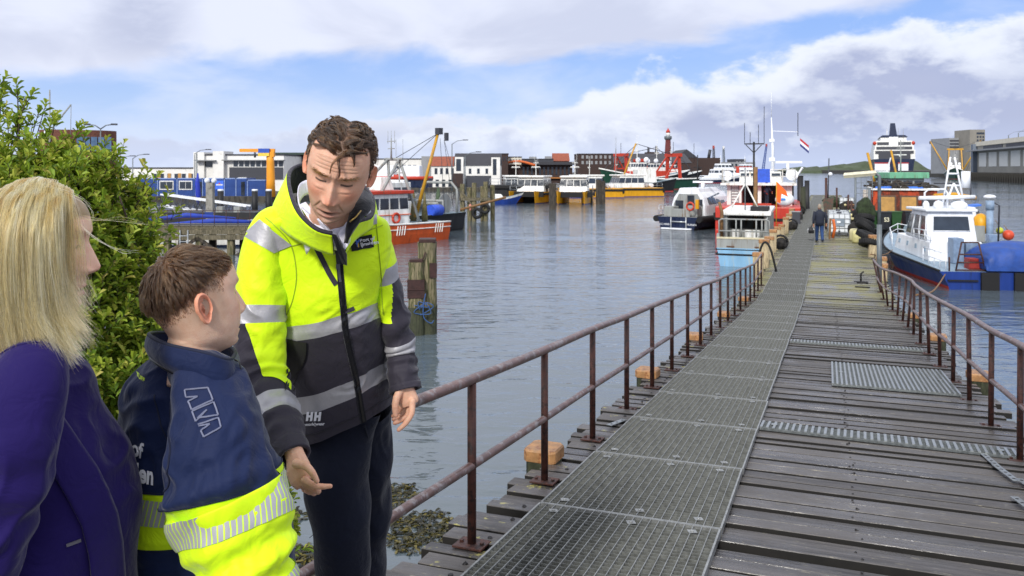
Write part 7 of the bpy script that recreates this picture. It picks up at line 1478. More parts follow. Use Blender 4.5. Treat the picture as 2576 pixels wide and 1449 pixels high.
mb = MB(); mb.bx(-2.6, 2.5, 2.4, 9.4, 3.35, 3.5); mb.build('upper_deck', P_WHITE, rc); house('bridge', rc, 1.5, 5.2, 8.6, 3.5, 4.3, P_WHITE, .4); house_windows(rc, 1.5, 5.2, 8.6, 3.5, 4.3, 3, 3, 4, .4)
railing_on(rc, [(-2.5, 9, 3.5), (-2.5, 2.6, 3.5), (2.4, 2.6, 3.5), (2.4, 9, 3.5)], .95, P_WHITE, .035, .8); mb = MB(); mb.bx(-.1, .75, 2.55, 2.6, 3.55, 4.5); mb.build('blue_screen', M('screen_blue', '#2b57c8', .6), rc)
mb = MB(); mb.tube([(-2.3, 4, 4.0), (-2.3, 6, 4.0)], .35, 10); mb.build('life_raft', P_WHITE2, rc); mb = MB(); mb.cyl((2.2, 3.6, 4.1), (2.2, 4.6, 4.1), .42, n=12); mb.bar((2.3, 4, 3.6), (2.9, 3.6, 4.6), .12); mb.build('davit', P_WHITE2, rc)
mb = MB(); mb.tube([(.85, 6, 4.3), (.85, 6, 6.0), (.75, 6, 8.3)], [.12, .10, .03], 8); mb.tube([(.75, 6, 8.3), (.75, 6, 10.2)], .02, 4); mb.box((.8, 6, 5.2), (.4, .3, .25)); mb.box((.8, 6, 6.6), (.35, .3, .2)); mb.bar((.75, 6, 7.3), (2.6, 6, 7.2), .04); mb.build('white_mast', P_WHITE2, rc); mb = MB(); mb.tube([(2.6, 6, 6.9), (2.6, 6, 8.6)], .025, 4); mb.build('whip_aerial', P_BLACK, rc)
mb = MB(); [mb.prism([(2.75, 6, 6.75 - i * .2), (3.35, 6, 6.2 - i * .2), (3.35, 6, 6.02 - i * .2), (2.75, 6, 6.57 - i * .2)], (0, .02, 0), i) for i in range(3)]; mb.build('flag', [M('flag_red', '#b02a30', .7), P_WHITE2, M('flag_navy', '#2a3570', .7)], rc)
mb = MB(); mb.cyl((1.9, 6.5, 4.2), (1.9, 6.5, 4.9), .12, n=8); mb.box((1.9, 6.5, 5.0), (2.0, .18, .16)); mb.build('radar', P_WHITE2, rc)
mb = MB(); [mb.bar((-1.9 + x, 2.95, z0), (-1.9 + x, 2.95, z1), .06) for x in (0, .5)]; [mb.bar((-1.9, 2.93, z0 + .2 * i), (-1.4, 2.93, z0 + .2 * i), .05) for i in range(1, 7)]; mb.build('ladder', M_GREYW, rc)
mb = MB(); mb.ball((1.75, .3, 2.45), (.62, .42, .46), 16); bl = mb.build('raft_canister', P_WHITE2, rc); mb = MB(); mb.bx(1.5, 1.8, -.15, -.09, 2.42, 2.56); mb.build('raft_label', M('label_blue', '#3f86d8', .5), bl)
# sky-blue workboat nearest on the left
bb = boat('fishing_skiff', 'sky-blue stern of a small workboat with a grey open wheelhouse beside the pier', 1870, 672, PH, d=38.3)
_, rim, rg = hull('hull', bb, 9.5, 2.5, .86, .86, 1.5, [P_SKY, P_SKY, P_BLACK, P_GREYB], stern=.95, full=.5, strake=.25, flare=.1, transom_rake=.1); mb = MB()
for z, r_ in ((.79, .045), (.56, .045)): mb.tube([(-1.26, 4, z), (-1.22, .0, z), (-1.18, -.06, z), (1.18, -.06, z), (1.22, 0, z), (1.26, 4, z)], r_, 6)
mb.build('rubbing_strake', P_RUB, bb); mb = MB(); mb.bx(-1.15, 1.15, -.03, .08, .84, 1.28); mb.bx(-1.2, -1.08, 0, 3, .84, 1.5); mb.bx(1.08, 1.2, 0, 3, .84, 1.5); mb.build('bulwark', P_GREYB, bb); mb = MB(); mb.bx(-1.2, 1.2, -.06, .06, 1.28, 1.36); mb.build('capping', M('cream_trim', '#c9c0a2', .6), bb)
for x in (-.75, .5): mb = MB(); mb.bx(x, x + .35, -.06, -.02, .90, .95); mb.build('scupper', M('rust_patch', '#5a3a22', .8), bb)
tubes('frame', bb, P_GREYB, [[(-1.12, .25, 1.4), (-1.12, .25, 2.1), (-1.0, .25, 2.17), (1.0, .25, 2.17), (1.12, .25, 2.1), (1.12, .25, 1.4)], [(-1.1, .25, 1.62), (1.1, .25, 1.62)], [(-.35, .25, 1.36), (-.35, .25, 2.17)], [(-.12, .25, 1.36), (-.12, .25, 2.17)], [(.55, .25, 1.36), (.55, .25, 2.17)], [(.8, .25, 1.36), (.8, .25, 2.17)], [(-1.0, .25, 2.17), (-1.0, 3, 2.3)], [(1.0, .25, 2.17), (1.0, 3, 2.3)]], .035, 8)
mb = MB(); mb.bx(-1.05, -.85, 1.2, 5, .9, 2.3); mb.bx(.85, 1.05, 1.2, 5, .9, 2.3); mb.bx(-1.05, 1.05, 4.9, 5, .9, 2.3); mb.bx(-.85, .85, 2.2, 2.3, .9, 1.6); mb.build('wheelhouse', P_GREYB, bb); mb = MB(); mb.prism([(-1.15, 1.0, 2.3), (1.15, 1.0, 2.3), (1.1, 5.2, 2.42), (-1.1, 5.2, 2.42)], (0, 0, .2)); mb.build('roof', P_WHITE, bb, .05); mb = MB(); mb.bx(.2, 1.0, 1.3, 2.6, 2.52, 2.72); mb.build('hatch', P_BLACK, bb)
mb = MB(); [mb.cyl((x, 1.5, .9), (x, 1.5, 1.6), .18, n=12) for x in (-.5, .1, .45)]; mb.build('bucket', P_WHITE, bb)
tubes('tripod', bb, P_WHITE, [[(-.75, 1.4, 2.5), (-.12, 2.0, 3.75)], [(.62, 1.4, 2.5), (-.06, 2.0, 3.75)]], .035, 8); tubes('pole', bb, M_POLE, [[(-.1, 2.0, 2.4), (-.1, 2.0, 4.55)]], .03, 6); mb = MB(); mb.box((-.45, 2.05, 4.45), (.14, .12, .3)); mb.bar((-.6, 2.05, 4.6), (.2, 2.05, 4.6), .04); mb.build('lantern', P_REDO, bb)
mb = MB(); mb.tube([(.28, 3.4, 1.0), (.28, 3.4, 4.6)], [.11, .10], 8); mb.build('samson_post', P_WOOD, bb); mb = MB(); mb.tube([(.18, 3.6, 2.5), (.18, 3.6, 5.85)], .055, 6); mb.bar((-.28, 3.6, 5.75), (.68, 3.6, 5.75), .06); mb.bar((-.2, 3.6, 5.7), (.18, 3.6, 5.3), .04); mb.bar((.55, 3.6, 5.7), (.18, 3.6, 5.3), .04); mb.build('aerial_mast', P_BLACK, bb); tubes('whip_aerial', bb, P_BLACK, [[(x, 3.6, 5.75), (x, 3.6, z)] for x, z in ((-.27, 6.8), (0, 6.35), (.4, 6.7), (.67, 7.6))], .014, 4)
mb = MB(); mb.tube([(-1.05, .5, 1.3), (-1.02, .5, 2.5), (-1.15, .5, 2.95)], [.09, .08, .06], 8); mb.build('exhaust', P_WOOD, bb)
mb = MB(); mb.tube([(1.3, 2.5, 1.5), (1.32, 2.5, 3.9)], .025, 6); mb.build('flag_pole', P_YG, bb); mb = MB(); q = [(1.32, 2.5, 3.9), (1.75, 2.5, 3.45), (1.85, 2.52, 3.15), (1.55, 2.5, 3.3), (1.5, 2.5, 2.85), (1.34, 2.5, 2.9)]; mb.prism(q, (0, .02, 0)); mb.build('flag', M('flag_orange', '#f0641e', .7), bb)
# rusty orange barge on the right
rb = boat('cabin_barge', 'rusty orange cabin barge with boarded windows on the right of the pier', 2262, 615, PH, d=49.5)
mb = MB(); mb.bx(-2.0, 2.6, 0, 14, -.4, 1.0); mb.build('hull', P_BLACK, rb, .08); mb = MB(); mb.bx(-2.05, 2.65, -.06, .1, .9, 1.05); mb.build('rubbing_strake', P_GREYB, rb)
RUSTO = M('rusty_orange', '#b04018', .7, var=.25, scale=1.6, col2='#54240f', lo=.42, hi=.56, stretch=(1, 1, .5)); BOARD = M('window_board', '#b38a4e', .8, var=.2, scale=3)
mb = MB(); mb.bx(-1.35, 2.2, 1.6, 9, 1.0, 3.2); mb.build('cabin', RUSTO, rb); mb = MB(); mb.bx(-1.45, 2.3, 1.45, 9.1, 3.2, 3.3); mb.build('roof', P_WHITE, rb)
for x in (-1.0, .2): 
    mb = MB(); mb.bx(x - .06, x + .96, 1.53, 1.6, 1.72, 2.88); f = mb.build('window', M('frame_rust', '#5a4638', .7), rb, .03); mb = MB(); mb.bx(x + .04, x + .86, 1.50, 1.56, 1.82, 2.78); mb.build('board', BOARD, f, .05)
mb = MB(); mb.bx(1.35, 2.1, 1.52, 1.6, 1.2, 2.8); mb.build('door', M_DKGREY, rb); mb = MB(); mb.bx(-1.9, -1.5, 1.7, 2.6, 1.0, 3.2); mb.build('locker', M('locker_white', '#b9b4ab', .7, col2='#7a4a30', lo=.5, hi=.62), rb)
mb = MB(); gr = np.random.RandomState(3)
for i in range(26): 
    c = np.array([gr.uniform(-1.2, 2.0), gr.uniform(1.8, 5), 3.3]); pts_ = [c + np.array([gr.normal(0, .3), gr.normal(0, .3), abs(gr.normal(.15, .16))]) for k in range(4)]; mb.tube([Vector(p) for p in spl([tuple(p) for p in pts_], 10)], .06, 6)
mb.build('heap_of_gear', M('gear_dark', '#35302a', .9, var=.5, scale=6), rb); mb = MB(); mb.bx(-1.2, -.3, 1.7, 3, 3.3, 3.42); mb.bx(.6, 1.5, 2.0, 3, 3.3, 3.42); mb.build('blue_sheet', M('sheet_blue', '#3b6fc8', .7), rb)
tp = empty('tarpaulin', rb.location + Vector((3.0 * math.cos(R(-PH)) + .9, 3.0 * math.sin(R(-PH)) + 1, 0)), -R(PH), 'dark heap under a sloping bright blue sheet beside the orange cabin', 'tarpaulin'); mb = MB(); mb.loft([[(-.9, 0, 1.05), (1.0, 0, 1.05), (.9, .1, 2.0), (-.3, .1, 2.3)], [(-.9, 1.6, 1.05), (1.0, 1.6, 1.05), (.9, 1.5, 2.1), (-.3, 1.5, 2.4)]], 0, True, False); mb.build('heap', M_DKGREY, tp); mb = MB(); mb.prism([(-1.0, -.05, 2.02), (1.0, -.05, 2.32), (1.0, -.05, 2.42), (-1.0, -.05, 2.12)], (0, 1.5, 0)); mb.build('sheet', M('sheet_blue', '#3b6fc8', .7), tp)
def bin_(x, y, z, rz, mat, label, txt=None):
    o = empty('wheelie_bin', (x, y, z), rz, label, 'wheelie bin', 'wheelie bins on the barge'); mb = MB(); mb.loft([[(-.22, -.27, .06), (.22, -.27, .06), (.22, .25, .06), (-.22, .25, .06)], [(-.29, -.34, .96), (.29, -.34, .96), (.29, .34, .96), (-.29, .34, .96)]], 0, True, False); mb.build('body', mat, o, .02); mb = MB(); mb.bx(-.31, .31, -.37, .36, .965, 1.05); mb.build('lid', mat, o, .02)
    for s_ in (-1, 1): mb = MB(); mb.cyl((s_ * .2, .24, .1), (s_ * .27, .24, .1), .1, n=12); mb.build('wheel', P_RUB, o)
    if txt: mb = MB(); mb.text(txt, .34, frame4((0, -.335, .58), (1, 0, 0), (0, .07, 1)), 0, 0, 0, .008); mb.build('house_number', M('number_white', '#d9d4b8', .7), o)
P_BINK = M('bin_black', '#23262c', .5); P_BING = M('bin_green', '#244a22', .5)
for px, d, m_, l_, t_ in ((2196, 49.2, P_BING, 'green wheelie bin half hidden behind the lamp post', None), (2224, 48.2, P_BINK, 'dark wheelie bin numbered S3 in white', 'S3'), (2251, 48.4, P_BING, 'green wheelie bin right of the numbered dark one', None), (2284, 49.0, P_BINK, 'plain dark wheelie bin furthest right in front of the cabin door', None)): bin_(XP(px, d), d, 1.0, R(rnd.uniform(-12, 2)), m_, l_, t_)
# blue and white launch at the right edge, bow away
lb = empty('launch', (17.55, 31.0, 0), -R(7.6), 'blue hulled white launch with a radar arch at the right edge, stern nearest', 'boat')
_, rim, rg = hull('hull', lb, 10.2, 3.3, .67, .80, 1.35, [P_BLUE, P_BLUE, P_RED, M('launch_deck', '#7f94a6', .45, var=.15, scale=3)], stern=.96, full=.45, flare=.2, rake=1.0, strake=.25); gunwale(rim, .045, 'gunwale', P_RUB, lb, .02)
for x in (-.15, 1.0): mb = MB(); mb.bx(x, x + .62, -.14, -.02, -.3, .66); mb.build('stern_fender', P_RUB, lb)
mb = MB(); mb.bx(-1.3, -.25, -.1, -.02, .32, .37); mb.build('rubbing_strip', P_RUB, lb)
mb = MB(); mb.loft([[(-1.05, 2.6, .75), (1.05, 2.6, .75), (1.0, 7.2, .9), (-1.0, 7.2, .9)], [(-1.0, 2.7, 1.55), (1.0, 2.7, 1.55), (.9, 7.0, 1.6), (-.9, 7.0, 1.6)]], 0, True, False); mb.build('lower_cabin', P_WHITE2, lb, .04)
mb = MB(); mb.loft([[(-.98, 3.1, 1.55), (.98, 3.1, 1.55), (.9, 6.0, 1.6), (-.9, 6.0, 1.6)], [(-.88, 3.3, 2.75), (.88, 3.3, 2.75), (.8, 5.4, 2.75), (-.8, 5.4, 2.75)]], 0, True, False); mb.build('wheelhouse', P_WHITE2, lb, .05)
panes(lb, (-.98, 3.1, 1.55), (.98, 3.1, 1.55), (.88, 3.3, 2.75), (-.88, 3.3, 2.75), 1, M_GLASSD if 'M_GLASSD' in globals() else M_GLASS, .25, (.34, .16), .02, 'rear_window', P_WHITE2)
panes(lb, (-.9, 6.0, 1.6), (-.98, 3.1, 1.55), (-.88, 3.3, 2.75), (-.8, 5.4, 2.75), 3, None, .22, (.1, .16), .02, 'side_window', P_WHITE2)
panes(lb, (-1.0, 7.2, .9), (-1.05, 2.6, .75), (-1.0, 2.7, 1.55), (-.9, 7.0, 1.6), 4, M('porthole', '#9fb4c6', .2), .78, (.45, .3), .02, 'porthole')
mb = MB(); mb.bx(-1.0, 1.0, 3.1, 5.6, 2.75, 2.86); mb.build('roof', P_WHITE2, lb, .03)
railing_on(lb, [(-1.25, .3, .72), (-1.35, 2.4, .76)], .6, P_WHITE2, .022, .5); railing_on(lb, [(-1.05, 4.4, 1.56), (-1.0, 2.6, 1.56)], .42, P_WHITE2, .022, .5); railing_on(lb, [(1.35, .3, .72), (1.45, 3, .78)], .6, P_WHITE2, .022, .5); railing_on(lb, [(-1.2, 6.8, 1.0), (-.7, 8.8, 1.2), (0, 9.9, 1.33), (.7, 8.8, 1.2)], .5, P_WHITE2, .02, .8)
tubes('radar_arch', lb, P_WHITE2, [[(-.75, 4.0, 2.86), (-.75, 4.0, 3.5), (-.6, 4.0, 3.65), (.05, 4.0, 3.65), (.15, 4.0, 3.5), (.15, 4.0, 2.86)], [(.05, 4.3, 2.86), (.45, 4.5, 5.0)], [(.95, 4.3, 2.86), (.62, 4.5, 5.0)], [(.22, 4.4, 3.8), (.85, 4.4, 3.8)], [(.32, 4.4, 4.3), (.75, 4.4, 4.3)], [(.15, 4.3, 2.9), (.55, 4.4, 3.9)], [(.95, 4.3, 2.9), (.55, 4.4, 3.9)]], .04, 8)
mb = MB(); mb.tube([(-1.05, 3.8, 3.28), (1.15, 3.8, 3.34)], .085, 10); mb.build('radar_bar', P_WHITE2, lb); mb = MB(); mb.cyl((1.1, 4.6, 3.7), (1.1, 4.6, 4.4), .18, n=12); mb.build('radome', P_WHITE2, lb); mb = MB(); mb.ball((-.35, 3.6, 3.0), (.2, .2, .2), 10); mb.ball((.5, 3.7, 2.98), (.35, .25, .2), 10); mb.ball((-.8, 3.7, 2.98), (.14, .14, .2), 10); mb.build('horn_and_lights', P_WHITE2, lb)
mb = MB(); mb.bx(.2, .75, 2.2, 2.9, .75, 1.55); mb.bx(-.35, .05, 2.0, 2.6, .75, 1.75); mb.bx(1.1, 1.4, 2.3, 2.6, .7, 1.9); mb.build('deck_locker', M('locker_blue_grey', '#7387a0', .5), lb, .02); mb = MB(); mb.bx(-.3, .3, .6, 1.1, .68, 1.1); mb.build('red_crate', M('crate_red', '#8f2a22', .6), lb)
tubes('stern_frame', lb, M_RUST, [[(-.95, .15, .68), (-.75, .15, 1.75)], [(.1, .15, .68), (-.15, .15, 1.75)], [(-.75, .15, 1.75), (-.15, .15, 1.75)], [(-.9, .15, 1.0), (.0, .15, 1.0)], [(-.85, .15, 1.3), (-.05, .15, 1.3)], [(-1.2, .1, .68), (-1.2, .1, 1.2)], [(-.95, .1, .72), (.6, .1, .72)]], .03, 6)
tpl = empty('tarpaulin', lb.location + Vector((1.35, -.1, .7)), -R(7.6), 'bright blue tarpaulin draped over a dinghy on the stern of the launch', 'tarpaulin'); mb = MB(); rws = []
for i, y in enumerate(np.linspace(-.15, 1.9, 16)):
    k = math.sin(math.pi * min(1, max(0, (y + .35) / 2.6))); r_ = []
    for j, t in enumerate(np.linspace(0, math.pi, 36)): r_.append((-1.05 * math.cos(t) * 1.25 * (1 + .02 * math.sin(j * 1.9 + i)), y + .05 * math.sin(j * .8), .05 + (.98 * k ** .3) * abs(math.sin(t)) ** .45 * (1 + .03 * math.sin(i * 1.1 + j * .5)) - (.12 * math.sin(j * .9) ** 2 if i == 0 else 0)))
    rws.append(r_)
rws.insert(0, [(x * 1.0, -.18, z * .35) for x, y, z in rws[0]]); mb.loft(rws, 0, (1, 1), True, True); mb.build('sheet', M('tarp_blue', '#1f458f', .6, var=.2, scale=3, bump=.7, bscale=5), tpl)
# the workboat behind it with yellow gear and buoys
wb = empty('workboat', (XP(2468, 40), 40, 0), -R(10), 'low blue workboat with yellow gear and a grey exhaust column behind the launch', 'boat')
hull('hull', wb, 9, 3.0, .85, .9, 1.4, [P_BLUE, P_BLUE, P_BLACK, P_DECK], stern=.95); house('cabin', wb, .8, 2.6, 5.2, .9, 2.55, P_WHITE2, .3, .1, .1); wb.children[-1].location = (-.5, 0, 0); mb = MB(); mb.bx(-1.05, .05, 2.55, 2.62, 1.6, 2.25); mb.build('window', M_GLASS, wb)
mb = MB(); mb.ball((.55, 1.6, 1.75), (.4, .4, .55), 12); mb.build('yellow_bag', P_YEL, wb); mb = MB(); mb.tube([(-.6, 5, 3.0), (.4, 5, 3.05), (1.5, 5, 2.95)], [.16, .2, .1], 8); mb.build('yellow_canoe', P_YEL, wb); mb = MB(); mb.cyl((.75, 1.0, .8), (.75, 1.0, 2.5), .16, n=12); mb.cyl((.75, 1.0, 2.5), (.75, 1.0, 2.95), .19, n=12); mb.build('exhaust_column', M('column_blue_grey', '#8195ad', .5), wb)
tubes('davit', wb, M_DKGREY, [[(-.3, 4, 2.6), (-.3, 4, 4.2)], [(-.9, 4, 3.75), (.9, 4, 3.7)], [(.9, 4, 3.7), (.9, 4, 2.9)]], .04, 6); tubes('post', wb, M_DKGREY, [[(1.2, 1.2, .9), (1.25, 1.2, 2.7), (.9, 1.2, 2.9)]], .04, 6); mb = MB(); mb.ball((1.1, 2, 3.1), (.3, .3, .12), 10); mb.build('radome', P_WHITE2, wb); mb = MB(); mb.bx(-.2, .6, 1.2, 1.8, .9, 1.7); mb.build('steel_hood', P_GREYB, wb)
for dx, c, l_ in ((1.9, 'buoy_orange', 'orange round buoy hanging off the right end of the workboat'), (1.65, 'buoy_yellow', 'small yellow green buoy beside the orange one')):
    o = empty('buoy', wb.location + Vector((dx, 1.0 if dx > 1.7 else 1.3, 1.25 if dx > 1.7 else 1.45)), 0, l_, 'buoy'); MB().ball((0, 0, 0), .26 if dx > 1.7 else .17, 14).build('float', M(c, '#c9492b' if dx > 1.7 else '#b8c238', .45), o); MB().tube([(0, 0, .2), (-.1, .2, .5)], .015, 5).build('rope', P_WOOD, o)
# mooring ropes of the launch
for a, b, l_ in (((P(2262, 612, 40), P(2190, 640, 31), 'slack mooring rope from the launch bow to the pier')), ((P(2378, 690, 31), P(2305, 742, 21), 'frayed pale rope from the launch stern to the railing'))):
    m_ = (a + b) / 2 - Vector((0, 0, .25)); tag(MB().tube([Vector(p) for p in spl([tuple(a), tuple(m_), tuple(b)], 14)], .025, 6).build('mooring_rope', P_WOOD), l_, 'rope')
# ------------------------------------------------------------------ things standing on the level part of the pier
def on(px, d, dz=0.): return Vector((XP(px, d), d, ZF + dz))
num = ['first', 'second', 'third', 'fourth', 'fifth', 'sixth', 'seventh', 'eighth', 'ninth', 'tenth', 'eleventh', 'twelfth']
for i, s in enumerate((23.4, 26.0, 28.8, 31.6, 34.6, 38.2, 42.0, 46.5, 52, 59)):
    mpost('mooring_post', J(s, -.28 + rnd.uniform(-.06, .06)), 0, rnd.uniform(.72, .98), rnd.uniform(.3, .36), .12, num[i] + ' bleached post with orange top beyond the end of the left railing', 'bleached posts along the left edge of the pier', rnd.uniform(-.2, .2), (rnd.uniform(-.03, .03), 0), True)
for i, s in enumerate((23.6, 24.6, 31, 36, 44, 52, 60)):
    mpost('mooring_post', J(s, 3.35 + rnd.uniform(-.05, .1)), 0, rnd.uniform(.5, .95), .32, .12, num[i] + ' bleached post with orange top beyond the lamp on the right edge', 'bleached posts along the right edge of the pier', rnd.uniform(-.2, .2), (rnd.uniform(-.05, .05), 0), True)
lp = empty('pier_lamp', on(2212, 24.8), JRZ, 'grey lamp post with a long tube lamp head at the end of the right railing', 'lamp post')
MB().cyl((0, 0, 0), (0, 0, 1.75), .075, n=10).build('lower_pole', M_POLE, lp); MB().tube([(0, 0, 1.75), (0, 0, 3.18), (-.05, 0, 3.24), (-.28, 0, 3.26)], .05, 8).build('pole', M_POLE, lp)
mb = MB(); mb.loft([[(-.98, -.11, 3.12), (-.12, -.11, 3.2), (-.12, .11, 3.2), (-.98, .11, 3.12)], [(-.98, -.13, 3.20), (-.10, -.13, 3.28), (-.10, .13, 3.28), (-.98, .13, 3.20)]], 0, True, False); mb.build('lamp_head', M('lamp_diffuser', '#a9a48e', .5, var=.15, scale=12), lp); mb = MB(); mb.loft([[(-1.0, -.14, 3.2), (-.08, -.14, 3.28), (-.08, .14, 3.28), (-1.0, .14, 3.2)], [(-.97, -.10, 3.28), (-.11, -.10, 3.36), (-.11, .10, 3.36), (-.97, .10, 3.28)]], 0, True, False); mb.build('lamp_hood', M('hood_pale', '#cfc9b2', .6), lp)
for px, d, yt, r_, l_ in ((1990, 60, 462, .24, 'thick black steel pile leaning beside the red catamaran'), (2013, 67, 443, .24, 'tallest black steel pile on the left edge of the pier'), (2030, 70, 455, .2, 'thinner black steel pile right of the tallest one'), (2020, 66, 470, .2, 'brown green timber pile between the black steel ones')):
    o = empty('steel_pile', (XP(px, d), d, 0), 0, l_, 'pile'); zt = CAMZ - (yt - HY) / FPX * d; MB().tube([(0.02, 0, -1), (-.06 if px == 1990 else 0, 0, zt)], [r_, r_], 14).build('pile', P_BLACK if px != 2020 else M_GREEN, o); MB().cyl((-.06 if px == 1990 else 0, 0, zt), (-.06 if px == 1990 else 0, 0, zt + .04), r_ * 1.05, n=14).build('cap', M_DKGREY, o)
# white caged tanks
def ibc(name, loc, rz, label):
    o = empty(name, loc, rz, label, 'water tank', 'caged white tanks'); mb = MB(); mb.bx(-.5, .5, -.5, .5, .17, 1.12); mb.build('tank', M('tank_white', '#dadfe4', .5, var=.06, scale=3), o, .06); mb = MB(); [mb.bar((x, y, .15), (x, y, 1.14), .03) for x in (-.52, -.26, 0, .26, .52) for y in (-.52, .52)]; [mb.bar((x, y, .15), (x, y, 1.14), .03) for x in (-.52, .52) for y in (-.26, 0, .26)]
    for z in (.16, .4, .64, .88, 1.13):
        for y in (-.535, .535): mb.bar((-.53, y, z), (.53, y, z), .025)
        for x in (-.535, .535): mb.bar((x, -.53, z), (x, .53, z), .025)
    mb.build('cage', M_GALV, o); mb = MB(); [mb.bx(x, x + .12, -.52, .52, 0, .13) for x in (-.52, -.06, .40)]; mb.bx(-.52, .52, -.52, .52, .12, .16); mb.build('pallet', M_DKGREY, o); mb = MB(); mb.bx(-.25, .25, -.565, -.545, .5, .86); pl_ = mb.build('plate', M('plate_grey', '#7f8b98', .4), o); mb = MB(); mb.bx(-.12, .06, -.575, -.564, .66, .76); mb.build('sticker', P_WHITE2, pl_); mb = MB(); mb.cyl((0, 0, 1.12), (0, 0, 1.2), .12, n=12); mb.build('filler_cap', M_DKGREY, o); mb = MB(); mb.cyl((0, -.5, .24), (0, -.62, .24), .05, n=8); mb.build('valve', M_DKGREY, o)
ibc('water_tank', on(2111, 42.9), JRZ, 'nearest white caged water tank standing on the pier'); ibc('water_tank', on(2108, 45.6, .0), JRZ + .05, 'white caged water tank right behind the nearest one'); ibc('water_tank', on(2130, 66, 0), JRZ, 'distant white caged tank beyond the orange net heap')
o = empty('wooden_board', on(2088, 40.5), JRZ, 'weathered upright board leaning on the left of the near tank', 'board'); mb = MB(); mb.box((0, 0, .5), (.10, .3, 1.0), (.05, .04, 0)); mb.build('plank', P_WOOD, o); mb = MB(); mb.tube([(.12, .1, .05), (.22, .1, .5), (.14, .1, .95)], .07, 8); mb.build('orange_pad', M('pad_orange', '#c8642a', .7), o)
# tyres
def tyre_mb(R_=.40, r_=.13): mb = MB(); mb.torus((0, 0, 0), R_ - r_, r_, 'z', 26, 10); [mb.box(((R_ + .0) * math.cos(a), (R_ + .0) * math.sin(a), 0), (.02, .035, r_ * 1.5), (0, 0, a)) for a in np.linspace(0, 2 * math.pi, 31)[:-1]]; return mb
tl = ['lowest black tyre of the leaning stack', 'second black tyre up in the leaning stack', 'middle black tyre of the stack with its hole showing', 'fourth black tyre of the leaning stack', 'topmost black tyre of the stack', 'black tyre lying behind the stack by the nets']
proto = None
for i, (px, py, d, rx, ry) in enumerate(((2188, 612, 32.5, .15, .35), (2180, 592, 33.0, .3, .25), (2176, 573, 33.8, .75, .1), (2176, 562, 34.4, .5, .2), (2174, 550, 35.0, .4, .1), (2168, 540, 38, .3, .0))):
    o = empty('tyre', P(px, py, d), 0, tl[i], 'tyre', 'tyres piled on the right edge'); o.rotation_euler = (rx, ry, rnd.uniform(0, 3)); o.location.z = max(o.location.z, ZF + .16)
    if proto is None: proto = tyre_mb().build('tread', P_RUB, o)
    else: q = proto.copy(); COL.objects.link(q); q.parent = o
# hanging net bundle, hopper on a pole, poles, heaps
def lump(c, r_, seed, amp=.18, n=26):
    mb = MB(); g = np.random.RandomState(seed); ph = g.uniform(0, 6.28, 6); k = n // 2 + 1; rows = []
    for i in range(k + 1):
        th = math.pi * min(max(i / k, .01), .99); r__ = []
        for j in range(n): a = 2 * math.pi * j / n; f = 1 + amp * (math.sin(3 * a + ph[0] + 2 * th) + .7 * math.sin(7 * a + ph[1] - 3 * th) + .5 * math.sin(11 * th + ph[2] + 2 * a)); r__.append((c[0] + r_[0] * math.sin(th) * math.cos(a) * f, c[1] + r_[1] * math.sin(th) * math.sin(a) * f, c[2] - r_[2] * math.cos(th) * (1 + amp * .4 * math.sin(4 * a + ph[3]))))
        rows.append(r__)
    return mb.loft(rows, 0, (1, 1))
NETG = M('net_dark_green', '#2a3520', .95, var=.5, scale=9, bump=.9, bscale=35); NETO = M('net_orange', '#cc4a22', .9, var=.35, scale=9, bump=.9, bscale=35); NETB = M('net_black', '#23211f', .95, var=.5, scale=8, bump=.9, bscale=30)
hn = empty('hanging_net', on(2178, 35.5), JRZ, 'dark green fishing net bundled and hung from a post above the tyres', 'fishing net'); lump((0, 0, 1.55), (.34, .3, .62), 4).build('net', NETG, hn); lump((.05, 0, .7), (.22, .2, .5), 5).build('net_tail', NETG, hn); MB().cyl((.15, .2, 0), (.15, .2, 2.6), .06, n=8).build('post', M_POLE, hn)
hp = empty('rusty_hopper', on(2083, 47), JRZ, 'rusty steel hopper fixed to a tall pole behind the walking man', 'hopper'); mb = MB(); mb.loft([[(-.2, -.2, .9), (.24, -.2, .9), (.24, .2, .9), (-.2, .2, .9)], [(-.28, -.25, 1.7), (.3, -.25, 1.8), (.3, .25, 1.8), (-.28, .25, 1.7)]], 0, True, False); mb.build('bucket', M('hopper_rust', '#5b4238', .7, col2='#3a4436', lo=.45, hi=.6), hp); MB().cyl((-.1, .3, 0), (-.1, .3, 2.9), .07, n=8).build('leg', M_RUST, hp); MB().tube([(0, .3, 1.7), (.05, .3, 4.0)], .035, 6).build('pole', M_DKGREY, hp); MB().ball((.12, .3, 3.1), .12, 10).build('lamp_globe', P_WHITE2, hp)
sp = on(2060, 62); 
for px, d, h, l_ in ((2105, 58, 2.1, 'short rusty post right of the hopper'), (2134, 55, 1.7, 'thin pale post among the nets on the pier'), (2142, 50, 1.5, 'rusty crossed stake among the nets'), (2152, 48, 3.0, 'tall grey post with a wire frame before the hanging net')):
    o = empty('pier_post', on(px, d), JRZ, l_, 'post'); MB().cyl((0, 0, 0), (0, 0, h), .06, n=8).build('post', M_RUST if px != 2152 else M_POLE, o)
    if px == 2142: MB().bar((-.25, 0, h * .8), (.25, 0, h * .8), .08).build('cross_bar', M_RUST, o)
    if px == 2152: mb = MB(); [mb.bar((0, 0, z), (.9, 0, z), .03) for z in (2.0, 2.3, 2.6, 2.9)]; [mb.bar((x, 0, 1.8), (x, 0, 3.0), .03) for x in (.3, .6, .9)]; mb.build('wire_frame', M_POLE, o)
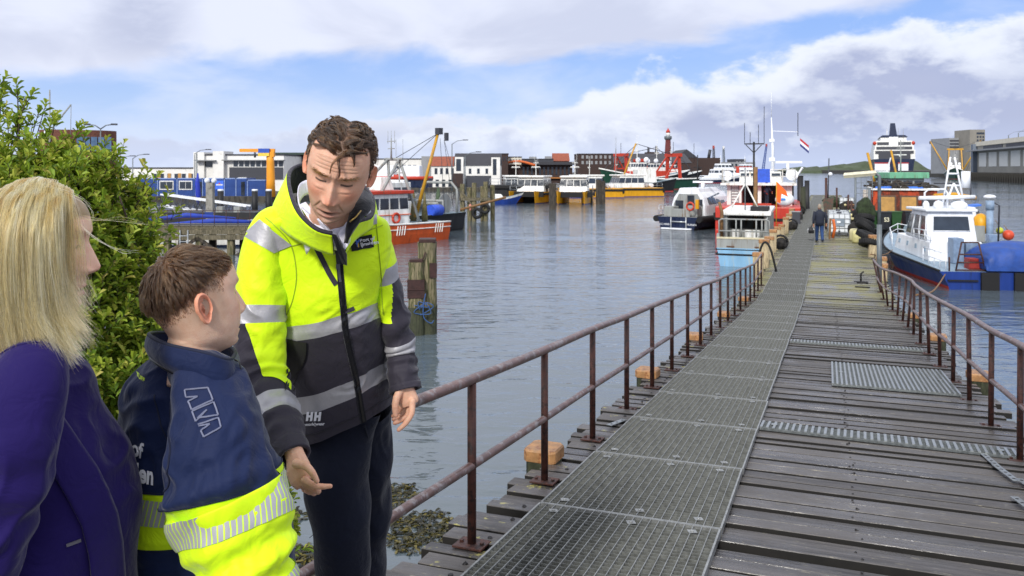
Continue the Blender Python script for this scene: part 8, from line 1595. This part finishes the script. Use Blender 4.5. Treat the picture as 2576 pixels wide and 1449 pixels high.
for i, (px, d, r_, m_, l_) in enumerate(((2118, 52, (.7, .6, .45), NETO, 'orange net heap behind the white tanks'), (2165, 41, (.5, .6, .5), NETB, 'dark net heap between the tanks and the tyres'), (2152, 47, (.5, .7, .6), NETB, 'dark net heap beyond the tyres'), (2172, 52, (.6, .8, .8), NETB, 'tall dark gear heap beside the barge'), (2095, 75, (.8, .9, .5), NETG, 'green net heap far along the pier'), (2135, 60, (.6, .8, .6), NETB, 'dark net heap before the distant tank'))):
    o = empty('net_heap', on(px, d), JRZ, l_, 'fishing net', 'net heaps on the pier'); lump((0, 0, r_[2] * .8), r_, 20 + i).build('net', m_, o)
    mb = MB(); gr = np.random.RandomState(50 + i); [mb.ball((gr.uniform(-.5, .5) * r_[0], -r_[1] * .8, r_[2] * gr.uniform(.5, 1.4)), .09, 8) for k in range(4)]; mb.build('float', M('float_cream', '#c9bf8e', .6), o)
for px, d, c, l_ in ((2150, 51, '#b8452b', 'orange red buoy on the net heap'), (2140, 50.5, '#c6cc9a', 'pale green buoy on the net heap')):
    o = empty('buoy', on(px, d, .72), 0, l_, 'buoy'); MB().ball((0, 0, 0), .22, 12).build('float', M('buoy_' + c[1:], c, .5), o); MB().torus((0, 0, .22), .05, .015, 'y', 10, 6).build('eye', M_DKGREY, o)
for px, d, c, l_ in ((2150, 39.5, '#cfc79a', 'cream plastic drum beside the dark net heap'), (2157, 38.5, '#c9c28a', 'yellowish plastic drum nearest the tyres')):
    o = empty('plastic_drum', on(px, d), 0, l_, 'drum', 'plastic drums'); MB().lathe((0, 0, 0), [(.2, 0), (.24, .05), (.24, .45), (.2, .55), (.1, .58)], 14).build('body', M('drum_' + c[1:], c, .5), o); MB().cyl((.1, 0, .57), (.1, 0, .62), .05, n=8).build('lid', M_DKGREY, o)
# dark gear on the left edge, hose loop over a post
o = empty('hose', J(24.3, -.1), JRZ, 'black hose looped over a post at the end of the left railing', 'hose'); MB().tube([Vector(p) for p in spl([(-.25, 0, .02), (-.22, 0, .5), (-.05, 0, .98), (.12, 0, .9), (.25, 0, .5), (.35, .05, .03)], 20)], .035, 8).build('hose_loop', P_RUB, o); MB().cyl((-.25, 0, 0), (-.25, 0, .06), .05, n=8).build('coupling', M_RUST, o)
for s, l_ in ((33, 'dark rope coil on the left pier edge beside the bleached posts'), (45, 'dark gear heap on the left pier edge before the steel piles'), (62, 'dark gear heap far along the left pier edge')): o = empty('rope_heap', J(s, -.05), JRZ, l_, 'rope'); lump((0, 0, .22), (.25, .35, .25), int(s)).build('coil', NETB, o); MB().torus((0, 0, .3), .28, .05, 'y', 16, 6).build('loop', P_RUB, o)
o = empty('gear_box', J(50, .0), JRZ, 'small grey box on the left pier edge near the steel piles', 'box'); MB().bx(-.25, .25, -.25, .25, 0, .75).build('body', M_DKGREY, o, .02); MB().bx(-.27, .27, -.27, .27, .75, .8).build('lid', M_GREYW, o, .01)
# cleats on the right
for s in (21.8, 23.0): o = empty('cleat', J(s, 2.75), JRZ, 'dark iron cleat bolted to the planks near the lamp' if s < 22 else 'dark iron hook bolted to the planks beyond the lamp', 'cleat'); MB().bx(-.2, .2, -.04, .04, 0, .025).build('base', M_DARK, o); MB().tube([(-.15, 0, .12), (0, 0, .14), (.15, 0, .12)] if s < 22 else [(0, 0, .02), (0, 0, .25), (.08, 0, .32)], .025, 8).build('horn', M_DARK, o)
# ------------------------------------------------------------------ two small people
def small_person(loc, rz, label, jk, ps, hairc, pose='walk', h=1.75):
    k = h / 1.75; body = MB(); f = 1 if pose == 'walk' else 0
    body.loft([[(r1 * math.sin(a), r2 * math.cos(a) + y, z) for a in np.linspace(0, 2 * math.pi, 17)[:-1]] for z, r1, r2, y in ((1.2, .1, .08, 0), (1.44, .07, .07, .01), (1.5, .058, .062, .02), (1.55, .062, .075, .03), (1.6, .074, .092, .035), (1.66, .078, .098, .03), (1.72, .066, .085, .02), (1.755, .035, .045, .01), (1.76, .01, .01, .01))], 0, True, True)
    hp = {'walk': ((-.27, -.02, .82), (.30, .10, .86)), 'bend': ((-.2, .3, .95), (.22, .32, .95))}[pose]
    for p in hp: body.ball(p, (.035, .045, .075), 10); [body.tube([Vector(p) + Vector((x, .01, -.05)), Vector(p) + Vector((x, .02, -.10)), Vector(p) + Vector((x * .8, .0, -.13))], [.010, .009, .007], 6) for x in (-.024, -.008, .008, .024)]; body.tube([Vector(p) + Vector((0, .03, 0)), Vector(p) + Vector((0, .06, -.06))], [.012, .009], 6)
    for s_ in (-1, 1): body.ball((s_ * .078, .025, 1.61), (.012, .025, .034), 8)
    body.ball((0, .135, 1.6), (.013, .02, .02), 8)
    o = body.build('person', M('skin_plain', '#b98467', .55)); o.location = loc; o.rotation_euler = (0, 0, rz); o.scale = (k,) * 3; tag(o, label, 'person')
    mb = MB(); mb.loft([[(r1 * math.copysign(abs(math.sin(a)) ** .85, math.sin(a)), r2 * math.cos(a) + y, z) for a in np.linspace(0, 2 * math.pi, 21)[:-1]] for z, r1, r2, y in ((.78, .19, .13, 0), (.95, .205, .14, 0), (1.15, .215, .145, .0), (1.32, .225, .14, .0), (1.42, .18, .11, .01), (1.48, .085, .08, .02), (1.53, .08, .08, .02))], 0, True)
    sh = ((-.2, 0, 1.40), (.2, 0, 1.40)); el = {'walk': ((-.27, -.08, 1.10), (.29, -.02, 1.12)), 'bend': ((-.27, .08, 1.1), (.28, .1, 1.1))}[pose]
    for a, b, c in zip(sh, el, hp): q = spl([a, b, c], 9); mb.tube([Vector(p) for p in q[:-1]], list(np.linspace(.078, .05, 8)), 12)
    mb.build('jacket', jk, o)
    mb = MB(); ft = ((-.10, .30, .06), (.10, -.28, .10)) if f else ((-.1, 0, .06), (.1, 0, .06)); kn = ((-.10, .22, .47), (.10, .02, .48)) if f else ((-.1, .05, .48), (.1, .05, .48))
    for a, b, c in zip(((-.095, 0, .88), (.095, 0, .88)), kn, ft): q = spl([a, b, c], 10); mb.tube([Vector(p) for p in q], list(np.linspace(.105, .06, 10)), 12)
    mb.build('trousers', ps, o)
    for c in ft: mb = MB(); mb.ball(Vector(c) + Vector((0, .06, -.02)), (.05, .14, .05), 12); mb.build('shoe', SHOE, o)
    mb = MB(); mb.loft([[(r1 * math.sin(a), r2 * math.cos(a) + y, z) for a in np.linspace(0, 2 * math.pi, 17)[:-1]] for z, r1, r2, y in ((1.575, .07, .05, -.04), (1.62, .082, .085, -.005), (1.68, .084, .098, .005), (1.73, .07, .085, .01), (1.768, .03, .04, .01))], 0, True); mb.build('hair', hairc, o)
    return o
wp = on(2062, 38.8); wk = small_person(wp, JRZ + .1, 'man in a dark jacket and jeans walking away along the pier with a bag', M('jacket_dark', '#1c2233', .8), M('jeans_blue', '#24406e', .85, var=.2, scale=20), M('hair_grey', '#9a8b7c', .8))
bg_ = empty('holdall', wp + Vector((-.42, -.02, .42)), JRZ + .1, 'black and white holdall carried by the walking man', 'bag'); mb = MB(); mb.loft([[(-.12, -.22, 0), (.12, -.22, 0), (.12, .22, 0), (-.12, .22, 0)], [(-.13, -.26, .14), (.13, -.26, .14), (.13, .26, .14), (-.13, .26, .14)], [(-.05, -.2, .28), (.05, -.2, .28), (.05, .2, .28), (-.05, .2, .28)]], 0, True, False); mb.build('bag_body', P_BLACK, bg_, .03); mb = MB(); mb.bx(-.14, .14, -.06, .04, .01, .2); mb.build('white_panel', P_WHITE2, bg_, .02); mb = MB(); mb.tube([(0, -.1, .27), (.08, -.02, .42), (0, .1, .27)], .012, 6); mb.build('handle', P_BLACK, bg_)
small_person(P(1928, 516, 58.6), -1.2, 'person in a navy and orange jacket in the doorway of the red catamaran', M('jacket_navy_orange', '#1b2138', .8, col2='#d8552a', lo=.58, hi=.6, scale=2), M('trousers_navy', '#1a2030', .85), M('hair_grey', '#9a8b7c', .8), 'bend', 1.7)
